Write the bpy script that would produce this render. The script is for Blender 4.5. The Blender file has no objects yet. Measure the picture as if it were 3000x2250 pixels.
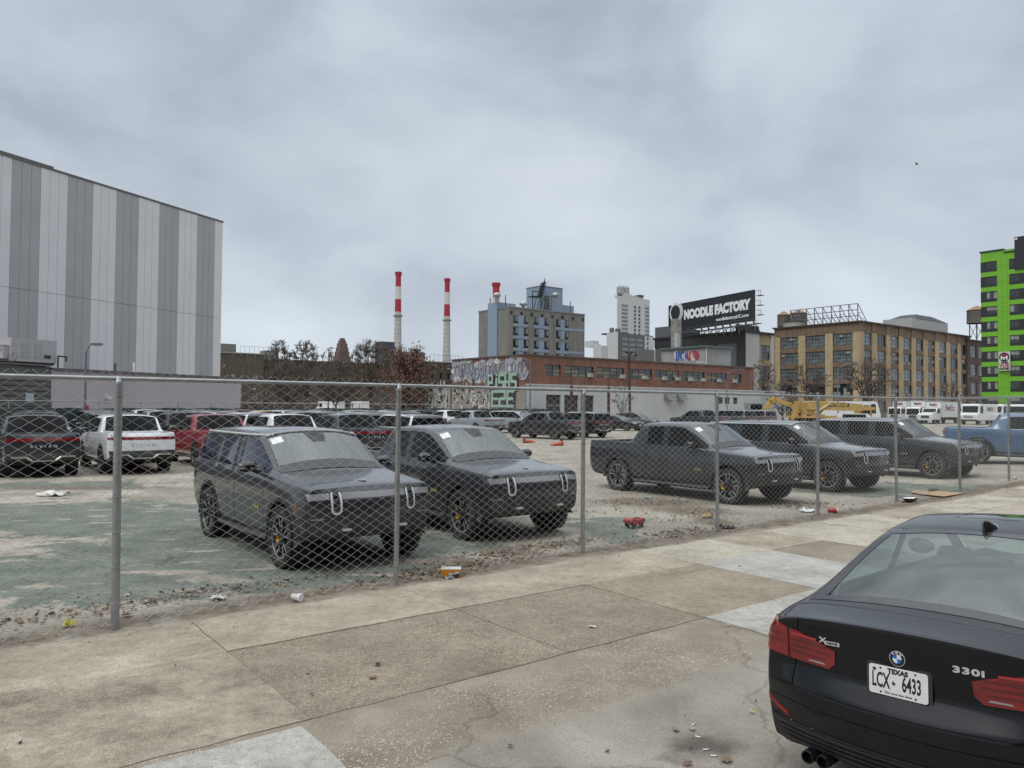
import bpy, bmesh, math, random
from mathutils import Vector, Matrix, Euler
from mathutils.bvhtree import BVHTree
from mathutils import noise as mnoise
C = bpy.context; SC = C.scene; COL = SC.collection
rad = math.radians

# ------------------------------------------------------------------ camera
EYE = 2.2; PITCH = .0283; ROLL = -.0069; FPX = 2253.0
cam_d = bpy.data.cameras.new('camera'); cam = bpy.data.objects.new('camera', cam_d); COL.objects.link(cam)
cam_d.sensor_width = 36; cam_d.lens = FPX / 3000 * 36; cam_d.clip_start = .1; cam_d.clip_end = 6000
cam.matrix_world = Matrix.Translation((0, 0, EYE)) @ Euler((rad(90) + PITCH, 0, 0)).to_matrix().to_4x4() @ Matrix.Rotation(-ROLL, 4, 'Z')
SC.camera = cam

# ------------------------------------------------------------------ sky and sun
SUN_EL, SUN_AZ = rad(52), rad(215)
W = bpy.data.worlds.new('World'); SC.world = W; W.use_nodes = True
def N(nt, typ, ins=None, **kw):
    n = nt.nodes.new(typ)
    for k, v in kw.items(): setattr(n, k, v)
    for k, v in (ins or {}).items():
        if hasattr(v, 'is_output') : nt.links.new(v, n.inputs[k])
        elif isinstance(v, bpy.types.Node): nt.links.new(v.outputs[0], n.inputs[k])
        else: n.inputs[k].default_value = v
    return n
def ramp(nt, fac, stops, interp='LINEAR'):
    n = nt.nodes.new('ShaderNodeValToRGB'); cr = n.color_ramp; cr.interpolation = interp
    while len(cr.elements) < len(stops): cr.elements.new(.5)
    for e, (p, c) in zip(cr.elements, stops):
        e.position = p; e.color = (*c, 1) if len(c) == 3 else c
    nt.links.new(fac, n.inputs[0]); return n
def M(nt, op, a, b=0.0, c=None):
    d = {0: a, 1: b}
    if c is not None: d[2] = c
    return N(nt, 'ShaderNodeMath', d, operation=op)
def mixc(nt, fac, a, b, blend='MIX'):
    n = nt.nodes.new('ShaderNodeMix'); n.data_type = 'RGBA'; n.blend_type = blend
    for k, v in ((0, fac), (6, a), (7, b)):
        if isinstance(v, bpy.types.Node): v = v.outputs[2] if v.bl_idname == 'ShaderNodeMix' else v.outputs[0]
        if hasattr(v, 'is_output'): nt.links.new(v, n.inputs[k])
        elif k and len(v) == 3: n.inputs[k].default_value = (*v, 1)
        else: n.inputs[k].default_value = v
    return n
def build_world():
    nt = W.node_tree; nt.nodes.clear()
    tc = N(nt, 'ShaderNodeTexCoord'); sep = N(nt, 'ShaderNodeSeparateXYZ', {0: tc.outputs['Generated']})
    z = M(nt, 'MAXIMUM', sep.outputs[2], 0.0)
    p = N(nt, 'ShaderNodeVectorMath', {0: tc.outputs['Generated'], 1: (1.6, 1.6, 2.9)}, operation='MULTIPLY')
    n1 = N(nt, 'ShaderNodeTexNoise', {'Vector': p, 'Scale': 1.9, 'Detail': 7.0, 'Roughness': .50, 'Distortion': .25})
    n2 = N(nt, 'ShaderNodeTexNoise', {'Vector': p, 'Scale': .75, 'Detail': 3.0, 'Roughness': .5})
    s = M(nt, 'ADD', M(nt, 'MULTIPLY', n1, .6), M(nt, 'MULTIPLY', n2, .4))
    cl = ramp(nt, s.outputs[0], [(.36, (.285, .328, .382)), (.46, (.375, .424, .487)), (.54, (.465, .518, .583)), (.66, (.565, .618, .682))])
    # overcast skies are brightest overhead, with a pale band low down
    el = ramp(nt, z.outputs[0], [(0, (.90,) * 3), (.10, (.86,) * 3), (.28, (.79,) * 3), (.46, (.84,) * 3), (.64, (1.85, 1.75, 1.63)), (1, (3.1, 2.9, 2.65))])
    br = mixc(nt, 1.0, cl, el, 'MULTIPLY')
    haze = ramp(nt, z.outputs[0], [(0, (.6, .6, .6)), (.06, (.38, .38, .38)), (.17, (0, 0, 0))])
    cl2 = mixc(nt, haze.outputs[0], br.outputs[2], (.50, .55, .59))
    sky = N(nt, 'ShaderNodeTexSky', sky_type='NISHITA', sun_disc=False, sun_elevation=SUN_EL, sun_rotation=SUN_AZ)
    sk = mixc(nt, 1.0, sky.outputs[0], (.1, .1, .1), 'MULTIPLY')
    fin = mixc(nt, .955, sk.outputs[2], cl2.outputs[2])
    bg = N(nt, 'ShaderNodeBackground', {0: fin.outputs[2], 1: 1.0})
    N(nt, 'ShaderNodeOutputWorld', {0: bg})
build_world()
sun_d = bpy.data.lights.new('sun', 'SUN'); sun = bpy.data.objects.new('sun', sun_d); COL.objects.link(sun)
sun_d.energy = .8; sun_d.angle = rad(25); sun_d.color = (1, .96, .90)
sun.rotation_euler = (rad(90) - SUN_EL, 0, rad(180) - SUN_AZ)
VS = SC.view_settings; VS.view_transform = 'Standard'; VS.look = 'None'; VS.exposure = 0.55; VS.gamma = 1
SC.cycles.max_bounces = 6; SC.cycles.transparent_max_bounces = 12; SC.cycles.use_denoising = True
SC.cycles.diffuse_bounces = 3; SC.cycles.glossy_bounces = 3; SC.cycles.caustics_reflective = False

# ------------------------------------------------------------------ placing helpers: pixel of the photo -> a point of the place
_R = cam.matrix_world.to_3x3()
def ray(px, py): return _R @ Vector(((px - 1500) / FPX, -(py - 1125) / FPX, -1))
def gnd(px, py, z=0.0):
    d = ray(px, py); t = (z - EYE) / d.z; return Vector((d.x * t, d.y * t, z))
def at(px, py, Y):
    d = ray(px, py); t = Y / d.y; return Vector((d.x * t, Y, EYE + d.z * t))
# frame of the near fence: s along it, t from it towards the road
GRID = rad(37.7); U = Vector((math.cos(GRID), math.sin(GRID), 0)); NV = Vector((math.sin(GRID), -math.cos(GRID), 0))
P1 = Vector((-3.984, 7.751, 0))
def st(s, t, z=0.0): return P1 + U * s + NV * t + Vector((0, 0, z))
def sm(a, b, x):
    x = min(1, max(0, (x - a) / (b - a))); return x * x * (3 - 2 * x)
def zg(x, y):                       # the ground: rises a little to the far right, dips to the road by the kerb
    q = Vector((x, y, 0)) - P1; t = q.dot(NV)
    return .26 * sm(9, 22, x) * (1 - sm(60, 90, y)) - .10 * sm(3.9, 5.1, t)

# ------------------------------------------------------------------ materials
MATS = {}
def mat(name, col=(.5, .5, .5), rough=.6, metal=0.0, var=.12, scale=6.0, bump=0.0, coat=0.0, ior=1.5, emit=0.0, dirt=None, dscale=2.0, damt=.5, stretch=None, spec=None):
    if name in MATS: return MATS[name]
    m = bpy.data.materials.new(name); m.use_nodes = True; nt = m.node_tree; b = nt.nodes['Principled BSDF']
    tc = N(nt, 'ShaderNodeTexCoord'); vec = tc.outputs['Object']
    if stretch: vec = N(nt, 'ShaderNodeMapping', {0: vec, 3: stretch}).outputs[0]
    n = N(nt, 'ShaderNodeTexNoise', {'Vector': vec, 'Scale': scale, 'Detail': 6.0, 'Roughness': .6})
    lo = tuple(max(0, c * (1 - var)) for c in col); hi = tuple(min(1, c * (1 + var)) for c in col)
    c = ramp(nt, n.outputs[0], [(.3, lo), (.7, hi)])
    out = c.outputs[0]
    if dirt:
        n2 = N(nt, 'ShaderNodeTexNoise', {'Vector': vec, 'Scale': dscale, 'Detail': 8.0, 'Roughness': .65})
        f = ramp(nt, n2.outputs[0], [(.45, (0, 0, 0)), (.7, (damt,) * 3)])
        out = mixc(nt, f.outputs[0], out, dirt).outputs[2]
    nt.links.new(out, b.inputs['Base Color'])
    b.inputs['Roughness'].default_value = rough; b.inputs['Metallic'].default_value = metal; b.inputs['IOR'].default_value = ior
    if spec is not None: b.inputs['Specular IOR Level'].default_value = spec
    b.inputs['Coat Weight'].default_value = coat; b.inputs['Coat Roughness'].default_value = .04
    if emit:
        b.inputs['Emission Color'].default_value = (*col, 1); b.inputs['Emission Strength'].default_value = emit
    if bump:
        bn = N(nt, 'ShaderNodeBump', {'Height': n.outputs[0], 'Strength': bump, 'Distance': .02}); nt.links.new(bn.outputs[0], b.inputs['Normal'])
    MATS[name] = m; return m
def clear_glass(name, tint=(.52, .62, .58), amount=.15):
    m = bpy.data.materials.new(name); m.use_nodes = True; nt = m.node_tree; nt.nodes.clear()
    fr = M(nt, 'MULTIPLY_ADD', M(nt, 'POWER', N(nt, 'ShaderNodeLayerWeight', {0: .5}).outputs['Facing'], 5.0), 1 - amount, amount)
    tr = N(nt, 'ShaderNodeBsdfTransparent', {0: (*tint, 1)}); gl = N(nt, 'ShaderNodeBsdfGlossy', {0: (.9, .95, .95, 1), 1: .02})
    mx = N(nt, 'ShaderNodeMixShader', {0: fr.outputs[0], 1: tr.outputs[0], 2: gl.outputs[0]})
    N(nt, 'ShaderNodeOutputMaterial', {0: mx.outputs[0]}); MATS[name] = m; return m

# ------------------------------------------------------------------ mesh builder
class MB:
    def __init__(s): s.v = []; s.f = []; s.m = []
    def add(s, vs, fs, mi=0):
        o = len(s.v); s.v += [tuple(v) for v in vs]; s.f += [tuple(i + o for i in f) for f in fs]; s.m += [mi] * len(fs); return s
    def box(s, c, d, mi=0, rz=0.0, X=None):
        hx, hy, hz = d[0] / 2, d[1] / 2, d[2] / 2
        vs = [Vector((x, y, z)) for z in (-hz, hz) for y in (-hy, hy) for x in (-hx, hx)]
        R = X.to_3x3() if X else Matrix.Rotation(rz, 3, 'Z')
        vs = [R @ v + Vector(c) for v in vs]
        return s.add(vs, [(0, 2, 3, 1), (4, 5, 7, 6), (0, 1, 5, 4), (2, 6, 7, 3), (0, 4, 6, 2), (1, 3, 7, 5)], mi)
    def b2(s, lo, hi, mi=0):
        return s.box([(a + b) / 2 for a, b in zip(lo, hi)], [b - a for a, b in zip(lo, hi)], mi)
    def tube(s, p0, p1, r0, r1=None, n=8, mi=0, caps=True):
        p0, p1 = Vector(p0), Vector(p1); r1 = r0 if r1 is None else r1
        d = (p1 - p0)
        if d.length < 1e-6: return s
        d.normalize(); a = d.orthogonal().normalized(); b = d.cross(a)
        vs = []
        for p, r in ((p0, r0), (p1, r1)):
            for i in range(n):
                t = 2 * math.pi * i / n; vs.append(p + (a * math.cos(t) + b * math.sin(t)) * r)
        fs = [(i, (i + 1) % n, n + (i + 1) % n, n + i) for i in range(n)]
        if caps: fs += [tuple(range(n - 1, -1, -1)), tuple(range(n, 2 * n))]
        return s.add(vs, fs, mi)
    def path(s, pts, r, n=6, mi=0):
        for a, b in zip(pts[:-1], pts[1:]): s.tube(a, b, r, r, n, mi)
        return s
    def lathe(s, prof, n=24, mi=0, O=(0, 0, 0), axis='Z', closed=False):
        O = Vector(O); vs = []; k = len(prof)
        for i in range(n):
            t = 2 * math.pi * i / n; c, q = math.cos(t), math.sin(t)
            for r, h in prof:
                v = (r * c, r * q, h) if axis == 'Z' else (r * c, h, r * q) if axis == 'Y' else (h, r * c, r * q)
                vs.append(Vector(v) + O)
        fs = []
        for i in range(n):
            j = (i + 1) % n
            for a in range(k if closed else k - 1):
                b = (a + 1) % k
                f = (i * k + a, j * k + a, j * k + b, i * k + b); fs.append(f if axis != 'Y' else f[::-1])
        return s.add(vs, fs, mi)
    def prism(s, poly, O, ux, uy, depth, mi=0):      # polygon (ccw in ux,uy) given depth along ux x uy
        O, ux, uy = Vector(O), Vector(ux), Vector(uy); w = ux.cross(uy).normalized() * depth; n = len(poly)
        a = [O + ux * p[0] + uy * p[1] for p in poly]; vs = a + [p + w for p in a]
        fs = [tuple(range(n - 1, -1, -1)), tuple(range(n, 2 * n))] + [(i, (i + 1) % n, n + (i + 1) % n, n + i) for i in range(n)]
        return s.add(vs, fs, mi)
    def mesh(s, name, mats, smooth=False):
        me = bpy.data.meshes.new(name); me.from_pydata(s.v, [], s.f)
        for m in mats: me.materials.append(m)
        me.polygons.foreach_set('material_index', s.m)
        if smooth is True: me.polygons.foreach_set('use_smooth', [True] * len(s.f))
        me.update()
        if smooth and smooth is not True: me.polygons.foreach_set('use_smooth', [True] * len(s.f)); me.set_sharp_from_angle(angle=rad(smooth))
        return me
    def build(s, name, mats, parent=None, smooth=False, loc=None, rz=None):
        if not isinstance(mats, (list, tuple)): mats = [mats]
        return link(name, s.mesh(name, mats, smooth), parent, loc, rz)
def link(name, me, parent=None, loc=None, rz=None):
    o = bpy.data.objects.new(name, me); COL.objects.link(o)
    if parent: o.parent = parent
    if loc is not None: o.location = loc
    if rz is not None: o.rotation_euler.z = rz
    return o
def tag(o, label=None, cat=None, group=None, kind=None):
    if label: o['label'] = label
    if cat: o['category'] = cat
    if group: o['group'] = group
    if kind: o['kind'] = kind
    return o
def thing(name, label, cat, loc=(0, 0, 0), rz=0.0, group=None):
    o = bpy.data.objects.new(name, None); COL.objects.link(o); o.empty_display_size = .2
    o.location = loc; o.rotation_euler = (0, 0, rz); return tag(o, label, cat, group)
def kids(o): return [c for c in bpy.data.objects if c.parent == o]
CH = {}
def dup(root, loc, rz, label=None, group=None, paint=None):
    """copy a thing, its parts and their sub-parts; `paint` = {material name: other material} set on the copies' own slots"""
    def cp(o, par):
        c = o.copy(); COL.objects.link(c)
        if par: c.parent = par
        if paint and o.type == 'MESH':
            for sl in c.material_slots:
                if sl.material and sl.material.name in paint:
                    nm = paint[sl.material.name]; sl.link = 'OBJECT'; sl.material = nm
        for ch in CH.get(o.name) or o.children: cp(ch, c)
        return c
    r = cp(root, None); r.location = loc; r.rotation_euler = (0, 0, rz)
    if label: r['label'] = label
    if group: r['group'] = group
    return r
def text_mesh(body, size=1.0, bold=0.0, xs=1.0, depth=.004, sp=1.0, align='CENTER', res=3):
    """flat lettering (x right, y up, z out) as a mesh"""
    cu = bpy.data.curves.new('lettering', 'FONT'); cu.body = body; cu.size = size; cu.offset = bold; cu.extrude = depth / 2; cu.space_character = sp
    cu.align_x = align; cu.align_y = 'CENTER'; cu.resolution_u = res
    o = bpy.data.objects.new('lettering', cu); COL.objects.link(o)
    me = bpy.data.meshes.new_from_object(o.evaluated_get(C.evaluated_depsgraph_get()))
    bpy.data.objects.remove(o)
    if xs != 1: me.transform(Matrix.Diagonal((xs, 1, 1, 1)))
    return me
def put_text(name, me, m, parent, O, ux, uy):
    ux, uy = Vector(ux).normalized(), Vector(uy).normalized(); w = ux.cross(uy)
    R = Matrix((ux, uy, w)).transposed().to_4x4(); R.translation = Vector(O)
    me.transform(R); me.materials.clear(); me.materials.append(m)
    return link(name, me, parent)
# ------------------------------------------------------------------ vehicles
PAINTS = {
 'slate': (.024, .027, .034), 'white': (.72, .74, .76), 'red': (.25, .018, .022), 'blue': (.06, .125, .225), 'silver': (.30, .34, .37),
 'black': (.012, .013, .016), 'graphite': (.075, .085, .09), 'navy': (.03, .05, .10), 'yellow': (.62, .40, .05), 'bronze': (.10, .10, .105), 'truckwhite': (.74, .75, .75)}
def paint_mat(k):
    c = PAINTS[k]; return mat('paint_' + k, c, rough=.26, metal=.1 if k not in ('white', 'truckwhite', 'yellow') else 0, var=.05, scale=40, coat=.8, spec=.3, dirt=(.30, .27, .23) if k != 'white' else (.5, .47, .42), dscale=1.3, damt=.05)
RUB = mat('rubber', (.018, .018, .019), rough=.8, var=.25, scale=30, bump=.3, dirt=(.16, .14, .12), dscale=5, damt=.35)
TRIM = mat('dark_trim', (.022, .023, .025), rough=.55, var=.2, scale=20, dirt=(.2, .18, .16), damt=.18)
WELL = mat('wheel_well', (.010, .010, .011), rough=.9)
GLASS = mat('tinted_glass', (.006, .007, .008), rough=.03, var=.05, ior=1.28)
GLASSB = mat('blue_tinted_glass', (.006, .012, .032), rough=.04, var=.3, scale=1.5, ior=1.6)
SCREEN = clear_glass('windscreen_glass', (.50, .585, .555), .185)
CHROME = mat('bright_trim', (.66, .68, .70), rough=.3, metal=.35, var=.05)
ALLOY = mat('alloy', (.55, .56, .58), rough=.3, metal=.8, var=.05)
RIMD = mat('dark_rim', (.03, .03, .033), rough=.4, metal=.4)
LAMPW = mat('lamp_white', (.62, .64, .68), rough=.25, var=.05, coat=.6)
LAMPG = mat('lamp_bar', (.17, .165, .185), rough=.2, var=.08, coat=.8)
LAMPR = mat('lamp_red', (.19, .004, .007), rough=.15, var=.35, scale=10, coat=1.0)
LAMPRD = mat('lamp_red_dark', (.10, .004, .006), rough=.25, coat=.8)
AMBER = mat('reflector_amber', (.22, .055, .012), rough=.3)
CALI = mat('caliper_yellow', (.75, .42, .03), rough=.4)
PLATEW = mat('plate_white', (.70, .71, .70), rough=.4, var=.04)
INK = mat('ink_dark', (.012, .012, .02), rough=.5)
PAPER = mat('paper_white', (.78, .79, .80), rough=.8, var=.05)

def body_mesh(name, stations, ntop, kf, kr, fbow, rbow, tagf, creases, wheels, wr, level=2, ww=.32, cap_tag=None):
    """stations: list of rows [(x, y, z)...] from front to rear, row 0 = floor centre, last = roof centre; both halves are made.
    kf/kr: top row of the front / rear cap.  Returns an evaluated mesh whose material indices are the tags."""
    ns, nr = len(stations), len(stations[0]); vs = []; idx = {}
    for i, r in enumerate(stations):
        for j, (x, y, z) in enumerate(r):
            for s in (1, -1):
                if j in (0, nr - 1):
                    if s == 1: idx[i, j, 1] = idx[i, j, -1] = len(vs); vs.append((x, 0, z))
                else: idx[i, j, s] = len(vs); vs.append((x, y * s, z))
    tags = []; tid = {}
    def T(t):
        if t not in tid: tid[t] = len(tid)
        return tid[t]
    T('body'); T('well'); fs = []; ce = {}
    for i in range(ns - 1):
        for j in range(nr - 1):
            for s in (1, -1):
                q = [idx[i, j, s], idx[i + 1, j, s], idx[i + 1, j + 1, s], idx[i, j + 1, s]]
                fs.append(q if s == 1 else q[::-1]); tags.append(T(tagf(i, j, s)))
    def cr(a, b, w): ce[(min(a, b), max(a, b))] = max(w, ce.get((min(a, b), max(a, b)), 0))
    for j, w in creases.get('rows', {}).items():
        for i in range(ns - 1):
            ww_ = w(i) if callable(w) else w
            for s in (1, -1): cr(idx[i, j, s], idx[i + 1, j, s], ww_)
    for i, w in creases.get('stations', {}).items():
        for j in range(nr - 1):
            ww_ = w(j) if callable(w) else w
            for s in (1, -1): cr(idx[i, j, s], idx[i, j + 1, s], ww_)
    for i, k, bow, sgn, nm in ((0, kf, fbow, 1, 'front'), (ns - 1, kr, rbow, -1, 'rear')):
        cols = list(range(k, nr)); yk = stations[i][k][1]; g = {}
        ts = [stations[i][j][1] / yk for j in cols]; lst = [(t, s) for t in ts[:-1] for s in (1,)] + [(0, 1)] + [(t, -1) for t in ts[-2::-1]]
        for r in range(1, k + 1):
            for c, (t, s) in enumerate(lst):
                jj = cols[c] if c < len(ts) else cols[len(lst) - 1 - c]
                if r == k: g[r, c] = idx[i, jj, s]
                elif c in (0, len(lst) - 1): g[r, c] = idx[i, r, s]
                else:
                    x, y, z = stations[i][r]; x2 = x + sgn * bow(r, t); g[r, c] = len(vs); vs.append((x2, y * t * s, z))
        for r in range(1, k):
            for c in range(len(lst) - 1):
                q = [g[r, c], g[r, c + 1], g[r + 1, c + 1], g[r + 1, c]]
                fs.append(q[::-1] if sgn == 1 else q); tm = (lst[c][0] + lst[c + 1][0]) / 2
                tags.append(T(cap_tag(nm, r, tm) if cap_tag else 'body'))
            for (rr, w) in creases.get(nm, {}).items():
                if rr in (r, r + 1):
                    for c in range(len(lst) - 1): cr(g[rr, c], g[rr, c + 1], w)
        # floor strip of the cap
        for c in range(len(lst) - 1): pass
        row1 = [g[1, c] for c in range(len(lst))]
        fs.append((row1 + [idx[i, 0, 1]]) if sgn == 1 else (row1[::-1] + [idx[i, 0, 1]])); tags.append(T('well'))
    me = bpy.data.meshes.new(name); me.from_pydata(vs, [], fs); me.update()
    for t in tid: me.materials.append(None)
    me.polygons.foreach_set('material_index', tags)
    a = me.attributes.new('crease_edge', 'FLOAT', 'EDGE')
    for e in me.edges:
        k = tuple(sorted(e.vertices)); 
        if k in ce: a.data[e.index].value = ce[k]
    bm = bmesh.new(); bm.from_mesh(me); bmesh.ops.recalc_face_normals(bm, faces=bm.faces); bm.to_mesh(me); bm.free()
    o = bpy.data.objects.new(name, me); COL.objects.link(o)
    sd = o.modifiers.new('s', 'SUBSURF'); sd.levels = level; sd.render_levels = level
    cut = MB()
    for (x, z) in wheels:
        for s in (1, -1):
            y0, y1 = s * (stations[ns // 2][3][1] + .25), s * (stations[ns // 2][3][1] - ww)
            n = 28; vv = [(x + wr * math.cos(2 * math.pi * q / n), y, z + wr * math.sin(2 * math.pi * q / n)) for y in (y0, y1) for q in range(n)]
            ff = [(q, (q + 1) % n, n + (q + 1) % n, n + q) for q in range(n)] + [tuple(range(n)), tuple(range(2 * n - 1, n - 1, -1))]
            cut.add(vv, ff, 1)
    cm = bpy.data.meshes.new('cut'); cm.from_pydata(cut.v, [], cut.f); cm.materials.append(None); cm.materials.append(None); cm.polygons.foreach_set('material_index', cut.m)
    bm = bmesh.new(); bm.from_mesh(cm); bmesh.ops.recalc_face_normals(bm, faces=bm.faces); bm.to_mesh(cm); bm.free()
    co = bpy.data.objects.new('cut', cm); COL.objects.link(co)
    bo = o.modifiers.new('b', 'BOOLEAN'); bo.operation = 'DIFFERENCE'; bo.object = co; bo.solver = 'EXACT'; bo.material_mode = 'INDEX'
    C.view_layer.update()
    out = bpy.data.meshes.new_from_object(o.evaluated_get(C.evaluated_depsgraph_get()))
    bpy.data.objects.remove(o); bpy.data.objects.remove(co)
    return out, {v: k for k, v in tid.items()}
def split_mesh(me, names, gap=.004):
    """separate by tag; each panel's edge is drawn back a little so that the shut lines read"""
    res = {}
    bm0 = bmesh.new(); bm0.from_mesh(me)
    bv = BVHTree.FromBMesh(bm0)
    for i, nm in names.items():
        bm = bm0.copy(); kill = [f for f in bm.faces if f.material_index != i]
        bmesh.ops.delete(bm, geom=kill, context='FACES')
        if not bm.faces: bm.free(); continue
        if nm not in ('well',):
            mv = {}
            for v in bm.verts:
                if v.is_boundary:
                    c = Vector()
                    for f in v.link_faces: c += f.calc_center_median()
                    d = c / len(v.link_faces) - v.co
                    if d.length > 1e-5: mv[v] = d.normalized() * min(gap, d.length * .3) - v.normal * gap * .6
            for v, d in mv.items(): v.co += d
        for f in bm.faces: f.smooth = True; f.material_index = 0
        m2 = bpy.data.meshes.new(nm); bm.to_mesh(m2); bm.free(); m2.materials.clear()
        m2.set_sharp_from_angle(angle=rad(38)); res[nm] = m2
    bm0.free(); return res, bv
def decal(bv, poly, O, ux, uy, d, off=.004, thick=.004, cuts=2, mats=None):
    """an outline thrown along d on to the body: a thin shell that follows the surface"""
    O, ux, uy, d = Vector(O), Vector(ux), Vector(uy), Vector(d).normalized(); bm = bmesh.new()
    dense = []
    n = len(poly); L = sum(math.dist(poly[i], poly[(i + 1) % n]) for i in range(n)); stp = L / 36
    for i in range(n):
        a, b = poly[i], poly[(i + 1) % n]; k = max(1, int(math.dist(a, b) / stp))
        dense += [(a[0] + (b[0] - a[0]) * q / k, a[1] + (b[1] - a[1]) * q / k) for q in range(k)]
    vs = [bm.verts.new((p[0], p[1], 0)) for p in dense]; bm.faces.new(vs)
    bmesh.ops.triangulate(bm, faces=bm.faces)
    for _ in range(cuts):
        ed = [e for e in bm.edges if e.calc_length() > stp * 1.6]
        if not ed: break
        bmesh.ops.subdivide_edges(bm, edges=ed, cuts=1); bmesh.ops.triangulate(bm, faces=bm.faces)
    for v in bm.verts:
        o = O + ux * v.co.x + uy * v.co.y; h = bv.ray_cast(o, d, 6.0)
        if h[0] is None: h = bv.find_nearest(o + d * .5)
        nn = h[1] if h[1].dot(d) < 0 else -h[1]
        v.co = h[0] + (nn * .5 - d * .5).normalized() * off
    bmesh.ops.recalc_face_normals(bm, faces=bm.faces)
    if bm.faces and sum((f.normal.dot(d) for f in bm.faces)) > 0: bmesh.ops.reverse_faces(bm, faces=bm.faces)
    bd = [e for e in bm.edges if e.is_boundary]
    if thick:
        r = bmesh.ops.extrude_edge_only(bm, edges=bd)
        for g in r['geom']:
            if isinstance(g, bmesh.types.BMVert): g.co += d * (thick + off)
    for f in bm.faces: f.smooth = True
    me = bpy.data.meshes.new('decal'); bm.to_mesh(me); bm.free(); me.set_sharp_from_angle(angle=rad(40))
    return me
def put(name, me, m, parent):
    me.materials.clear(); me.materials.append(m); return link(name, me, parent)
def stadium(cy, cz, w, h, n=8):
    r = w / 2; p = []
    for q in range(n + 1): a = math.pi * q / n; p.append((cy + r * math.cos(a), cz + h / 2 - r + r * math.sin(a)))
    for q in range(n + 1): a = math.pi + math.pi * q / n; p.append((cy + r * math.cos(a), cz - h / 2 + r + r * math.sin(a)))
    return p
def rrect(x0, y0, x1, y1, r=.02, n=3):
    p = []
    for cx, cy, a0 in ((x1 - r, y1 - r, 0), (x0 + r, y1 - r, 90), (x0 + r, y0 + r, 180), (x1 - r, y0 + r, 270)):
        for q in range(n + 1): a = rad(a0 + 90 * q / n); p.append((cx + r * math.cos(a), cy + r * math.sin(a)))
    return p
WHM = {}
def wheel_meshes(key, R, Wd, rr, style='split', bright=ALLOY):
    if key in WHM: return WHM[key]
    h = Wd / 2; t = MB()
    t.lathe([(rr, h * .82), (rr + .012, h * .95), ((R + rr) / 2, h * 1.02), (R - .035, h * .97), (R - .008, h * .82), (R, h * .6), (R, h * .2), (R - .008, h * .16), (R - .008, h * .1), (R, h * .06),
             (R, -h * .06), (R - .008, -h * .1), (R - .008, -h * .16), (R, -h * .2), (R, -h * .6), (R - .008, -h * .82), (R - .035, -h * .97), ((R + rr) / 2, -h * 1.02), (rr, -h * .9)], 36, 0, axis='Y')
    # tread blocks on the shoulders
    for i in range(44):
        a = 2 * math.pi * i / 44; X = Matrix.Rotation(-a, 3, 'Y')
        for sg in (1, -1): t.box(X @ Vector((R - .006, sg * h * .78, 0)), (.010, h * .42, 2 * math.pi * R / 44 * .62), 0, X=X)
    tyre = t.mesh('tyre', [RUB], 35)
    m = MB(); f = h * .80
    m.lathe([(rr + .004, f + .004), (rr + .004, -h * .8), (rr - .025, -h * .7), (rr - .03, f - .03), (rr - .016, f + .006)], 36, 1, axis='Y', closed=True)      # barrel
    m.lathe([(rr + .006, f - .004), (rr + .006, f + .008), (rr - .012, f + .008), (rr - .018, f - .008)], 36, 0, axis='Y', closed=True)   # bright lip
    m.lathe([(.001, f - .10), (rr - .02, f - .12), (rr - .02, f - .13), (.001, f - .11)], 24, 1, axis='Y')
    m.lathe([(.0005, f - .012), (.05, f - .014), (.062, f - .03), (.066, f - .1)], 20, 1, axis='Y')
    m.lathe([(rr * .62, f - .085), (rr * .62, f - .075), (.07, f - .07)], 28, 2, axis='Y')                   # brake disc
    ns = 5
    for k in range(ns):
        a = 2 * math.pi * k / ns + .3
        for da, mi in ((-.20, 0), (.20, 0)) if style == 'split' else ((-.09, 0), (.09, 0)):
            a0, a1 = a + da * .35, a + da * (1.15 if style == 'split' else 1.0)
            p0 = Vector((.05 * math.cos(a0), f - .02, .05 * math.sin(a0))); p1 = Vector(((rr - .006) * math.cos(a1), f - .004, (rr - .006) * math.sin(a1)))
            dd = (p1 - p0); L = dd.length; dd.normalize(); sd = dd.cross(Vector((0, 1, 0))).normalized(); X = Matrix((dd, sd, dd.cross(sd))).transposed()
            m.box((p0 + p1) / 2 - Vector((0, .02, 0)), (L, .030, .042), 1, X=X)
            q0 = p0.lerp(p1, .36); m.box((q0 + p1) / 2 + Vector((0, .0015, 0)), (L * .64, .017 if style == 'split' else .026, .012), 0, X=X)
    rim = m.mesh('rim', [bright, RIMD, mat('disc_steel', (.3, .3, .3), rough=.4, metal=.8)], 35)
    c = MB(); n = 4
    for i in range(n):
        a = rad(-18 + 36 * i / (n - 1)); X = Matrix.Rotation(-a, 3, 'Y'); c.box(X @ Vector((rr * .62, f - .055, 0)), (.075, .06, .07), 0, X=X)
    cal = c.mesh('caliper', [CALI])
    WHM[key] = (tyre, rim, cal); return WHM[key]
def add_wheels(root, pos, key, yel=True, **kw):
    ty, ri, ca = wheel_meshes(key, **kw)
    for (x, y, z, front) in pos:
        w = link('wheel', ri, root, (x, y, z), 0 if y > 0 else math.pi)
        if front and kw.get('steer'): pass
        link('tyre', ty, w)
        if yel and front: cc = link('caliper', ca, w); cc.rotation_euler = (0, rad(180) if (y > 0) == front else 0, 0)
PARTN = {'hood': 'hood', 'screen': 'windshield', 'rglass': 'rear_window', 'sf': 'side_window', 'sr': 'side_window', 'sq': 'quarter_window', 'df': 'door', 'dr': 'door', 'trim': 'sill_trim', 'pil': 'window_pillar',
         'roof': 'roof', 'low': 'lower_bumper', 'tail': 'tailgate', 'lid': 'boot_lid', 'bed': 'cargo_bed', 'rlow': 'rear_bumper', 'gate': 'liftgate', 'sun': 'sunroof', 'fasc': 'front_panel'}
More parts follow.
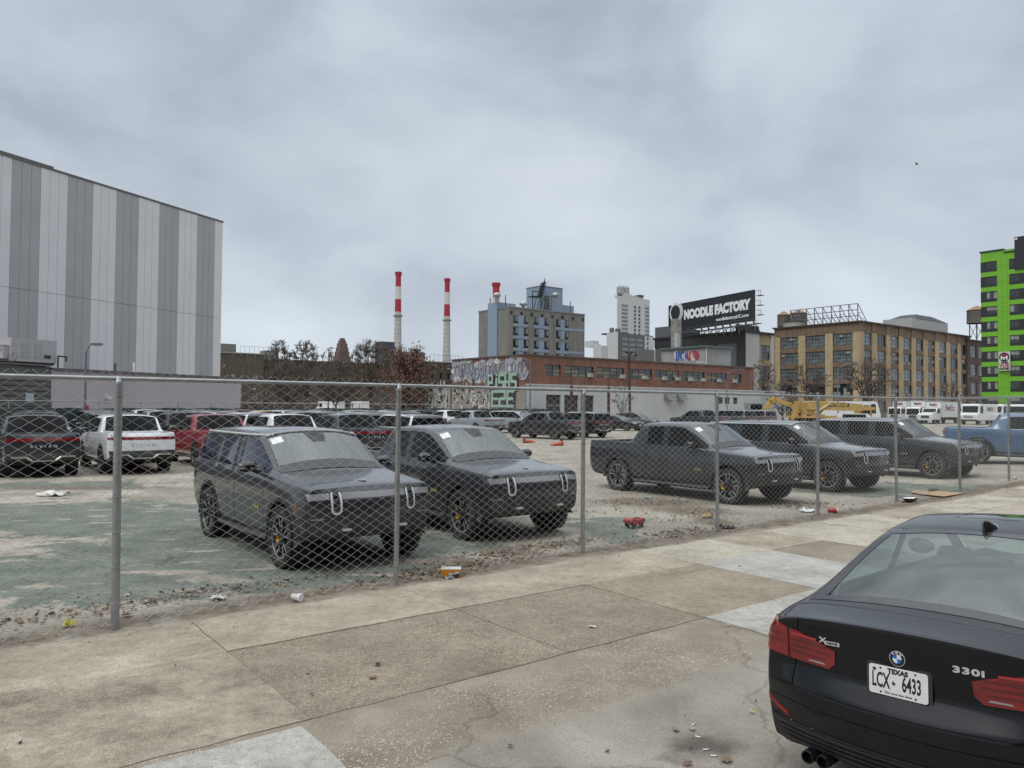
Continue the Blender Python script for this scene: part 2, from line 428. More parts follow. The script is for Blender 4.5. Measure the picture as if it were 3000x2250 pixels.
def assemble(root, parts, matmap):
    for nm, me in parts.items():
        if nm == 'body': o = put('body', me, matmap['body'], root)
    well = parts.get('well')
    if well: put('wheel_well', well, WELL, root)
    for nm, me in parts.items():
        if nm in ('body', 'well'): continue
        b = nm.split('.')[0]; put(PARTN.get(b, b), me, matmap.get(b, matmap['body']), root)

# ---- big electric pickup and sport utility vehicle (x forward, origin on the ground midway between the axles)
def r1_rows(d, w, zb, z6, top, dx=None):
    r = [(0, zb), (w - .10, zb), (w - .035, zb + .06), (w - .005, zb + .26), (w, .86 if z6 > 1 else .8), (w - .012, z6 - .13), (w - .05, z6)] + top
    return [(d + (dx[j] if dx and j in dx else 0), y, z) for j, (y, z) in enumerate(r)]
def H(w, z6, zc, y9=None): return [(w - .085, z6 + .018), (w - .13, z6 + .03), (y9 or w - .20, zc - .018), (.42, zc - .005), (0, zc)]
def make_r1(kind, label, cat, paintk='slate', sidew=GLASS, hero=True):
    suv = kind == 'suv'; wb = 3.08 if suv else 3.45; L = 5.1 if suv else 5.51; xf = wb / 2 + .87
    S = [r1_rows(.15, .925, .44, 1.075, H(.925, 1.075, 1.115)), r1_rows(.30, .98, .40, 1.10, H(.98, 1.10, 1.145)), r1_rows(.87, 1.0, .33, 1.145, H(1.0, 1.145, 1.20)),
         r1_rows(1.20, 1.0, .33, 1.175, H(1.0, 1.175, 1.235)),
         r1_rows(1.40, 1.0, .33, 1.19, [(.915, 1.215), (.865, 1.235), (.80, 1.245), (.42, 1.26), (0, 1.265)], {9: -.02, 10: -.10, 11: -.12}),
         r1_rows(2.12, 1.0, .33, 1.205, [(.935, 1.235), (.80, 1.685), (.73, 1.735), (.42, 1.775), (0, 1.785)], {10: -.06, 11: -.07}),
         r1_rows(2.42, 1.0, .33, 1.21, [(.94, 1.24), (.81, 1.715), (.745, 1.775), (.42, 1.82), (0, 1.83)]),
         r1_rows(2.70, 1.0, .33, 1.215, [(.94, 1.245), (.815, 1.72), (.75, 1.785), (.42, 1.83), (0, 1.84)]),
         r1_rows(2.77, 1.0, .33, 1.215, [(.94, 1.245), (.815, 1.72), (.75, 1.785), (.42, 1.83), (0, 1.84)])]
    if suv:
        S += [r1_rows(3.74, 1.0, .33, 1.225, [(.94, 1.255), (.81, 1.715), (.745, 1.78), (.42, 1.825), (0, 1.835)]), r1_rows(3.82, 1.0, .33, 1.225, [(.94, 1.255), (.81, 1.715), (.745, 1.78), (.42, 1.825), (0, 1.835)]),
              r1_rows(4.52, .99, .34, 1.23, [(.925, 1.26), (.795, 1.70), (.735, 1.76), (.42, 1.80), (0, 1.81)]), r1_rows(4.78, .975, .38, 1.23, [(.905, 1.26), (.77, 1.685), (.715, 1.745), (.42, 1.785), (0, 1.795)]),
              r1_rows(4.96, .94, .46, 1.225, [(.875, 1.255), (.745, 1.66), (.69, 1.715), (.42, 1.755), (0, 1.765)], {7: -.01, 8: -.07, 9: -.09, 10: -.09, 11: -.09})]
        kr = 9; iB, iC, iD = 7, 9, 11
    else:
        bf = .82
        S += [r1_rows(3.42, 1.0, .33, 1.225, [(.94, 1.255), (.81, 1.71), (.745, 1.775), (.42, 1.82), (0, 1.83)]), r1_rows(3.62, 1.0, .33, 1.23, [(.94, 1.26), (.80, 1.70), (.735, 1.75), (.42, 1.80), (0, 1.81)]),
              r1_rows(3.92, 1.0, .33, 1.265, [(.935, 1.285), (.865, 1.33), (.80, 1.32), (.42, 1.30), (0, 1.30)], {9: -.05, 10: -.08, 11: -.08}),
              r1_rows(3.97, 1.0, .33, 1.27, [(.935, 1.285), (.86, 1.285), (.845, bf), (.42, bf), (0, bf)]),
              r1_rows(4.60, 1.0, .33, 1.275, [(.94, 1.29), (.865, 1.29), (.85, bf), (.42, bf), (0, bf)]), r1_rows(5.25, .985, .40, 1.275, [(.925, 1.29), (.85, 1.29), (.835, bf), (.42, bf), (0, bf)]),
              r1_rows(5.30, .98, .42, 1.275, [(.92, 1.29), (.85, 1.29), (.80, 1.285), (.42, 1.285), (0, 1.285)]),
              r1_rows(5.40, .945, .48, 1.265, [(.90, 1.275), (.84, 1.28), (.76, 1.28), (.40, 1.28), (0, 1.28)])]
        kr = 6; iB, iC, iD = 7, 9, 10
    S = [[(xf - d, y, z) for d, y, z in r] for r in S]; nS = len(S)
    def tg(i, j, s):
        q = '.L' if s > 0 else '.R'
        if j == 0: return 'well'
        if j == 1: return 'trim'
        if i < 4 and j >= 8: return 'hood'
        if i == 4 and j >= 9: return 'screen'
        if j == 7:
            if i in (4, 5, 6): return 'sf' + q
            if i == 7: return 'pil' + q
            if i == 8: return 'sr' + q
            if suv and i == 9: return 'pil' + q
            if suv and i in (10, 11): return 'sq' + q
        if 2 <= j <= 6:
            if i in (4, 5, 6): return 'df' + q
            if i == 8: return 'dr' + q
        if suv and 4 < i and j >= 9: return 'roof'
        if not suv and i == 10 and j >= 9: return 'rglass'
        if not suv and i >= 12 and j >= 8 and i < nS - 2: return 'bed'
        return 'body'
    def ct(nm, r, t):
        if nm == 'front': return 'low' if r <= 2 else 'fasc'
        if suv:
            if r >= 7: return 'rglass' if r == 7 else 'roof'
            return 'rlow' if r <= 2 else 'gate' 
        return 'rlow' if r <= 2 else 'tail'
    def fb(r, t): return (.15 if r >= 3 else .13) * (1 - t * t) + (0.02 if r == 2 else 0)
    def rb(r, t): return (.10 if not suv else .06) * (1 - t * t) + (.05 * (1 - t ** 6) if r == 2 else 0)
    crs = {'rows': {1: .6, 6: .35, 7: lambda i: .75 if 4 <= i else .3, 8: lambda i: .75 if i >= 4 else .15, 9: lambda i: .45 if i >= 4 else 0}, 'stations': {4: lambda j: .8 if j >= 8 else 0, 5: lambda j: .6 if j >= 9 else 0, nS - 1: .45, 0: lambda j: .55 if j >= 5 else .1},
           'front': {3: .5, 5: .1, 6: .5}, 'rear': {3: .55, 6: .55, 7: .4, 8: .6}}
    if not suv:
        for i in (10, 11, 12, 14, 15): crs['stations'][i] = lambda j: .75 if j >= 8 else 0
        crs['stations'][16] = lambda j: .6
    wz = .41; zs = [(wb / 2, wz), (-wb / 2, wz)]
    me, names = body_mesh(kind, S, 5, 6, kr, fb, rb, tg, crs, zs, .485, 2, cap_tag=ct)
    parts, bv = split_mesh(me, names, .005)
    root = thing('sport_utility_vehicle' if suv else 'pickup_truck', label, cat)
    P = paint_mat(paintk)
    assemble(root, parts, {'body': P, 'trim': TRIM, 'low': TRIM, 'rlow': TRIM, 'screen': SCREEN, 'rglass': GLASS, 'sf': sidew, 'sr': sidew, 'sq': sidew, 'pil': mat('pillar_black', (.014, .015, .016), rough=.12, ior=1.6), 'bed': TRIM, 'roof': mat('roof_gloss', (.05, .053, .06), rough=.3, coat=.8, var=.1) if suv else P})
    add_wheels(root, [(wb / 2, .865, wz, 1), (wb / 2, -.865, wz, 1), (-wb / 2, .865, wz, 0), (-wb / 2, -.865, wz, 0)], 'r1', R=.41, Wd=.285, rr=.285)
    # arch lips
    for x in (wb / 2, -wb / 2):
        for s in (1, -1):
            m = MB(); n = 18
            for q in range(n):
                a0, a1 = rad(-8 + 196 * q / n), rad(-8 + 196 * (q + 1) / n); pts = []
                for a in (a0, a1):
                    for r in (.475, .535):
                        p = Vector((x + r * math.cos(a), s * 1.6, wz + r * math.sin(a))); h = bv.ray_cast(p, Vector((0, -s, 0)), 2)
                        yy = h[0].y if h[0] is not None and abs(h[0].y) > .8 else s * .985
                        pts.append((p.x, yy + s * .006, p.z))
                a, b, c, d = pts; m.add([a, b, d, c, (a[0], a[1] - s * .07, a[2]), (c[0], c[1] - s * .07, c[2])], [(0, 1, 2, 3), (0, 3, 5, 4)] if s < 0 else [(3, 2, 1, 0), (4, 5, 3, 0)])
            m.build('wheel_arch', TRIM, root, 35)
    F = (xf + .5, 0, 0); dF = (-1, 0, 0); uy = (0, 1, 0); uz = (0, 0, 1)
    put('light_bar', decal(bv, rrect(-.47, .965, .47, 1.045, .012), F, uy, uz, dF, .006), LAMPG, root)
    put('grille_panel', decal(bv, rrect(-.60, .70, .60, .945, .02), F, uy, uz, dF, .003), TRIM if False else P, root)
    for s in (1, -1):
        put('side_lamp', decal(bv, [(s * .64, .965), (s * .905, .955), (s * .915, 1.04), (s * .64, 1.045)] if s > 0 else [(s * .64, .965), (s * .64, 1.045), (s * .915, 1.04), (s * .905, .955)], F, uy, uz, dF, .006), mat('lamp_side', (.29, .29, .315), rough=.2, coat=.8), root)
        hl = put('headlight', decal(bv, stadium(s * .555, .925, .155, .33), F, uy, uz, dF, .010, .02), TRIM, root)
        o_, i_ = stadium(s * .555, .925, .148, .325, 10), stadium(s * .555, .925, .092, .27, 10); ring = MB()
        dn = lambda P_: [(P_[q][0] + (P_[(q + 1) % len(P_)][0] - P_[q][0]) * f / 4, P_[q][1] + (P_[(q + 1) % len(P_)][1] - P_[q][1]) * f / 4) for q in range(len(P_)) for f in range(4)]; o_, i_ = dn(o_), dn(i_)
        n = len(o_)
        for q in range(n):
            a, b = q, (q + 1) % n
            if o_[a][1] > 1.06 and o_[b][1] > 1.06: continue
            w = []
            for p in (o_[a], o_[b], i_[b], i_[a]):
                h = bv.ray_cast(Vector((F[0], p[0], p[1])), Vector(dF), 5); w.append(h[0] + Vector((.018, 0, 0)))
            ring.add(w, [(0, 1, 2, 3)])
        ring.build('light_ring', LAMPW, hl)
        for zc_ in (.99, .90):
            h = bv.ray_cast(Vector((F[0], s * .555, zc_)), Vector(dF), 5); MB().lathe([(.001, .016), (.03, .018), (.035, .012)], 12, 0, O=h[0], axis='X').build('lamp_lens', GLASS, hl)
        h = bv.ray_cast(Vector((F[0], s * .42, .565)), Vector(dF), 5)
        MB().box(h[0] + Vector((.015, 0, 0)), (.05, .11, .028)).build('tow_hook', CHROME, root)
        put('fog_lamp', decal(bv, rrect(min(s * .70, s * .88), .70, max(s * .70, s * .88), .725, .01), F, uy, uz, dF, .005), LAMPG, root)
        put('side_marker', decal(bv, rrect(xf - .40, .82, xf - .365, .90, .012), (0, s * 2, 0), (1, 0, 0), uz, (0, -s, 0), .005), AMBER, root)
        # mirror
        mr = MB(); zc_, xc_ = 1.30, xf - 1.86
        prof = [(-.02, .045, .05), (.04, .10, .075), (.12, .13, .085), (.19, .12, .08), (.235, .07, .05)]; ring_ = []
        for k_, (yy, rx, rz_) in enumerate(prof):
            ring_.append([(xc_ + rx * .75 * math.cos(a) + .03, s * (.99 + yy), zc_ + rz_ * math.sin(a)) for a in [2 * math.pi * q / 12 for q in range(12)]])
        vs_ = [v for r_ in ring_ for v in r_]; fs_ = [(k_ * 12 + q, k_ * 12 + (q + 1) % 12, (k_ + 1) * 12 + (q + 1) % 12, (k_ + 1) * 12 + q) for k_ in range(4) for q in range(12)] + [tuple(range(48, 60))]
        mr.add(vs_, fs_); mr.tube((xc_ + .05, s * .92, 1.22), (xc_ + .03, s * 1.03, 1.26), .045, .04)
        mo = mr.build('wing_mirror', mat('gloss_black', (.012, .012, .013), rough=.12, coat=.5), root, 50)
        MB().box((xc_ + .03, s * 1.13, zc_ - .02), (.17, .17, .012)).build('mirror_trim', CHROME, mo)
        for xd in (xf - 2.45, xf - 3.45): put('door_handle', decal(bv, rrect(xd - .11, 1.085, xd + .11, 1.115, .012), (0, s * 2, 0), (1, 0, 0), uz, (0, -s, 0), .006), P, root)
        MB().box((0, s * .93, .335), (wb - 1.05, .11, .055)).build('side_step', mat('step_alloy', (.12, .12, .125), rough=.4, metal=.4), root)
        # waxy lettering on the front door's lower corner
        lt = MB()
        for q in range(4): lt.box((xf - 1.62 - q * .055, s * 1.0045, .735), (.03, .004, .05), 0)
        lt.build('door_lettering', mat('gold_letters', (.42, .33, .14), rough=.5), root)
        if suv:
            rail = MB(); pts = []
            for k_ in range(15):
                d_ = 2.06 + (4.86 - 2.06) * k_ / 14; h = bv.ray_cast(Vector((xf - d_, s * 3, 1.72)), Vector((0, -s, 0)), 4)
                pts.append(h[0] + Vector((0, s * .008, .016)))
            rail.path(pts, .016, 5); rail.build('roof_trim', CHROME, root)
    if suv:
        ft = MB(); pts = []
        for k_ in range(13):
            y_ = -.735 + 1.47 * k_ / 12; h = bv.ray_cast(Vector((xf - 2.095, y_, 3)), Vector((0, 0, -1)), 4); pts.append(h[0] + Vector((.01, 0, .014)))
        ft.path(pts, .017, 5); ft.build('windshield_trim', CHROME, root)
    h = bv.ray_cast(Vector((xf - .42, 0, 3)), Vector((0, 0, -1)), 4)
    bd = MB(); bd.prism([(-.07, 0), (0, -.075), (.07, 0), (0, .075)], h[0] + Vector((0, 0, .004)), (.8, .45, 0), (-.2, .8, 0), .006); bd.build('hood_badge', LAMPW, root)
    # sensor housing and paper slip behind the windscreen
    def scr(y, d): 
        h = bv.ray_cast(Vector((xf - d, y, 3)), Vector((0, 0, -1)), 4); return h
    put('sensor_cover', decal(bv, [(-.10, 2.12 - .28), (.10, 2.12 - .28), (.17, 2.12 - .06), (-.17, 2.12 - .06)], (xf, 0, 3), (0, 1, 0), (-1, 0, 0), (0, 0, -1), .004, .003), TRIM, root)
    if hero: put('paper_slip', decal(bv, rrect(-.70, 1.90, -.53, 2.02, .004), (xf, 0, 3), (0, 1, 0), (-1, 0, 0), (0, 0, -1), .005, .003), mat('slip_paper', (.75, .77, .80), rough=.7, var=.25, scale=25), root)
    put('cowl_panel', decal(bv, [(-.80, 1.30), (.80, 1.30), (.76, 1.475), (-.76, 1.475)], (xf, 0, 3), (0, 1, 0), (-1, 0, 0), (0, 0, -1), .006, .003), mat('cowl_grey', (.035, .036, .04), rough=.4), root)
    # what shows through the windscreen: dashboard, front seats, wheel
    TRC = mat('cabin_grey', (.05, .052, .055), rough=.8); da = MB(); da.prism([(-.12, .9), (.42, .9), (.34, 1.19), (.05, 1.17)], (xf - 1.88, .78, 0), (1, 0, 0), (0, 0, 1), 1.56); da.build('dashboard', TRC, root)
    for y_ in (-.40, .40):
        se = MB(); xs_ = xf - 2.62; se.prism(rrect(-.25, .75, .25, 1.36, .10), (xs_, y_, 0), (0, 1, 0), (-.22, 0, 1), .16); so = se.build('seat', TRC, root, 40); hr = MB(); hr.prism(rrect(-.14, 1.40, .14, 1.60, .06), (xs_ - .02, y_, 0), (0, 1, 0), (-.22, 0, 1), .12); hr.build('headrest', TRC, so, 40)
    wh_ = MB(); wh_.path([(xf - 2.12 + .08 * math.sin(a), .40 + .18 * math.cos(a), 1.10 + .16 * math.sin(a)) for a in [2 * math.pi * q / 14 for q in range(15)]], .016, 5); wh_.build('steering_wheel', TRC, root)
    # rear
    xr = xf - L; B = (xr - .6, 0, 0); dB = (1, 0, 0)
    zt, z0 = (1.165, 1.075) if not suv else (1.14, 1.05)
    tl = put('tail_light', decal(bv, rrect(-.90, z0, .90, zt, .02), B, (0, -1, 0), uz, dB, .006), LAMPR, root)
    for y_ in (-.6, -.3, 0, .3, .6): put('light_divider', decal(bv, rrect(y_ - .012, z0 + .006, y_ + .012, zt - .006, .003), B, (0, -1, 0), uz, dB, .0085, .002, 1), LAMPRD, tl)
    if suv: put('rear_panel', decal(bv, rrect(-.88, zt + .012, .88, zt + .045, .01), B, (0, -1, 0), uz, dB, .005), TRIM, root)
    for s in (1, -1): put('rear_corner_lamp', decal(bv, rrect(xr + .10, z0 + .01, xr + .22, zt - .01, .015), (0, s * 2, 0), (1, 0, 0), uz, (0, -s, 0), .005), LAMPR, root)
    bz = bv.ray_cast(Vector((xr - .6, 0, .93)), Vector((1, 0, 0)), 3)[0]
    put_text('tailgate_letters', text_mesh('RIVIAN', .115, .002, 1.0, .012, 2.1), CHROME if paintk in ('slate', 'black') else TRIM, root, bz - Vector((.004, 0, 0)), (0, -1, 0), uz)
    sk = MB(); X0 = xr + .02
    for s in (1, -1):
        sk.b2((X0 - .05, min(s * .42, s * .80), .60), (X0 + .03, max(s * .42, s * .80), .65)); 
        p0, p1 = Vector((X0 - .01, s * .44, .62)), Vector((X0 - .02, s * .30, .52)); sk.tube(p0, p1, .035, .03, 6)
    sk.b2((X0 - .055, -.32, .495), (X0 + .02, .32, .53)); sk.build('bumper_bar', mat('bar_alloy', (.45, .44, .41), rough=.35, metal=.6), root)
    if hero:
        pl = MB(); h = bv.ray_cast(Vector((xr - .6, 0, .74)), Vector((1, 0, 0)), 3)[0]
    g = MB(); g.b2((-wb / 2 + .3, -.7, .24), (wb / 2 - .3, .7, .36)); g.tube((wb / 2, -.75, wz), (wb / 2, .75, wz), .05); g.tube((-wb / 2, -.75, wz), (-wb / 2, .75, wz), .05); g.build('underbody', WELL, root)
    return root, bv
# ---- black saloon parked at the kerb: the closest object, so its tail is modelled in detail
CGLASS = clear_glass('saloon_glass')
def make_saloon(label):
    L, wb, xf = 4.63, 2.81, 2.81 / 2 + .77
    # rows: floor, edge, sill, low, bumper crease, bumper top, light foot, light top, belt, window foot, window top, rail, mid, centre
    def R(d, zb, ys, zs, top, dx=None):
        base = [(0, zb)] + list(zip(ys, zs)) + top
        return [(xf - (d + (dx or {}).get(j, 0)), y, z) for j, (y, z) in enumerate(base)]
    def side(w, z8, zb): return [w - .09, w - .035, w - .008, w - .002, w, w, w - .012, w - .045], [zb, zb + .06, .42, .52, .62, .72, z8 - .07, z8]
    def hd(w, z8, zc, y11=.66): return [(w - .085, z8 + .022), (w - .13, z8 + .035), (y11, zc - .018), (.36, zc - .004), (0, zc)]
    S = []
    def add(d, w, zb, z8, top, dx=None):
        ys, zs = side(w, z8, zb); S.append(R(d, zb, ys, zs, top, dx))
    ys = [.70, .76, .78, .79, .79, .785, .77, .75]; zs = [.22, .27, .38, .46, .52, .58, .66, .69]
    S.append(R(.13, .22, ys, zs, [(.69, .705), (.63, .715), (.52, .725), (.3, .735), (0, .738)]))
    add(.34, .86, .19, .79, hd(.86, .79, .83)); add(.77, .90, .18, .875, hd(.90, .875, .905)); add(1.2, .905, .18, .925, hd(.905, .925, .965))
    add(1.50, .905, .18, .945, [(.825, .968), (.78, .975), (.70, .985), (.36, 1.0), (0, 1.005)], {11: -.02, 12: -.1, 13: -.12})
    add(2.16, .905, .18, .955, [(.84, .98), (.665, 1.345), (.59, 1.388), (.32, 1.413), (0, 1.42)], {12: -.05, 13: -.06})
    add(2.42, .905, .18, .96, [(.845, .985), (.685, 1.372), (.615, 1.418), (.32, 1.444), (0, 1.452)])
    add(2.58, .905, .18, .962, [(.845, .988), (.69, 1.373), (.62, 1.42), (.32, 1.447), (0, 1.455)]); add(2.64, .905, .18, .963, [(.845, .988), (.69, 1.372), (.62, 1.419), (.32, 1.446), (0, 1.454)])
    add(3.10, .905, .18, .972, [(.85, .998), (.685, 1.345), (.62, 1.388), (.32, 1.418), (0, 1.428)], {12: .03, 13: .04})
    add(3.48, .905, .18, .98, [(.85, 1.005), (.695, 1.22), (.66, 1.265), (.34, 1.305), (0, 1.315)], {12: .05, 13: .06})
    add(3.64, .905, .18, .982, [(.845, 1.008), (.72, 1.15), (.69, 1.195), (.35, 1.24), (0, 1.25)], {12: .06, 13: .08})
    add(4.00, .90, .18, .98, [(.83, 1.008), (.785, 1.025), (.735, 1.042), (.38, 1.075), (0, 1.082)], {12: .04, 13: .05})
    add(4.13, .895, .19, .975, [(.82, 1.004), (.775, 1.02), (.70, 1.034), (.38, 1.062), (0, 1.07)], {12: .02, 13: .03})
    add(4.33, .875, .20, .96, [(.80, .992), (.75, 1.008), (.64, 1.025), (.36, 1.046), (0, 1.054)])
    ys = [.77, .825, .845, .848, .85, .838, .815, .785]; zs = [.225, .27, .41, .535, .625, .735, .885, .942]
    S.append(R(4.41, .225, ys, zs, [(.745, .972), (.71, .995), (.62, 1.022), (.34, 1.046), (0, 1.056)], {9: .02, 10: .03, 11: .055, 12: .085, 13: .10, 1: -.05, 2: -.01}))
    nS = len(S)
    def tg(i, j, s):
        q = '.L' if s > 0 else '.R'
        if j == 0: return 'well'
        if j == 1: return 'trim'
        if i < 4 and j >= 10: return 'hood'
        if i == 4 and j >= 11: return 'screen'
        if j == 9:
            if i in (4, 5, 6): return 'sf' + q
            if i == 7: return 'pil' + q
            if i in (8, 9): return 'sr' + q
            if i == 10: return 'sq' + q
        if 2 <= j <= 8:
            if i in (4, 5, 6): return 'df' + q
            if i in (8, 9): return 'dr' + q
        if j >= 11 and i in (9, 10, 11): return 'rglass'
        if j >= 12 and i in (6, 7): return 'sun'
        if j >= 10 and i >= 13: return 'lid'
        return 'body'
    def ct(nm, r, t):
        if nm == 'rear':
            if r <= 2: return 'rlow'
            if r >= 5 and t < .80: return 'lid'
            if r == 4: return 'bump'
        return 'body'
    bowmap = {1: .0, 2: .14, 3: .185, 4: .205, 5: .20, 6: .112, 7: .105, 8: .10}
    def rb(r, t):
        b = bowmap[r] * (1 - abs(t) ** 2.2)
        if r == 6 and t < .75: b -= .015
        return b
    crs = {'rows': {1: .6, 4: .25, 7: .35, 8: .5, 9: lambda i: .7 if 4 <= i <= 11 else .2, 10: lambda i: .7 if 4 <= i <= 11 else .15, 11: lambda i: .45 if 4 <= i <= 11 else 0},
           'stations': {4: lambda j: .8 if j >= 10 else 0, 12: lambda j: .75 if j >= 11 else 0, 9: lambda j: .25 if j >= 11 else 0, nS - 1: lambda j: .75 if j >= 9 else .25, 0: .4},
           'front': {5: .3}, 'rear': {2: .55, 4: .6, 5: .85, 6: .5, 8: .85}}
    wz = .325; zs_ = [(wb / 2, wz), (-wb / 2, wz)]
    me, names = body_mesh('saloon', S, 5, 8, 8, lambda r, t: .13 * (1 - t * t), rb, tg, crs, zs_, .365, 3, ww=.24, cap_tag=ct)
    root = thing('saloon_car', label, 'car'); P = mat('paint_jet', (.006, .0065, .009), rough=.3, metal=0, var=.1, scale=60, coat=.5, dirt=(.30, .28, .25), dscale=1.1, damt=.006, spec=.12)
    # the shell seen through its windows: keep a copy of the closed body for throwing lamps and badges on to it
    parts, bv = split_mesh(me, names, .0035)
    assemble(root, parts, {'body': P, 'trim': TRIM, 'rlow': mat('diffuser_black', (.017, .018, .020), rough=.45, var=.1), 'screen': CGLASS, 'rglass': CGLASS, 'sf': CGLASS, 'sr': CGLASS, 'sq': CGLASS, 'pil': TRIM,
                           'sun': mat('sunroof_glass', (.015, .022, .018), rough=.04, ior=1.8)})
    add_wheels(root, [(wb / 2, .77, wz, 1), (wb / 2, -.77, wz, 1), (-wb / 2, .77, wz, 0), (-wb / 2, -.77, wz, 0)], 'sal', False, R=.325, Wd=.225, rr=.232, style='plain')
    B = (-4, 0, 0); d = (1, 0, 0); yy = (0, -1, 0); uz = (0, 0, 1)
    for s in (1, -1):
        y_ = (lambda a: [(-s * p, q) for p, q in a][:: (1 if s < 0 else -1)])
        # lamp in two pieces, split at the lid's shut line
        inn = y_([(.36, .80), (.40, .765), (.655, .775), (.655, .945), (.60, .942), (.42, .895), (.355, .872)])
        a1 = put('tail_light', decal(bv, inn, B, yy, uz, d, .008, .006), LAMPR, root)
        dd = Vector((1, -.9 * s, 0)); dd.normalize(); ux = Vector((0, 0, 1)).cross(dd) * -1
        outp = []
        O = Vector((-2.2, s * .66, 0)) - dd * 2
        # outer piece is thrown on diagonally so that it wraps the corner
        e = Vector((-ux.x, -ux.y, 0))
        outp = [(-.062, .775), (.235, .80), (.25, .855), (.235, .925), (.18, .965), (.06, .978), (-.062, .948)]
        uxx = Vector((.668 * s * 0, 0, 0))
        hit = bv.ray_cast(Vector((-4, s * .668, .86)), Vector(d), 5)[0]
        lat = Vector((.69, .72 * s, 0)).normalized()             # outward along the corner
        dirn = Vector((.72, -.69 * s, 0)).normalized()
        O2 = hit - dirn * 1.0 - Vector((0, 0, hit.z)) + lat * .062 + Vector((0, .004 * s, 0))
        pp = outp if s < 0 else [(p, q) for p, q in outp][::-1]
        a2 = put('tail_light', decal(bv, pp, O2, lat, uz, dirn, .008, .006), LAMPR, root)
        for q, (z0, z1, ya, yb) in enumerate([(.912, .921, .47, .64), (.878, .890, .40, .65), (.842, .852, .39, .65), (.81, .818, .42, .65)]):
            put('light_strip', decal(bv, y_([(ya, z0), (yb, z0 + .006), (yb, z1 + .008), (ya, z1)]), B, yy, uz, d, .0105, .002, 1), LAMPRD if q else mat('lamp_red_pale', (.42, .03, .04), rough=.2, coat=.8), a1)
        put('reversing_lamp', decal(bv, y_([(.42, .784), (.53, .786), (.52, .794), (.43, .794)]), B, yy, uz, d, .011, .002, 1), mat('lamp_clear', (.33, .27, .27), rough=.2), a1)
        for z0, z1 in ((.90, .912), (.855, .868)):
            q_ = [(-.03, z0 - .004), (.20, z0), (.20, z1), (-.03, z1 - .004)]
            put('light_strip', decal(bv, q_ if s < 0 else q_[::-1], O2, lat, uz, dirn, .0105, .002, 1), LAMPRD, a2)
        rf = [(.09 - .17, .425), (.14, .50), (.14, .525), (-.08, .455)]
        put('bumper_reflector', decal(bv, rf if s < 0 else rf[::-1], O2, lat, uz, dirn, .004, .003), mat('reflector_red', (.22, .008, .01), rough=.2), root)
    for q in range(4):                                                  # ribs of the lower apron
        z0 = .365 - q * .028
        put('apron_rib', decal(bv, [(-.80 + q * .03, z0 + .012), (.80 - q * .03, z0 + .012), (.80 - q * .03, z0 + .02), (-.80 + q * .03, z0 + .02)], B, yy, uz, d, .010, .006), TRIM, root)
    # badges, plate
    def hit(y, z): h = bv.ray_cast(Vector((-4, y, z)), Vector(d), 5); return h
    h = hit(0, .912); nn = h[1] if h[1].x < 0 else -h[1]; uy_ = Vector((0, -1, 0)); uzz = nn.cross(uy_).normalized(); O = h[0] + nn * .003
    bd = MB(); bd.prism([(.041 * math.cos(a), .041 * math.sin(a)) for a in [2 * math.pi * q / 28 for q in range(28)]], O, uy_, uzz, .004); badge = bd.build('badge', CHROME, root)
    k = MB(); k.prism([(.038 * math.cos(a), .038 * math.sin(a)) for a in [2 * math.pi * q / 28 for q in range(28)]], O + nn * .004, uy_, uzz, .001); k.build('badge_ring', INK, badge)
    for q in range(4):
        w = MB(); w.prism([(0, 0)] + [(.0235 * math.cos(a), .0235 * math.sin(a)) for a in [math.pi / 2 * (q + t_ / 6) for t_ in range(7)]], O + nn * .005, uy_, uzz, .001)
        w.build('badge_quarter', PAPER if q % 2 == 0 else mat('badge_blue', (.02, .17, .55), rough=.3), badge)
    for ch, a in (('B', 128), ('M', 90), ('W', 52)):
        a_ = rad(a); t_ = text_mesh(ch, .015, .0004, 1, .001); r_ = Vector((math.cos(a_), math.sin(a_)))
        put_text('badge_letter', t_, PAPER, badge, O + nn * .0055 + uy_ * r_.x * .0305 + uzz * r_.y * .0305, uy_ * r_.y - uzz * r_.x, uzz * r_.y + uy_ * r_.x)
    def onlid(name, txt, y, z, size, m, bold=0, xs=1, sp=1, depth=.004):
        h = hit(y, z); nn = h[1] if h[1].x < 0 else -h[1]; uy_ = Vector((0, -1, 0)); uy_ = (uy_ - nn * uy_.dot(nn)).normalized(); uz_ = nn.cross(uy_)
        return put_text(name, text_mesh(txt, size, bold, xs, depth, sp), m, root, h[0] + nn * .003, uy_, uz_)
    onlid('model_letters', '330i', -.34, .915, .044, CHROME, .0016, 1.75, 1.12)
    onlid('drive_letters', 'X', .43, .922, .042, CHROME, .001, 1.5); bx = hit(.37, .915)
    pl = MB(); pl.prism([(-.042, -.011), (.042, -.011), (.042, .011), (-.042, .011)], bx[0] + Vector((-.004, 0, 0)), (.05, -1, 0), (0, 0, 1), .003); dr = pl.build('drive_plate', CHROME, root)
    put_text('drive_letters', text_mesh('DRIVE', .020, .0006, 1.2, .001), INK, dr, bx[0] + Vector((-.0085, 0, 0)), (.05, -1, 0), (0, 0, 1))
    h = hit(0, .79); tilt = .10; uy_ = Vector((0, -1, 0)); uz_ = Vector((tilt, 0, 1)).normalized(); nn = uy_.cross(uz_); O = Vector((h[0].x - .010, 0, .785))
    hs = MB(); hs.prism(rrect(-.17, -.088, .17, .088, .02), O - nn * -.0 + Vector((.004, 0, 0)), uy_, uz_, .004); hs.build('plate_holder', TRIM, root)
    p_ = MB(); p_.prism(rrect(-.1525, -.076, .1525, .076, .014), O + nn * .006, uy_, uz_, .003); plate = p_.build('number_plate', PLATEW, root); Q = O + nn * .0095
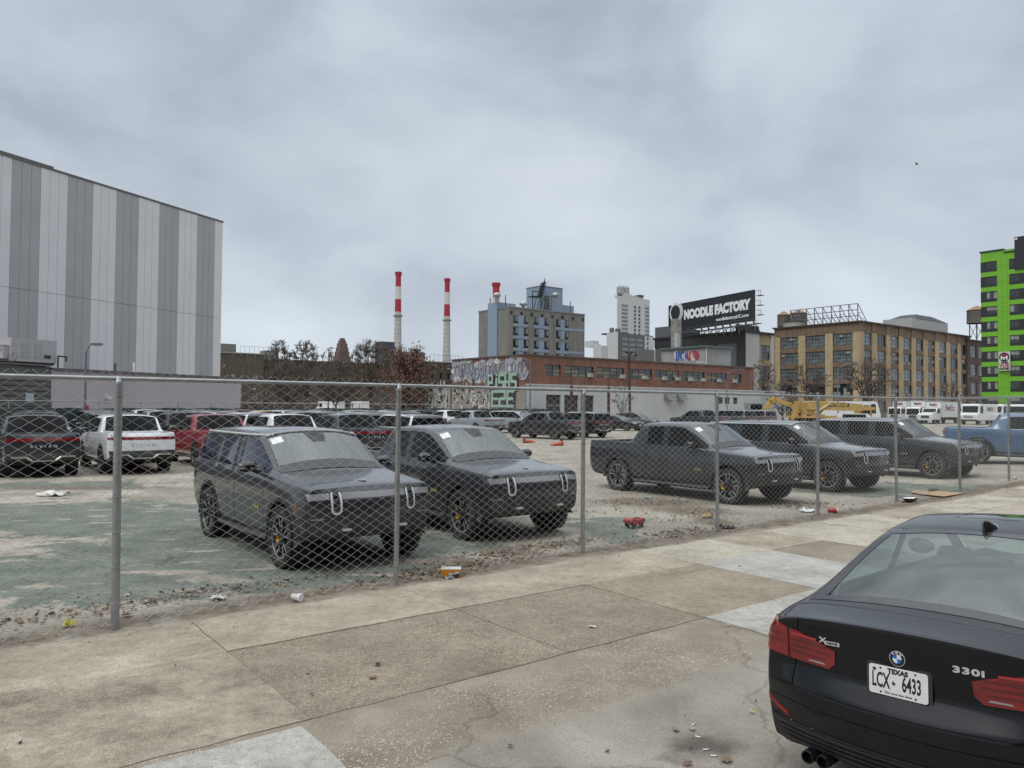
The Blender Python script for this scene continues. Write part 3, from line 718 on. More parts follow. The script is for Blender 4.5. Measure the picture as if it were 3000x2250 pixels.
    for nm, tx, sz, bo, xs, u_, v_ in (('plate_letters', 'LCX', .108, .0026, .46, -.090, -.004), ('plate_letters', '6433', .108, .0026, .46, .070, -.004), ('state_letters', 'TEXAS', .034, .002, 1.05, .0, .053), ('motto_letters', 'The Lone Star State', .0155, .0003, 1.15, 0, -.060)):
        put_text(nm, text_mesh(tx, sz, bo, xs, .001), INK, plate, Q + uy_ * u_ + uz_ * v_, uy_, uz_)
    tx = [(-.25, .5), (0, .5), (0, .15), (.45, .05), (.5, -.15), (.2, -.45), (.1, -.75), (-.1, -.6), (-.25, -.2), (-.4, -.25), (-.6, 0), (-.25, 0)]
    g = MB(); g.prism([(p[0] * .02, p[1] * .02) for p in tx], Q + uy_ * -.022 + uz_ * -.004, uy_, uz_, .001)
    stp = [(.014 * (1 if q % 2 else .42) * math.cos(math.pi / 2 + math.pi * q / 5 + math.pi / 5), .014 * (1 if q % 2 else .42) * math.sin(math.pi / 2 + math.pi * q / 5 + math.pi / 5)) for q in range(10)]
    g.prism(stp, Q + uy_ * -.123 + uz_ * .052, uy_, uz_, .001); g.build('plate_emblem', INK, plate)
    for u_ in (-.09, .09):
        for v_ in (.062, -.062):
            b_ = MB(); b_.lathe([(.0005, -.003), (.005, -.002), (.005, .002)], 10, 0, O=Q + uy_ * u_ + uz_ * v_, axis='X'); b_.build('plate_bolt', INK, plate)
    # exhaust pipes
    for y_ in (.52, .43):
        e = MB(); e.lathe([(.030, .16), (.030, .003), (.036, 0), (.039, .004), (.039, .17)], 20, 0, O=(xf - L + .06, y_, .255), axis='X'); e.lathe([(.0005, .05), (.030, .05)], 20, 1, O=(xf - L + .06, y_, .255), axis='X')
        e.build('exhaust_pipe', [mat('black_chrome', (.03, .03, .032), rough=.2, metal=.8), WELL], root, 40)
    # aerial fin
    x0 = xf - 3.04; zr = bv.ray_cast(Vector((x0, 0, 3)), Vector((0, 0, -1)), 4)[0].z; f = MB(); secs = []
    for t_, hgt, w_ in ((0, .006, .022), (.25, .032, .042), (.5, .056, .046), (.75, .076, .035), (.93, .078, .016), (1, .055, .008)):
        x_ = x0 + .11 - .215 * t_; zr_ = bv.ray_cast(Vector((x_, 0, 3)), Vector((0, 0, -1)), 4)[0].z - .003
        secs.append([(x_, w_ * c_, zr_ + hgt * s_) for c_, s_ in ((1, 0), (.86, .42), (.5, .82), (.12, 1), (-.12, 1), (-.5, .82), (-.86, .42), (-1, 0))])
    f.add([v for s_ in secs for v in s_], [(a * 8 + b, a * 8 + b + 1, (a + 1) * 8 + b + 1, (a + 1) * 8 + b) for a in range(5) for b in range(7)] + [tuple(range(40, 48)), tuple(range(7, -1, -1))])
    f.build('aerial_fin', mat('fin_black', (.012, .012, .014), rough=.15, coat=.8), root, 50)
    # black frit round the rear window
    x_a, x_b = xf - 3.14, xf - 4.04
    hit2 = lambda x, y: bv.ray_cast(Vector((x, y, 3)), Vector((0, 0, -1)), 4)
    def frit(poly): put('window_border', decal(bv, poly, (0, 0, 3), (1, 0, 0), (0, 1, 0), (0, 0, -1), .003, .002), mat('frit_black', (.02, .021, .023), rough=.12, ior=1.7), root)
    frit([(x_a + .005, -.60), (x_a + .005, .60), (x_a - .06, .605), (x_a - .06, -.605)][::-1]); frit([(x_b + .05, -.70), (x_b + .05, .70), (x_b - .02, .73), (x_b - .02, -.73)][::-1])
    for s in (1, -1):
        p = [(x_a, .555 * s), (x_b + .03, .65 * s), (x_b + .03, .725 * s), (x_a - .4, .655 * s), (x_a, .60 * s)]; frit(p if s > 0 else p[::-1])
    # cabin: seats, headrests, shelf, so that the windows look into something
    TR = mat('cabin_black', (.022, .022, .024), rough=.8); cab = MB()
    cab.b2((xf - 3.80, -.72, .55), (xf - 1.5, .72, .60)); shelf = MB(); shelf.add([(xf - 4.0, -.70, 1.0), (xf - 4.0, .70, 1.0), (xf - 3.36, .70, .99), (xf - 3.36, -.70, .99)], [(0, 1, 2, 3)]); shelf.build('parcel_shelf', mat('shelf_felt', (.045, .045, .047), rough=.9), root)
    cab.b2((xf - 1.75, -.70, .7), (xf - 1.45, .70, .96)); cab.build('cabin_floor', TR, root)
    for x_, ys_ in ((xf - 3.30, (-.42, 0, .42)), (xf - 2.45, (-.37, .37))):
        for y_ in ys_:
            st_ = MB(); w_ = .25 if len(ys_) == 2 else .21
            secs = [(.60, .10, w_), (.75, .10, w_ + .01), (.95, .085, w_), (1.05, .06, w_ - .05)]; vv = []
            for z_, t_, ww_ in secs:
                xo = x_ - (z_ - .6) * .28
                vv += [(xo + t_ * c_, y_ + ww_ * s_, z_) for c_, s_ in ((1, -.85), (1, .85), (.3, 1), (-.7, 1), (-1, .8), (-1, -.8), (-.7, -1), (.3, -1))]
            st_.add(vv, [(a * 8 + b, a * 8 + (b + 1) % 8, (a + 1) * 8 + (b + 1) % 8, (a + 1) * 8 + b) for a in range(3) for b in range(8)] + [tuple(range(24, 32))]); so = st_.build('seat', TR, root, 60)
            hr = MB(); xo = x_ - .17; hr.lathe([(.001, -.085), (.10, -.08), (.128, -.03), (.13, .03), (.10, .08), (.001, .09)], 14, 0); 
            hr.v = [(v[0] * .48 + xo, v[1] * 1.0 + y_, v[2] + (1.13 if len(ys_) == 2 else 1.08)) for v in hr.v]; hr.build('headrest', TR, so, True)
    whl = MB(); 
    for q in range(20):
        a, b = 2 * math.pi * q / 20, 2 * math.pi * (q + 1) / 20; whl.tube((xf - 1.95, .37 + .18 * math.cos(a), .92 + .18 * math.sin(a)), (xf - 1.95, .37 + .18 * math.cos(b), .92 + .18 * math.sin(b)), .015, None, 6)
    whl.build('steering_wheel', TR, root)
    tg_ = MB(); tg_.prism([(-.022, 0), (-.03, -.012), (-.026, -.014), (-.012, .002), (.012, .002), (.026, -.014), (.03, -.012), (.022, 0), (.018, .05), (-.018, .05)], (xf - 3.45, .05, 1.02), (0, -1, 0), (.3, 0, 1), .004); tg_.build('hanging_tag', PAPER, root)
    for s in (1, -1):
        mr = MB(); ring_ = []
        for yy_, rx, rz_ in ((0, .03, .03), (.05, .07, .06), (.12, .085, .07), (.17, .07, .055), (.20, .03, .03)):
            ring_.append([(xf - 1.72 + rx * .7 * math.cos(a), s * (.87 + yy_), 1.04 + rz_ * math.sin(a)) for a in [2 * math.pi * q / 12 for q in range(12)]])
        mr.add([v for r_ in ring_ for v in r_], [(k_ * 12 + q, k_ * 12 + (q + 1) % 12, (k_ + 1) * 12 + (q + 1) % 12, (k_ + 1) * 12 + q) for k_ in range(4) for q in range(12)] + [tuple(range(48, 60))]); mr.build('wing_mirror', P, root, 60)
        for xd in (xf - 2.42, xf - 3.28): put('door_handle', decal(bv, rrect(xd - .10, .80, xd + .10, .825, .01), (0, s * 2, 0), (1, 0, 0), uz, (0, -s, 0), .02), P, root)
        put('headlight', decal(bv, [(s * .36, .60), (s * .70, .60), (s * .74, .67), (s * .40, .675)][::s], (xf + .5, 0, 0), (0, 1, 0), uz, (-1, 0, 0), .004), LAMPG, root)
        bl = [(xf - 1.62, .972), (xf - 2.4, .985), (xf - 3.45, 1.012)]; t_ = MB(); pts = []
        for a in range(12):
            x_ = xf - 1.62 - 1.85 * a / 11; z_ = .972 + .042 * a / 11; h = bv.ray_cast(Vector((x_, s * 3, z_)), Vector((0, -s, 0)), 4)[0]; pts.append(h + Vector((0, s * .003, 0)))
        t_.path(pts, .006, 5); t_.build('window_trim', TRIM, root)
    for y_ in (-.10, .10): put('kidney_grille', decal(bv, rrect(y_ - .085, .54, y_ + .085, .66, .03), (xf + .5, 0, 0), (0, 1, 0), uz, (-1, 0, 0), .004), TRIM, root)
    MB().b2((-wb / 2 + .35, -.68, .17), (wb / 2 - .35, .68, .26)).build('underbody', WELL, root)
    return root

# ---- ordinary cars between the trucks
def make_plain(kind, label, cat, paintk, sc=(1, 1, 1)):
    sed = kind == 'sedan'; L = 4.75; wb = 2.78; xf = wb / 2 + .9; hb = .95 if sed else 1.06; hr = 1.45 if sed else 1.70
    def rows(d, w, zb, z6, top): return [(xf - d, y, z) for y, z in [(0, zb), (w - .1, zb), (w - .03, zb + .06), (w - .005, .48), (w, .68), (w - .012, z6 - .1), (w - .05, z6)] + top]
    def hd(w, z6, zc): return [(w - .09, z6 + .02), (w - .14, z6 + .03), (w - .24, zc - .02), (.38, zc - .005), (0, zc)]
    hf = hb - .18
    S = [rows(.12, .80, .26, hf, hd(.80, hf, hf + .04)), rows(.32, .88, .24, hf + .06, hd(.88, hf + .06, hf + .10)), rows(.9, .92, .22, hb - .06, hd(.92, hb - .06, hb - .02)),
         rows(1.42, .92, .22, hb, [(.84, hb + .02), (.79, hb + .03), (.72, hb + .04), (.38, hb + .05), (0, hb + .055)])]
    def cab(d, dz, w8=.66, w=.92): return rows(d, w, .22, hb + .01, [(.85, hb + .035), (w8, hr - .11 - dz), (w8 - .07, hr - .06 - dz), (.34, hr - .02 - dz), (0, hr - dz)])
    S += [cab(2.16, .05), cab(2.5, .005), cab(2.66, 0), cab(2.72, 0)]
    if sed:
        S += [cab(3.2, .05), rows(3.95, .91, .22, hb + .01, [(.83, hb + .03), (.78, hb + .045), (.68, hb + .06), (.36, hb + .08), (0, hb + .085)]), rows(4.4, .88, .25, hb, hd(.88, hb, hb + .06)), rows(4.6, .80, .30, hb - .03, hd(.80, hb - .03, hb + .04))]; kr = 6
    else:
        S += [cab(3.45, .02), cab(3.51, .02), cab(4.15, .07, .65, .91), rows(4.6, .84, .36, hb + .01, [(.80, hb + .035), (.63, hr - .22), (.58, hr - .15), (.34, hr - .12), (0, hr - .11)])]; kr = 9
        S[-1] = [(x + (0 if j < 8 else .22), y, z) for j, (x, y, z) in enumerate(S[-1])]
    nS = len(S)
    def tg(i, j, s):
        q = '.L' if s > 0 else '.R'
        if j == 0: return 'well'
        if j in (1, 2) and not sed: return 'trim'
        if i < 3 and j >= 8: return 'hood'
        if i == 3 and j >= 9: return 'screen'
        if j == 7:
            if i in (3, 4, 5): return 'sf' + q
            if i == 6: return 'pil' + q
            if i == 7: return 'sr' + q
            if not sed and i == 8: return 'pil' + q
            if not sed and i == 9: return 'sq' + q
        if 3 <= j <= 6:
            if i in (3, 4, 5): return 'df' + q
            if i == 7: return 'dr' + q
        if sed and i == 8 and j >= 9: return 'rglass'
        return 'body'
    def ct(nm, r, t):
        if r <= 2: return 'low' if nm == 'front' else 'rlow'
        if nm == 'rear' and not sed and r == 7: return 'rglass'
        return 'body'
    crs = {'rows': {1: .5, 6: .4, 7: lambda i: .7 if 3 <= i else .1, 8: lambda i: .6 if i >= 3 else .1}, 'stations': {3: lambda j: .7 if j >= 8 else 0, nS - 1: .35, 0: .3}, 'front': {6: .3}, 'rear': {6: .4}}
    me, names = body_mesh(kind, S, 5, 6, kr, lambda r, t: .15 * (1 - t * t), lambda r, t: .10 * (1 - t * t), tg, crs, [(wb / 2, .34), (-wb / 2, .34)], .385, 2, ww=.26, cap_tag=ct)
    parts, bv = split_mesh(me, names, .005); root = thing('sedan' if sed else 'crossover', label, cat); P = paint_mat(paintk)
    assemble(root, parts, {'body': P, 'trim': TRIM, 'low': P if sed else TRIM, 'rlow': P if sed else TRIM, 'screen': SCREEN, 'rglass': GLASS, 'sf': GLASS, 'sr': GLASS, 'sq': GLASS, 'pil': TRIM})
    add_wheels(root, [(wb / 2, .79, .34, 1), (wb / 2, -.79, .34, 1), (-wb / 2, .79, .34, 0), (-wb / 2, -.79, .34, 0)], 'plain', False, R=.34, Wd=.23, rr=.235, style='plain')
    F = (xf + .5, 0, 0); dF = (-1, 0, 0); uy = (0, 1, 0); uz = (0, 0, 1)
    put('grille', decal(bv, rrect(-.42, hf - .20, .42, hf - .02, .03), F, uy, uz, dF, .005), TRIM, root); put('air_intake', decal(bv, rrect(-.55, .34, .55, .46, .03), F, uy, uz, dF, .005), TRIM, root)
    put('number_plate', decal(bv, rrect(-.16, .50, .16, .60, .01), F, uy, uz, dF, .008), PLATEW, root)
    for s in (1, -1):
        put('headlight', decal(bv, [(s * .46, hf - .06), (s * .78, hf - .045), (s * .80, hf + .01), (s * .48, hf - .01)][::s], F, uy, uz, dF, .006), LAMPW, root)
        mr = MB(); mr.lathe([(.001, -.06), (.06, -.05), (.08, 0), (.06, .05), (.001, .06)], 12); mr.v = [(v[0] + xf - 1.72, v[1] * 1.1 + s * .98, v[2] + hb + .08) for v in mr.v]; mr.build('wing_mirror', P, root, True)
        put('tail_light', decal(bv, rrect(min(s * .45, s * .78), hb - .16, max(s * .45, s * .78), hb - .04, .02), (xf - L - .5, 0, 0), (0, -1, 0), uz, (1, 0, 0), .006) if True else None, LAMPR, root) if False else None
        put('tail_light', decal(bv, rrect(min(-s * .45, -s * .76), hb - .16, max(-s * .45, -s * .76), hb - .05, .02), (xf - L - .5, 0, 0), (0, -1, 0), uz, (1, 0, 0), .006), LAMPR, root)
    MB().b2((-wb / 2 + .35, -.68, .2), (wb / 2 - .35, .68, .3)).build('underbody', WELL, root)
    return root
# ------------------------------------------------------------------ ground
def blob(x, y, px, py, r, asp=1.0):
    c = gnd(px, py); return math.exp(-(((x - c.x) / (r * asp)) ** 2 + ((y - c.y) / r) ** 2))
GREEN = [(150, 1500, 2.2, 1.6), (60, 1700, 1.4, 1.3), (430, 1640, 1.3, 1.2), (330, 1530, 1.6, 1.5), (560, 1700, .9, 1.4), (1020, 1680, .8, 1.8), (1310, 1600, .8, 1.5), (1740, 1530, 1.0, 1.0), (1800, 1570, .8, .9),
         (2600, 1430, 1.6, 1.3), (2750, 1440, 1.4, 1.3), (200, 1420, 1.4, 2.2), (980, 1560, 2.0, 1), (2480, 1440, 1.4, 1), (620, 1600, 1.4, 1)]
DIRT = [(2070, 2140, .20, 1.7), (1780, 2240, .2, 1.8), (1880, 1470, 1.1, 1.5), (2050, 1500, .8, 1.2), (1500, 1620, .35, 2), (2280, 1470, .8, 1.6), (250, 1430, .7, 4), (1350, 1650, .35, 2.2), (2100, 1530, .6, 1)]
def attrs(x, y):
    p = Vector((x, y, 0)) - P1; s, t = p.dot(U), p.dot(NV)
    gr = min(1, sum(blob(x, y, a, b, r, q) for a, b, r, q in GREEN)) if y < 45 else .25
    if t > -.15: gr *= max(0, 1 - (t + .15) / .3)
    di = min(1, sum(blob(x, y, a, b, r, q) for a, b, r, q in DIRT)) if y < 60 else .2
    di = max(di, math.exp(-((t - .05) / .42) ** 2) * .85 if t < .5 else math.exp(-((t - .05) / .3) ** 2))
    ag = sm(.3, .6, t) * (1 - sm(4.15, 4.75, t)); ro = sm(4.1, 4.7, t)
    if t > 5 : di = max(di, .75 * math.exp(-((s - 2.6) / .5) ** 2 - ((t - 5.15) / .22) ** 2))
    return gr, di, ag, ro
def ground():
    def axis(lo, hi, stp, ext):
        a = []; v = lo
        while v < hi: a.append(v); v += stp
        g = stp; v = hi; up = []
        while v < ext: up.append(v); g *= 1.28; v += g
        up.append(ext); g = stp; v = lo; dn = []
        while v > -ext: v -= g; g *= 1.28; dn.append(max(v, -ext))
        return dn[::-1] + a + up
    ss, ts = axis(-9, 27, .14, 4000), axis(-16, 6.5, .14, 4000)
    vs = []; A = []
    for t in ts:
        for s in ss:
            p = P1 + U * s + NV * t; far = abs(s) > 300 or abs(t) > 300
            z = 0 if far else zg(p.x, p.y) + .012 * mnoise.noise(Vector((p.x * .7, p.y * .7, 0))) * (1 if t < .2 else .3)
            vs.append((p.x, p.y, z)); A.append((.2, .2, 0, 0) if far else attrs(p.x, p.y))
    n = len(ss); fs = [(j * n + i, (j + 1) * n + i, (j + 1) * n + i + 1, j * n + i + 1) for j in range(len(ts) - 1) for i in range(n - 1)]
    me = bpy.data.meshes.new('ground'); me.from_pydata(vs, [], fs)
    if me.polygons[0].normal.z < 0: me.flip_normals()
    for k, nm in enumerate(('green', 'dirt', 'agg', 'road')):
        a = me.attributes.new(nm, 'FLOAT', 'POINT'); a.data.foreach_set('value', [q[k] for q in A])
    me.polygons.foreach_set('use_smooth', [True] * len(fs))
    m = bpy.data.materials.new('lot_ground'); m.use_nodes = True; nt = m.node_tree; b = nt.nodes['Principled BSDF']
    tc = N(nt, 'ShaderNodeTexCoord').outputs['Object']
    def noise(sc, det=8.0, ro=.62, dist=0.0): return N(nt, 'ShaderNodeTexNoise', {'Vector': tc, 'Scale': sc, 'Detail': det, 'Roughness': ro, 'Distortion': dist}).outputs[0]
    def at_(nm): return N(nt, 'ShaderNodeAttribute', attribute_name=nm).outputs['Fac']
    def edge(a, nz, w, lo, hi): return ramp(nt, M(nt, 'ADD', a, M(nt, 'MULTIPLY', M(nt, 'SUBTRACT', nz, .5), w)).outputs[0], [(lo, (0,) * 3), (hi, (1,) * 3)]).outputs[0]
    base = ramp(nt, noise(.55), [(.30, (.205, .183, .15)), (.45, (.285, .257, .213)), (.58, (.355, .323, .27)), (.72, (.44, .405, .345))]).outputs[0]
    fine = ramp(nt, noise(14, 6), [(.3, (.55, .55, .55)), (.5, (1, 1, 1)), (.75, (1.2, 1.18, 1.14))]).outputs[0]
    base = mixc(nt, 1.0, base, fine, 'MULTIPLY').outputs[2]
    gcol = ramp(nt, noise(1.6), [(.3, (.098, .111, .094)), (.5, (.145, .163, .138)), (.7, (.195, .213, .18))]).outputs[0]
    gcol = mixc(nt, 1.0, gcol, fine, 'MULTIPLY').outputs[2]
    gm = edge(at_('green'), noise(.95, 9, .70, .5), 3.4, .46, .62)
    strp = N(nt, 'ShaderNodeTexNoise', {'Vector': N(nt, 'ShaderNodeMapping', {0: tc, 2: (0, 0, -GRID), 3: (1.0, 2.6, 1)}), 'Scale': 1.0, 'Detail': 8.0}).outputs[0]
    gm = M(nt, 'MULTIPLY', gm, ramp(nt, strp, [(.36, (0,) * 3), (.41, (1,) * 3)]).outputs[0]).outputs[0]
    col = mixc(nt, gm, base, gcol).outputs[2]
    dcol = ramp(nt, noise(5.5), [(.3, (.075, .06, .046)), (.5, (.15, .122, .092)), (.68, (.235, .195, .15))]).outputs[0]
    dm = edge(at_('dirt'), noise(2.2, 9, .7), 1.7, .40, .85)
    col = mixc(nt, dm, col, dcol).outputs[2]
    v = N(nt, 'ShaderNodeTexVoronoi', {'Vector': tc, 'Scale': 78.0, 'Randomness': 1.0}); vh = v.outputs['Distance']
    cell = N(nt, 'ShaderNodeSeparateColor', {0: v.outputs['Color']}).outputs[0]
    matrix = ramp(nt, noise(1.5), [(.32, (.17, .145, .111)), (.5, (.235, .204, .16)), (.7, (.31, .276, .222))]).outputs[0]
    peb = ramp(nt, cell, [(0, (.10, .085, .07)), (.35, (.20, .17, .13)), (.7, (.33, .285, .22)), (.87, (.42, .37, .29)), (.95, (.66, .60, .49))], 'LINEAR').outputs[0]
    pm_ = ramp(nt, vh, [(.32, (1,) * 3), (.55, (0,) * 3)]).outputs[0]
    show = ramp(nt, noise(.8, 6), [(.38, (.15,) * 3), (.58, (.9,) * 3)]).outputs[0]
    agc = mixc(nt, M(nt, 'MULTIPLY', pm_, show).outputs[0], matrix, peb).outputs[2]
    col = mixc(nt, edge(at_('agg'), noise(1.6), .5, .4, .62), col, agc).outputs[2]
    rc = ramp(nt, noise(1.1, 9), [(.3, (.215, .193, .16)), (.5, (.30, .272, .23)), (.7, (.38, .348, .30))]).outputs[0]
    rsp = ramp(nt, noise(85, 3), [(.35, (.74,) * 3), (.6, (1.03,) * 3), (.72, (1.25, 1.22, 1.17))]).outputs[0]
    rc = mixc(nt, 1.0, rc, rsp, 'MULTIPLY').outputs[2]
    rc = mixc(nt, M(nt, 'MULTIPLY', dm, .75).outputs[0], rc, (.055, .050, .043)).outputs[2]
    col = mixc(nt, edge(at_('road'), noise(1.3, 9), 1.1, .38, .62), col, rc).outputs[2]
    cr = N(nt, 'ShaderNodeTexVoronoi', {'Vector': N(nt, 'ShaderNodeVectorMath', {0: tc, 1: N(nt, 'ShaderNodeTexNoise', {'Vector': tc, 'Scale': 1.5, 'Detail': 4.0}).outputs[1]}, operation='ADD'), 'Scale': .33}, feature='DISTANCE_TO_EDGE').outputs[0]
    crk = ramp(nt, cr, [(.0, (.62,) * 3), (.009, (1,) * 3)]).outputs[0]
    col = mixc(nt, .8, col, mixc(nt, 1.0, col, crk, 'MULTIPLY').outputs[2]).outputs[2]
    nt.links.new(col, b.inputs['Base Color']); b.inputs['Roughness'].default_value = .88; b.inputs['Specular IOR Level'].default_value = .25
    h = M(nt, 'ADD', M(nt, 'MULTIPLY', noise(22, 5), .6), M(nt, 'MULTIPLY', noise(4, 6), .5))
    nt.links.new(N(nt, 'ShaderNodeBump', {'Height': h, 'Strength': .5, 'Distance': .025}).outputs[0], b.inputs['Normal'])
    me.materials.append(m); return tag(link('ground', me), 'worn dusty lot with flaking green court paint', None, None, 'structure')
ground()
def slab_mat(name, stops, peb=0.0, pscale=55.0, stain=(.16, .14, .115)):
    m = bpy.data.materials.new(name); m.use_nodes = True; nt = m.node_tree; b = nt.nodes['Principled BSDF']; tc = N(nt, 'ShaderNodeTexCoord').outputs['Object']
    def noise(sc, det=8.0, ro=.62): return N(nt, 'ShaderNodeTexNoise', {'Vector': tc, 'Scale': sc, 'Detail': det, 'Roughness': ro}).outputs[0]
    c = ramp(nt, noise(1.3, 9, .66), stops).outputs[0]
    sp = mixc(nt, 1.0, ramp(nt, noise(95, 3), [(.34, (.66,) * 3), (.5, (1,) * 3), (.68, (1.2, 1.19, 1.16))]), ramp(nt, noise(11, 5), [(.34, (.80,) * 3), (.5, (1,) * 3), (.7, (1.12, 1.11, 1.09))]), 'MULTIPLY')
    c = mixc(nt, 1.0, c, sp.outputs[2], 'MULTIPLY').outputs[2]
    if peb:
        v = N(nt, 'ShaderNodeTexVoronoi', {'Vector': tc, 'Scale': pscale}); cell = N(nt, 'ShaderNodeSeparateColor', {0: v.outputs['Color']}).outputs[0]
        pc = ramp(nt, cell, [(0, (.09, .078, .062)), (.35, (.19, .16, .12)), (.6, (.30, .255, .19)), (.85, (.42, .36, .27)), (.97, (.60, .54, .43))]).outputs[0]
        f = M(nt, 'MULTIPLY', ramp(nt, v.outputs['Distance'], [(.3, (1,) * 3), (.55, (0,) * 3)]).outputs[0], ramp(nt, noise(.9, 5), [(.36, (.1 * peb,) * 3), (.58, (peb,) * 3)]).outputs[0])
        c = mixc(nt, f, c, pc).outputs[2]
    f2 = ramp(nt, noise(.75, 9, .7), [(.54, (0,) * 3), (.74, (.65,) * 3)]).outputs[0]
    c = mixc(nt, f2, c, stain).outputs[2]
    nt.links.new(c, b.inputs['Base Color']); b.inputs['Roughness'].default_value = .9; b.inputs['Specular IOR Level'].default_value = .2
    nt.links.new(N(nt, 'ShaderNodeBump', {'Height': noise(26, 5), 'Strength': .35, 'Distance': .012}).outputs[0], b.inputs['Normal'])
    return m
SL = [slab_mat('slab_dusty', [(.3, (.245, .21, .162)), (.5, (.35, .308, .245)), (.7, (.46, .415, .338))], .5, 85), slab_mat('slab_pebbly', [(.3, (.165, .14, .107)), (.5, (.228, .197, .153)), (.7, (.305, .27, .215))], 1.0, 80),
      slab_mat('slab_fresh', [(.32, (.29, .278, .25)), (.5, (.375, .362, .33)), (.68, (.44, .427, .39))], 0, 1, (.30, .29, .27)), slab_mat('slab_brown', [(.3, (.20, .168, .122)), (.5, (.27, .232, .174)), (.7, (.34, .30, .232))], .6, 70),
      slab_mat('slab_grey', [(.3, (.31, .28, .23)), (.5, (.41, .375, .31)), (.7, (.50, .46, .39))], .1, 50), slab_mat('slab_worn', [(.36, (.15, .127, .10)), (.45, (.25, .217, .17)), (.6, (.37, .328, .262))], .6, 80)]
def sidewalk():
    rnd = random.Random(5); js = [-7.2, -5.2, -3.3, -1.3, .64, 3.05, 4.95, 7.1, 8.84, 10.32, 12.1, 14.0, 15.9, 17.8, 19.7, 21.6, 23.5, 25.4, 27.3, 29.2, 31.1]
    mb = MB()
    ty = {'A': [0, 0, 0, 0, 0, 0, 0, 4, 0, 4, 4, 0, 4, 4, 0, 4, 4, 0, 4, 4], 'B': [0, 0, 5, 5, 1, 1, 3, 2, None, 4, 0, 4, 4, 0, 4, 2, 4, 4, 0, 4], 'C': [2, 2, 2, 2, None, None, 2, 2, 2, 4, 4, 4, 0, 4, 4, 4, 4, 4, 4, 4]}
    for row, t0, t1 in (('A', .42, 1.6), ('B', 1.6, 3.42), ('C', 3.42, 4.3)):
        for i in range(len(js) - 1):
            k = ty[row][i]
            if k is None: continue
            g = .0035; s0, s1 = js[i] + g, js[i + 1] - g; ta, tb = t0 + g, t1 - g; zz = .008 + rnd.uniform(-.003, .005) + (.004 if k == 2 else 0)
            if row == 'C' and i == 3: s0 = -3.2; s1 -= .11; ta += .09
            if row == 'C' and i < 3: continue
            n = max(3, int((s1 - s0) / .22)); m_ = max(3, int((tb - ta) / .22)); vs = []; slope = rnd.uniform(-.004, .004)
            def P(a, b):
                s = s0 + (s1 - s0) * a; t = ta + (tb - ta) * b
                e = 0
                if row == 'A' and b == 0: t += .09 * mnoise.noise(Vector((s * 1.3, 3, 1))) + .05 * mnoise.noise(Vector((s * 4, 3, 1)))
                elif a in (0, 1) or b in (0, 1):
                    e = .02 * mnoise.noise(Vector((s * 5, t * 5, 2))) if k != 2 else .004 * mnoise.noise(Vector((s * 5, t * 5, 2)))
                q = st(s + (e if a in (0, 1) else 0), t + (e if b in (0, 1) else 0)); return Vector((q.x, q.y, zg(q.x, q.y) + zz + slope * (a - .5)))
            for b in range(m_ + 1):
                for a in range(n + 1): vs.append(P(a / n, b / m_))
            w = n + 1; fs = [(b * w + a, (b + 1) * w + a, (b + 1) * w + a + 1, b * w + a + 1) for b in range(m_) for a in range(n)]
            bd = [a for a in range(w)] + [b * w + n for b in range(1, m_ + 1)] + [m_ * w + a for a in range(n - 1, -1, -1)] + [b * w for b in range(m_ - 1, 0, -1)]
            o = len(vs); vs += [vs[q] - Vector((0, 0, .05)) for q in bd]; L = len(bd); fs += [(bd[q], bd[(q + 1) % L], o + (q + 1) % L, o + q) for q in range(L)]
            mb.add(vs, fs, k)
    me = mb.mesh('sidewalk', SL, 30); bm = bmesh.new(); bm.from_mesh(me); bmesh.ops.recalc_face_normals(bm, faces=bm.faces); bm.to_mesh(me); bm.free()
    tag(link('sidewalk', me), 'patched concrete sidewalk slabs', None, None, 'structure')
sidewalk()
def scatter_stuff(name, label, n, fn, cols, smin, smax, flat=.5, seed=1):
    """loose stuff that nobody could count: one object"""
    rnd = random.Random(seed); mb = MB()
    for _ in range(n):
        x, y = fn(rnd); r = rnd.uniform(smin, smax) * rnd.choice((.5, .7, 1)); c = Vector((x, y, zg(x, y) + r * flat * .5 + .012)); R = Euler((rnd.uniform(-.5, .5), rnd.uniform(-.5, .5), rnd.uniform(0, 6.3))).to_matrix()
        vs = [c + R @ Vector((a * r * rnd.uniform(.6, 1.2), b * r * rnd.uniform(.5, 1), d * r * flat * rnd.uniform(.6, 1.2))) for a, b, d in ((1, 0, 0), (-1, 0, 0), (0, 1, 0), (0, -1, 0), (0, 0, 1), (0, 0, -1))]
        mb.add(vs, [(0, 2, 4), (2, 1, 4), (1, 3, 4), (3, 0, 4), (2, 0, 5), (1, 2, 5), (3, 1, 5), (0, 3, 5)], rnd.randrange(len(cols)))
    o = mb.build(name, cols); return tag(o, label, None, None, 'stuff')
PB = [mat('pebble_%d' % i, c, rough=.9, var=.25, scale=30) for i, c in enumerate([(.30, .27, .22), (.20, .17, .14), (.42, .40, .36), (.12, .10, .085), (.34, .27, .19), (.09, .085, .09)])]
LF = [mat('leaf_%d' % i, c, rough=.8, var=.25, scale=30) for i, c in enumerate([(.10, .06, .035), (.16, .10, .055), (.07, .05, .035), (.22, .15, .08), (.13, .115, .09)])]
def along(rnd):
    s = rnd.uniform(-3, 24); t = rnd.gauss(-.12, .22) if rnd.random() < .7 else rnd.uniform(-1.2, .6); p = st(s, t); return p.x, p.y
def clump(rnd):
    c = rnd.choice([(480, 1745, .45, .16), (620, 1740, .5, .12), (150, 1790, .7, .2), (2040, 1500, .45, .3), (2080, 1510, .35, .25), (1860, 1470, 1.0, .5), (2000, 1530, .7, .35)])
    p = gnd(c[0], c[1]); a, b = rnd.gauss(0, c[2]), rnd.gauss(0, c[3]); q = p + U * a + NV * b; return q.x, q.y
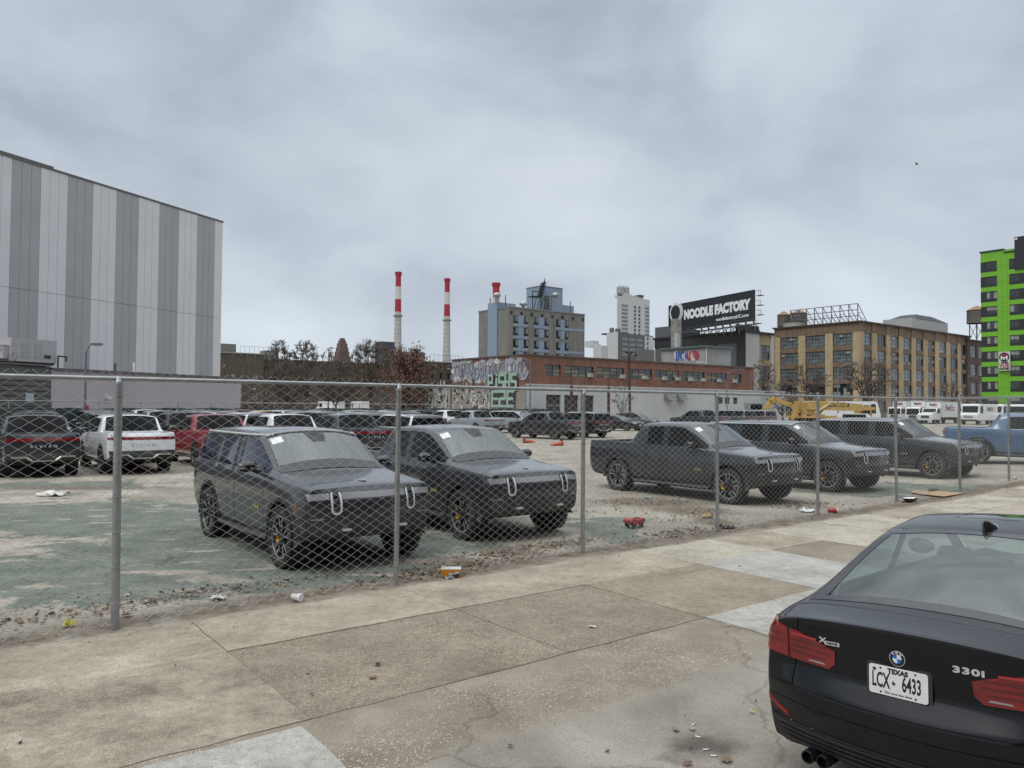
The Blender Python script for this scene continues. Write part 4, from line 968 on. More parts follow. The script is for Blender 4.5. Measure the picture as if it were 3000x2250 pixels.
def pave(rnd):
    s = rnd.uniform(-3, 20); t = rnd.uniform(.3, 6); p = st(s, t); return p.x, p.y
def lot(rnd):
    s = rnd.uniform(-6, 24); t = rnd.uniform(-14, -.4); p = st(s, t); return p.x, p.y
scatter_stuff('gravel_litter', 'loose gravel and crumbs gathered along the foot of the fence', 2000, along, PB, .006, .019, .5, 2)
scatter_stuff('rubble', 'small rubble lying in heaps inside the lot', 520, clump, PB, .010, .038, .55, 3)
scatter_stuff('crumbs', 'scattered stones on the pavement and the lot', 450, lambda r: pave(r) if r.random() < .5 else lot(r), PB, .006, .022, .5, 4)
def leafbank(rnd):
    c = rnd.choice([(1500, 1615, .8, .16), (1370, 1655, .8, .14), (1600, 1600, .7, .14), (1280, 1675, .5, .1), (700, 1725, .8, .15), (130, 1810, .8, .14), (1900, 1480, 1.2, .4), (1990, 1560, .6, .15), (2350, 1480, .6, .3)])
    p = gnd(c[0], c[1]); q = p + U * rnd.gauss(0, c[2]) + NV * rnd.gauss(0, c[3]); return q.x, q.y
scatter_stuff('leaf_litter', 'brown dead leaves drifted along the fence', 2000, leafbank, LF, .02, .05, .16, 5)

# ------------------------------------------------------------------ near chain link fence
GALV = mat('galvanised', (.36, .38, .385), rough=.42, metal=.65, var=.15, scale=9, dirt=(.2, .2, .19), dscale=6, damt=.35)
WIRE = mat('fence_wire', (.66, .66, .645), rough=.55, metal=.15, var=.12, scale=3)
def on_ground(px, py):
    z = 0
    for _ in range(8): p = gnd(px, py, z); z = zg(p.x, p.y)
    return p
def near_fence():
    bot = [(337, 1842), (1160, 1716), (1707, 1620), (2102, 1558), (2396, 1509), (2627, 1472), (2813, 1437), (2956, 1409)]
    B = [on_ground(*q) for q in bot]; d0 = (B[1] - B[0]); B = [B[0] - d0 * 2, B[0] - d0] + B; d1 = (B[-1] - B[-3]) / 2; B += [B[-1] + d1, B[-1] + d1 * 2, B[-1] + d1 * 3]
    for p in B: p.z = zg(p.x, p.y)
    root = thing('chain_link_fence', 'tall galvanised chain link fence between the sidewalk and the car lot', 'fence', B[2])
    inv = -B[2]; TOP = 2.44
    def cap(h):
        m = MB(); m.lathe([(.001, h + .055), (.018, h + .05), (.028, h + .035), (.034, h + .005), (.038, h), (.038, h - .04), (.033, h - .04)], 14); return m
    tops = []
    for i, p in enumerate(B):
        m = MB(); r = .038 if i in (2,) else .031; lean = Vector((.012 * math.sin(i * 2.3), .01 * math.cos(i * 1.7), 0)); a = p + inv; b = a + Vector((0, 0, TOP - .03)) + lean
        m.tube(a - Vector((0, 0, .1)), b, r, r, 14); [m.lathe([(r - .001, -.006), (r + .005, -.004), (r + .005, .004), (r - .001, .006)], 12, 0, O=a.lerp(b, z / TOP)) for z in (.25, .6, .95, 1.3, 1.65, 2.0, 2.3)]; o = m.build('post', GALV, root, 40); tops.append(b + Vector((0, 0, .03)))
        c = cap(0); c.v = [(v[0] + b.x, v[1] + b.y, v[2] + b.z) for v in c.v]; c.build('post_cap', GALV, o, 40)
    for a, b in zip(tops[:-1], tops[1:]):
        m = MB(); m.tube(a, b, .0215, .0215, 12, 0); q = a.lerp(b, .42); dd = (b - a).normalized(); m.tube(q - dd * .06, q + dd * .06, .0245, .0245, 12); m.build('top_rail', GALV, root, 40)
    for a, b in zip(B[:-1], B[1:]):
        L = (b - a); L.z = 0; ln = L.length; e = L.normalized(); nrm = Vector((-e.y, e.x, 0)); n = max(1, round(ln / .0785)); w = ln / n; vs = []; fs = []; hz = .0495; r = .0023; N_ = 50
        ph = 0
        for i in range(n + 1):
            base = a + inv + e * (w * i); zb = zg(a.x + e.x * w * i, a.y + e.y * w * i) - a.z + inv.z + a.z + .035; o = len(vs)
            for k in range(N_ + 1):
                sg = 1 if (k + i) % 2 else -1
                wob = .006 * math.sin(i * .37 + k * .21); bulge = (.05 + .03 * math.sin(i * .07)) * math.sin(k / N_ * math.pi) * math.sin(i * .11 + 1); 
                c = base + e * (sg * w * .5 * .97 + wob * .4) + nrm * (.036 + bulge * .5 + sg * .0022) + Vector((0, 0, zb - base.z + k * hz))
                if k == N_: c -= e * (sg * .012)
                for dx, dy in ((1, 0), (0, 1), (-1, 0), (0, -1)): vs.append(c + e * (dx * r * 1.25) + nrm * (dy * r))
            fs += [(o + k * 4 + q, o + k * 4 + (q + 1) % 4, o + (k + 1) * 4 + (q + 1) % 4, o + (k + 1) * 4 + q) for k in range(N_) for q in range(4)]
        me = bpy.data.meshes.new('wire_mesh'); me.from_pydata(vs, [], fs); me.materials.append(WIRE); me.polygons.foreach_set('use_smooth', [True] * len(fs)); link('wire_mesh', me, root)
near_fence()
SCREENM = mat('windscreen_cloth', (.030, .055, .050), rough=.85, var=.3, scale=1.2, dirt=(.12, .13, .12), dscale=.8, damt=.4)
def scribble(m, O, ux, w, h, r, seed, n=5, mi=0):
    """looping sprayed strokes, one bulgy outline after the other"""
    rnd = random.Random(seed); ux = Vector(ux)
    for k in range(n):
        cx = -w / 2 + w * (k + .5) / n; a0 = rnd.uniform(0, 6.3); pts = []; ra, rb = w / n * rnd.uniform(.4, .6), h * rnd.uniform(.35, .5); sq = rnd.choice((.6, 1, 1.6))
        for q in range(11):
            a = a0 + q * rnd.uniform(.45, .62); pts.append(O + ux * (cx + ra * math.cos(a) * (1 + .25 * math.sin(3 * a))) + Vector((0, 0, rb * math.sin(a) * (1 + .2 * math.cos(2 * a * sq)))))
        m.path(pts, r, 4, mi)
def far_fence():
    pts = [gnd(0, 1225)] * 0
    for px, Y in ((-120, 37), (150, 43), (705, 58), (1250, 77), (1640, 87)):
        d = ray(px, 1190); pts.append(Vector((d.x * Y / d.y, Y, 0)))
    root = thing('windscreen_fence', 'long far fence hung with dark green windscreen cloth behind the parked rows', 'fence', pts[0]); O = -pts[0]; cl = MB(); rl = MB()
    for a, b in zip(pts[:-1], pts[1:]):
        rl.tube(a + O + Vector((0, 0, 2.28)), b + O + Vector((0, 0, 2.28)), .03, .03, 8)
        n = int((b - a).length / 3); e = (b - a).normalized(); nr = Vector((-e.y, e.x, 0)) * -1
        for i in range(n + 1):
            p = a.lerp(b, i / n) + O; MB().tube(p, p + Vector((0, 0, 2.3)), .035, .035, 8).build('post', GALV, root, 40)
        k = n * 3
        for i in range(k):
            p, q = a.lerp(b, i / k) + O + nr * (.05 + .03 * math.sin(i)), a.lerp(b, (i + 1) / k) + O + nr * (.05 + .03 * math.sin(i + 1)); zt = 1.88 + .04 * math.sin(i * 1.7)
            cl.add([p + Vector((0, 0, .1)), q + Vector((0, 0, .1)), q + Vector((0, 0, 1.88 + .04 * math.sin((i + 1) * 1.7))), p + Vector((0, 0, zt))], [(0, 1, 2, 3)])
    rl.build('top_rail', GALV, root, 40); cl.build('windscreen', SCREENM, root)
    # spray can scribbles on the cloth
    for px, Y, c, wd, sd in ((335, 48.5, 'w', 1.6, 1), (500, 52.5, 'w', 2.4, 2), (890, 63, 'w', 2.6, 3), (960, 66, 't', 3.4, 4), (1145, 72, 't', 2.4, 5), (1270, 77.2, 't', 3, 6)):
        a, b = None, None
        for u, v in zip(pts[:-1], pts[1:]):
            d = ray(px, 1190); k = d.x / d.y; e = v - u; tt = (k * u.y - u.x) / (e.x - k * e.y)
            if 0 <= tt <= 1: a, b = u.lerp(v, tt), e.normalized()
        if a is None: continue
        nr = Vector((b.y, -b.x, 0)); m = MB(); scribble(m, a + O + nr * .13 + Vector((0, 0, 1.4)), b, wd, .75, .035, sd); m.build('graffiti', mat('spray_' + c, (.45, .47, .46) if c == 'w' else (.13, .30, .33), rough=.8), root)
far_fence()
# ------------------------------------------------------------------ buildings
def brick_mat(name, col, mortar=(.25, .23, .21), scale=2.2, var=.25, rough=.85, dirt=(.10, .08, .07), damt=.5):
    m = bpy.data.materials.new(name); m.use_nodes = True; nt = m.node_tree; b = nt.nodes['Principled BSDF']; tc = N(nt, 'ShaderNodeTexCoord').outputs['Object']
    sp = N(nt, 'ShaderNodeSeparateXYZ', {0: tc}); v = N(nt, 'ShaderNodeCombineXYZ', {0: M(nt, 'ADD', sp.outputs[0], sp.outputs[1]), 1: sp.outputs[2]})
    br = N(nt, 'ShaderNodeTexBrick', {'Vector': v, 'Scale': scale, 'Color1': tuple(c * (1 - var) for c in col) + (1,), 'Color2': tuple(min(1, c * (1 + var)) for c in col) + (1,), 'Mortar': mortar + (1,), 'Mortar Size': .012, 'Brick Width': .45, 'Row Height': .16})
    n = N(nt, 'ShaderNodeTexNoise', {'Vector': tc, 'Scale': .35, 'Detail': 8.0, 'Roughness': .65}).outputs[0]
    st_ = N(nt, 'ShaderNodeTexNoise', {'Vector': N(nt, 'ShaderNodeMapping', {0: tc, 3: (1.2, 1.2, .12)}), 'Scale': .9, 'Detail': 6.0}).outputs[0]
    c = mixc(nt, ramp(nt, n, [(.45, (0,) * 3), (.72, (damt,) * 3)]).outputs[0], br.outputs[0], dirt).outputs[2]
    c = mixc(nt, 1.0, c, ramp(nt, st_, [(.35, (.82,) * 3), (.65, (1.1,) * 3)]).outputs[0], 'MULTIPLY').outputs[2]
    nt.links.new(c, b.inputs['Base Color']); b.inputs['Roughness'].default_value = rough; MATS[name] = m; return m
WGL = mat('window_glass', (.022, .028, .032), rough=.06, var=.5, scale=.6, ior=1.75)
WGL2 = mat('window_glass_pale', (.15, .175, .18), rough=.08, var=.5, scale=.8, ior=1.8)  # pale base colour stands in for sky reflected in the panes
WFR = mat('window_frame_dark', (.035, .038, .042), rough=.5); BLIND = mat('blind_pale', (.26, .265, .255), rough=.5, var=.35, scale=.7)
LIT = None
_WC = {}
def window_mesh(w, h, nx, nz, style='dark', d=.06, fr=.06):
    """x along the wall, y into the building, z up; origin at the foot's left end"""
    k = (round(w, 2), round(h, 2), nx, nz, style)
    if k in _WC: return _WC[k]
    m = MB(); rnd = random.Random(repr(k))
    m.add([(0, d, 0), (w, d, 0), (w, d, h), (0, d, h)], [(0, 1, 2, 3)], 0)
    m.b2((0, 0, 0), (fr, d + .02, h), 1); m.b2((w - fr, 0, 0), (w, d + .02, h), 1); m.b2((fr, 0, 0), (w - fr, d + .02, fr), 1); m.b2((fr, 0, h - fr), (w - fr, d + .02, h), 1)
    for i in range(1, nx): x = w * i / nx; m.b2((x - fr * .4, .012, fr), (x + fr * .4, d + .02, h - fr), 1)
    for j in range(1, nz): z = h * j / nz; m.b2((fr, .006, z - fr * .4), (w - fr, d + .02, z + fr * .4), 1)
    if style in ('blind', 'old'):
        for i in range(nx):
            for j in range(nz):
                if rnd.random() < (.3 if style == 'blind' else .35):
                    x0, z0 = w * i / nx + fr * .4, h * j / nz + fr * .4; m.add([(x0, d - .012, z0), (x0 + w / nx - fr * .8, d - .012, z0), (x0 + w / nx - fr * .8, d - .012, z0 + h / nz - fr * .8), (x0, d - .012, z0 + h / nz - fr * .8)], [(0, 1, 2, 3)], 2)
    if style == 'hotel':
        m.b2((fr, -.02, fr), (w - fr, d - .01, h * .26), 3); m.add([(w * .62, d - .012, h * .3), (w - fr, d - .012, h * .3), (w - fr, d - .012, h - fr), (w * .62, d - .012, h - fr)], [(0, 1, 2, 3)], 2)
    if style == 'shade':
        z0 = h * rnd.uniform(.45, .6); m.add([(fr, d - .012, z0), (w - fr, d - .012, z0), (w - fr, d - .012, h - fr), (fr, d - .012, h - fr)], [(0, 1, 2, 3)], 2)
    me = m.mesh('window', [WGL if style != 'pale' else WGL2, WFR if style != 'white' else mat('window_frame_white', (.6, .6, .58), rough=.5), mat('pane_olive', (.20, .18, .12), rough=.25, var=.3) if style == 'old' else BLIND, mat('vent_black', (.012, .012, .013), rough=.5)]); _WC[k] = me; return me
def wall_face(mb, P0, ux, W_, H_, holes, depth=.18, mi=0, hmi=None, z0=0.0):
    """a wall with real openings; ux along it so that the outside is ux x up turned round (ux pointing right as seen from outside)"""
    P0, ux = Vector(P0), Vector(ux); inn = Vector((-ux.y, ux.x, 0)); up = Vector((0, 0, 1))
    xs = sorted({0, W_, *[q for h in holes for q in (h[0], h[2])]}); zs = sorted({z0, H_, *[q for h in holes for q in (h[1], h[3])]})
    cell = lambda x, z: any(h[0] < x < h[2] and h[1] < z < h[3] for h in holes)
    P = lambda x, z, d=0: P0 + ux * x + up * z + inn * d
    for a, b in zip(zs[:-1], zs[1:]):
        run = None
        for i, (c, d) in enumerate(zip(xs[:-1], xs[1:])):
            if cell((c + d) / 2, (a + b) / 2):
                if run is not None: mb.add([P(run, a), P(c, a), P(c, b), P(run, b)], [(0, 1, 2, 3)], mi); run = None
            elif run is None: run = c
        if run is not None: mb.add([P(run, a), P(W_, a), P(W_, b), P(run, b)], [(0, 1, 2, 3)], mi)
    for (x0, za, x1, zb) in [h[:4] for h in holes]:
        for q in ([P(x0, za), P(x1, za), P(x1, za, depth), P(x0, za, depth)], [P(x0, zb, depth), P(x1, zb, depth), P(x1, zb), P(x0, zb)], [P(x0, za), P(x0, za, depth), P(x0, zb, depth), P(x0, zb)], [P(x1, za, depth), P(x1, za), P(x1, zb), P(x1, zb, depth)]):
            mb.add(q, [(0, 1, 2, 3)], mi if hmi is None else hmi)
def win_part(root, x, z, face, w, h, nx, nz, style='dark', off=.10, name='window', WY=None):
    """face R: wall y = 0 seen from -y; face L: wall x = 0 seen from -x, x counts from the near corner"""
    me = window_mesh(w, h, nx, nz, style)
    if face == 'R': o = link(name, me, root, (x, off, z), 0)
    else: o = link(name, me, root, (off, x + w, z), -math.pi / 2)
    return o
AC_ME = None
def air_con(par, x, z):
    global AC_ME
    if AC_ME is None:
        m = MB(); m.b2((0, -.35, 0), (.62, .1, .42), 0); m.b2((.05, -.356, .05), (.57, -.345, .37), 1)
        for q in range(5): m.b2((.05, -.362, .07 + q * .06), (.57, -.355, .095 + q * .06), 0)
        AC_ME = m.mesh('air_conditioner', [mat('ac_white', (.55, .55, .53), rough=.5), mat('ac_grille', (.12, .12, .12), rough=.6)])
    return link('air_conditioner', AC_ME, par, (x, 0, z))
def corner(px, Y):                     # ground point under a pixel column at depth Y
    d = ray(px, 1190); return Vector((d.x * Y / d.y, Y, 0))
def height(px, py, Y): return at(px, py, Y).z
def block(mb, x0, y0, x1, y1, z0, z1, mi=0): mb.b2((x0, y0, z0), (x1, y1, z1), mi)

def striped_hall():
    Y0 = 80.0; d = ray(643, 1190); Pc = Vector((d.x * Y0 / d.y, Y0, 0)); Hh = height(645, 648, Y0); w = Vector((math.cos(rad(67.7)), math.sin(rad(67.7)), 0))
    root = thing('metal_hall', 'huge windowless hall clad in pale and dark grey vertical stripes', 'building', Pc, rad(67.7)); LG, DG = mat('panel_pale', (.66, .655, .67), rough=.5, var=.04, scale=.5, dirt=(.56, .555, .57), dscale=.3, damt=.3), mat('panel_dark', (.37, .37, .375), rough=.5, var=.05, scale=.5, dirt=(.32, .32, .325), dscale=.3, damt=.3)
    SEAM = mat('panel_seam', (.15, .15, .155), rough=.6); CAPM = mat('roof_cap', (.13, .12, .115), rough=.6)
    def Lof(px):
        k = (px - 1500) / FPX; return (k * Pc.y - Pc.x) / (w.x - k * w.y)
    bounds = [0] + [-Lof(p) for p in (621, 569, 514, 456, 394, 328, 258, 183, 104, 18.7)]
    stp = (bounds[-1] - bounds[1]) / 9; bounds = [0, bounds[1]] + [bounds[1] + stp * k for k in range(1, 16)]
    for i, (a, b) in enumerate(zip(bounds[:-1], bounds[1:])):
        m = MB(); n = 3 if i else 1; wd = (b - a) / n
        for q in range(n):
            x1 = -a - wd * q; x0 = x1 - wd
            for z0, z1 in ((0, Hh * .52), (Hh * .52 + .03, Hh - .165)): m.b2((x0 + .012, -.02, z0), (x1 - .012, .10, z1), 0)
        m.build('wall_panel', LG if i % 2 == 0 else DG, root)
    Lx = bounds[-1]; m = MB(); m.b2((-Lx, .06, 0), (-.01, 30, Hh - .27), 0); m.build('wall', SEAM, root)
    m = MB(); m.b2((-Lx, -.08, Hh - .16), (.05, 30.1, Hh), 0); m.build('roof_cap', CAPM, root)
    x0, x1 = Lof(75) - 3, Lof(183); m = MB(); m.b2((x0, 3.5, Hh), (x1 + 1.2, 9, Hh + 1.1), 0); m.b2((x0 - .1, 3.4, Hh + 1.1), (x1 + 1.3, 9.1, Hh + 1.3), 1); m.build('roof_house', [LG, CAPM], root)
striped_hall()
def low_left():
    Y0 = 62.0; d = ray(705, 1190); Pc = Vector((d.x * Y0 / d.y, Y0, 0)); Hh = height(705, 1106, Y0); w = Vector((math.cos(rad(67.7)), math.sin(rad(67.7)), 0))
    def Lof(px):
        k = (px - 1500) / FPX; return (k * Pc.y - Pc.x) / (w.x - k * w.y)
    PK = mat('render_mauve', (.50, .45, .46), rough=.85, var=.06, scale=1.5, dirt=(.40, .36, .37), dscale=.5, damt=.4); CAPM = MATS['roof_cap']
    xl = Lof(150); root = thing('low_building', 'low mauve rendered building with a dark coping below the striped hall', 'building', Pc, rad(67.7))
    m = MB(); m.b2((xl, 0, 0), (0, 14, Hh - .14)); m.build('wall', PK, root); m = MB(); m.b2((xl, -.12, Hh - .14), (.12, 14.1, Hh)); m.build('roof_coping', CAPM, root)
    for px, h_, mt in ((355, .55, SCREENM), (410, .7, PAPER)):
        m = MB(); x = Lof(px); m.tube((x, .6, Hh - .05), (x, .6, Hh + h_), .06, .06, 8); m.build('vent_pipe', mt, root)
    m = MB(); x = Lof(312); m.b2((x - .12, -.35, 2.45), (x + .12, -.004, 2.62)); m.build('wall_lamp', PLATEW, root)
    b = MB(); x = Lof(178); b.path([(x, .3, Hh - .02), (x, .3, Hh + .75), (x + .55, .3, Hh + .75), (x + .55, .3, Hh + .45)], .05, 6); b.build('vent_hook', TRIM, root)
    r2 = thing('low_building', 'low dark grey ribbed concrete building carrying a large pale air unit', 'building', Pc + w * xl, rad(67.7)); RB = mat('ribbed_block', (.15, .145, .135), rough=.9, var=.12, scale=2, dirt=(.10, .095, .09), dscale=.8, damt=.5)
    H2 = at(75, 1070, (Pc + w * Lof(75)).y).z; m = MB(); m.b2((-26, .05, 0), (-.01, 12, H2 - .03)); 
    z = .2
    while z < H2 - .3: m.b2((-26, .0, z), (-.02, .052, z + .22)); z += .3
    m.build('wall', RB, r2); m = MB(); m.b2((-26, -.08, H2), (-.02, 12.1, H2 + .1)); m.build('roof_coping', CAPM, r2)
    xa, xb = Lof(47) - xl, Lof(180) - xl; yb = .5; z0, z1 = H2 + .12, H2 + 1.62; t = thing('rooftop_air_unit', 'large pale boxy air handling unit on the dark ribbed roof', 'air unit', Pc + w * (xl + xa) + Vector((0, 0, z0)), rad(67.7))
    L = xb - xa; m = MB(); m.b2((0, yb, .12), (L, yb + 2, 1.5)); m.build('casing', mat('unit_casing', (.42, .41, .42), rough=.6, var=.05), t)
    m = MB(); m.b2((.05, yb + .1, 0), (L - .05, yb + 1.9, .119)); m.build('base_frame', TRIM, t)
    for x_, w_ in ((L * .22, .5), (L * .5, .5)): m = MB(); m.b2((x_, yb - .02, .35), (x_ + w_, yb - .003, 1.25)); m.build('access_panel', mat('unit_panel', (.36, .355, .36), rough=.6), t)
    m = MB(); m.b2((-.35, yb + .2, .25), (-.005, yb + 1.6, 1.05)); m.build('intake_hood', MATS['unit_casing'], t); m = MB(); m.b2((L * .72, yb - .06, .42), (L * .86, yb - .003, .58)); m.build('vent_slot', TRIM, t)
    m = MB(); x = Lof(87) - xl; sx = x - .25; m.b2((sx, -.03, 2.2), (sx + .5, -.004, 2.75)); m.build('wall_notice', mat('notice_blue', (.45, .5, .55), rough=.6), r2)
low_left()

# rust brick warehouse on the far side of the lot
def sprayed(word):
    """square hand drawn block letters filling their cells, in the x-y plane"""
    G = {'P': [(0, 0, 0, 1), (0, 1, .8, 1), (.8, 1, .8, .5), (0, .5, .8, .5)], 'I': [(.4, 0, .4, .72), (.4, 1, .4, 1.02)], 'S': [(.85, 1, 0, 1), (0, 1, 0, .55), (0, .55, .85, .5), (.85, .5, .85, 0), (.85, 0, 0, 0)], 'K': [(0, 0, 0, 1), (.8, 1, .8, .6), (0, .5, .8, .55), (.75, .5, .85, 0)], 'E': [(0, 0, 0, 1), (0, 1, .85, 1), (0, .5, .75, .5), (0, 0, .85, 0)], 'Z': [(0, 1, .85, 1), (.85, 1, .85, .55), (.85, .55, 0, .45), (0, .45, 0, 0), (0, 0, .85, 0)]}
    m = MB(); x0 = 0; rnd = random.Random(word); w = .165
    for ch in word:
        sk = rnd.uniform(-.05, .05)
        for a, b, c, d in G[ch]:
            j = lambda: rnd.uniform(-.03, .03); A, B = Vector((x0 + a + sk * b, b * 1.7 + j(), 0)), Vector((x0 + c + sk * d + j(), d * 1.7, 0)); dd = (B - A)
            dd = dd.normalized() if dd.length > .05 else Vector((0, 1, 0)); A -= dd * w; B += dd * w; nn = Vector((-dd.y, dd.x, 0)) * w * rnd.uniform(.9, 1.15)
            k = rnd.uniform(.0, .004); m.add([A + nn, A - nn, B - nn * 1.05, B + nn * .95], [(0, 1, 2, 3)]); 
            for q in range(-4, 0): v = m.v[q]; m.v[q] = (v[0], v[1], k)
        x0 += 1.22 if ch != 'I' else .95
    me = m.mesh('letters', []); cx = (min(v[0] for v in m.v) + max(v[0] for v in m.v)) / 2; me.transform(Matrix.Translation((-cx, -.85, 0))); return me
def warehouse():
    Y0 = 86.0; Cn = corner(1540, Y0); Hh = height(1540, 1036, Y0); zw = height(1541, 1125, Y0)
    BR = brick_mat('brick_rust', (.215, .094, .062), (.18, .125, .10), 1.6, .22); CON = mat('wall_pale_grey', (.50, .50, .50), rough=.85, var=.08, scale=.8, dirt=(.28, .28, .28), dscale=.4, damt=.4); COP = mat('coping_dark', (.10, .07, .06), rough=.8)
    root = thing('brick_warehouse', 'long rust brick warehouse with a pale grey ground floor and graffiti on its end', 'building', Cn, GRID)
    def XR(px): k = (px - 1500) / FPX; return (k * Cn.y - Cn.x) / (U.x - k * U.y)
    LV = -NV
    def XL(px): k = (px - 1500) / FPX; return (k * Cn.y - Cn.x) / (LV.x - k * LV.y)
    WR = XR(2209); WL = XL(1325)
    zt = lambda px, py: at(px, py, (Cn + U * XR(px)).y).z
    zb_, zh_ = zt(1700, 1105), zt(1700, 1073)
    spans = [(1599, 1643), (1654, 1739), (1748, 1829), (1836, 1911), (1920, 1990), (1999, 2065), (2072, 2132), (2143, 2172)]
    wins = [(XR(a), zb_, XR(b), zh_) for a, b in spans]; dz0 = zt(1620, 1190); doors = [(XR(a), 0, XR(b), zt(1650, 1157)) for a, b in ((1599, 1642), (1652, 1694), (1700, 1739))]
    small = [(XR(a), zt(2120, 1183), XR(b), zt(2120, 1164)) for a, b in ((2103, 2117), (2122, 2137), (2147, 2160))]
    m = MB(); wall_face(m, (0, 0, 0), (1, 0, 0), WR, Hh - .2, wins, .25, 0, None, zw); m.add([(WR, 0, zw), (WR, 22, zw), (WR, 22, Hh - .2), (WR, 0, Hh - .2)], [(0, 1, 2, 3)], 0)
    wall_face(m, (0, WL, 0), (0, -1, 0), WL, Hh - .2, [], .2, 0, None, 0); m.build('wall', BR, root)
    m = MB(); wall_face(m, (.02, -.06, 0), (1, 0, 0), WR + 8, zw - .1, doors + small, .3, 0); m.b2((.02, -.14, zw - .1), (WR + 8, .02, zw + .04), 0); m.b2((WR + .1, .02, 0), (WR + 8, 20, zw - .1)); m.build('ground_floor_wall', CON, root)
    m = MB(); m.b2((-.12, -.1, Hh - .2), (WR + .1, WL + .1, Hh)); m.build('roof_coping', COP, root)
    for i, (x0, z0, x1, z1) in enumerate(wins):
        nx = max(2, int((x1 - x0) / 1.1)); o = win_part(root, x0, z0, 'R', x1 - x0, z1 - z0, nx, 3, 'old', .12)
        for q in {1: [.8], 2: [.88], 3: [.62], 4: [.3, .9], 5: [.3, .93], 6: [.5], 7: [.2]}.get(i, []): air_con(o, min((x1 - x0) * q, x1 - x0 - .65), .06)
    for (x0, z0, x1, z1) in doors:
        m = MB(); m.b2((x0, .15, z0), (x1, .22, z1))
        for k in range(8): zz = z0 + (z1 - z0) * k / 8; m.b2((x0, .13, zz), (x1, .149, zz + .06))
        m.build('loading_door', mat('door_dark', (.045, .043, .042), rough=.7, var=.2), root)
    for (x0, z0, x1, z1) in small: win_part(root, x0, z0, 'R', x1 - x0, z1 - z0, 2, 2, 'dark', .08)
    for px in (1945, 1980):
        x = XR(px); z0 = zt(px, 1172); h_ = zt(px, 1160) - z0; m = MB(); m.prism([(0, 0), (-.9, 0), (-.25, h_ + .25), (0, h_ + .25)], (x, -.07, z0), (0, 1, 0), (0, 0, 1), 1.6); m.build('vent_hood', mat('hood_grey', (.16, .16, .16), rough=.6), root)
    # rooftop store with its green coping and the old stump of a chimney
    g0 = XR(1938); R2 = MB(); GC = mat('render_grey', (.33, .33, .33), rough=.9, var=.1, scale=.6, dirt=(.24, .225, .2), dscale=.5, damt=.6); Z1 = 0
    # end wall paint: silver and pale blue bulges, then two mint names, then a jumble of black and white
    ux = Vector((0, -1, 0)); F = lambda px, py, d=.02: Vector((-d, XL(px), at(px, py, (Cn + LV * XL(px)).y).z))
    silver, pale, dark, mint, white, black = [mat('spray_' + n_, c_, rough=.75, var=.2, scale=1.5, dirt=(.2, .12, .10), dscale=1.5, damt=.35) for n_, c_ in (('silver', (.34, .345, .36)), ('paleblue', (.32, .36, .425)), ('outline', (.10, .10, .13)), ('mint', (.34, .50, .42)), ('white', (.58, .58, .56)), ('black', (.025, .025, .028)))]
    rnd = random.Random(8); lay = MB(); k = 0
    for px0, px1, y0, y1, n_ in ((1327, 1460, 1062, 1112, 90), (1340, 1470, 1070, 1100, 60), (1485, 1540, 1058, 1102, 46), (1450, 1500, 1064, 1100, 24), (1327, 1350, 1085, 1118, 14)):
        for _ in range(n_):
            c = F(rnd.uniform(px0, px1), rnd.uniform(y0, y1), .012 + k * .00035); k += 1; r = rnd.uniform(.25, .75); n = 12
            pts = [c + ux * (r * math.cos(a) * (1 + .3 * math.sin(2 * a + k))) + Vector((0, 0, r * .85 * math.sin(a) * (1 + .25 * math.cos(3 * a + k)))) for a in [2 * math.pi * q / n for q in range(n)]]
            lay.add(pts, [tuple(range(n))], rnd.choice((0, 0, 0, 1, 1, 3, 2)))
    lay.build('graffiti', [silver, pale, mat('spray_mid', (.22, .20, .22), rough=.8), white], root)
    ln = MB(); 
    for q in range(9): scribble(ln, F(1340 + q * 15, 1088 + 8 * math.sin(q * 2.1), .075), ux, 2.6, 2.0, .045, 40 + q, 3, q % 2)
    for q in range(3): scribble(ln, F(1500 + q * 16, 1080, .075), ux, 1.6, 1.9, .05, 60 + q, 2, q % 2)
    n = 20; c = F(1473, 1080, .08); ln.add([c + ux * (.85 * math.cos(a)) + Vector((0, 0, .95 * math.sin(a))) + ux * .25 * math.sin(a) for a in [2 * math.pi * q / n for q in range(n)]], [tuple(range(n))], 2)
    ln.build('graffiti_outline', [dark, pale, mat('spray_mid', (.22, .2, .22))], root)
    zl_ = at(1500, 1132, (Cn + LV * XL(1500)).y).z; lw = MB(); lw.add([(-.012, 0, 0), (-.012, WL, 0), (-.012, WL, zl_), (-.012, 0, zl_)], [(0, 1, 2, 3)][:1]); lw.f = [f[::-1] for f in lw.f]; lw.build('painted_base', mat('base_tan', (.29, .265, .225), rough=.9, var=.15, dirt=(.2, .17, .14), damt=.5), root); jb = MB()
    for k in range(70):
        y = rnd.uniform(XL(1440), WL - .4); z = rnd.uniform(1.4, zl_ - .1 if k % 4 else zl_ + .4); w_, h_ = rnd.choice([(.25, .9), (.7, .22), (.3, .35), (.22, .6), (.5, .5)]); d = .02 + k * .001
        jb.add([(-d, y, z), (-d, y + w_, z + rnd.uniform(-.1, .1)), (-d, y + w_, z + h_), (-d, y + .05, z + h_)], [(3, 2, 1, 0)], rnd.choice((0, 0, 0, 1, 1, 2)))
    jb.build('graffiti', [white, black, pale], root)
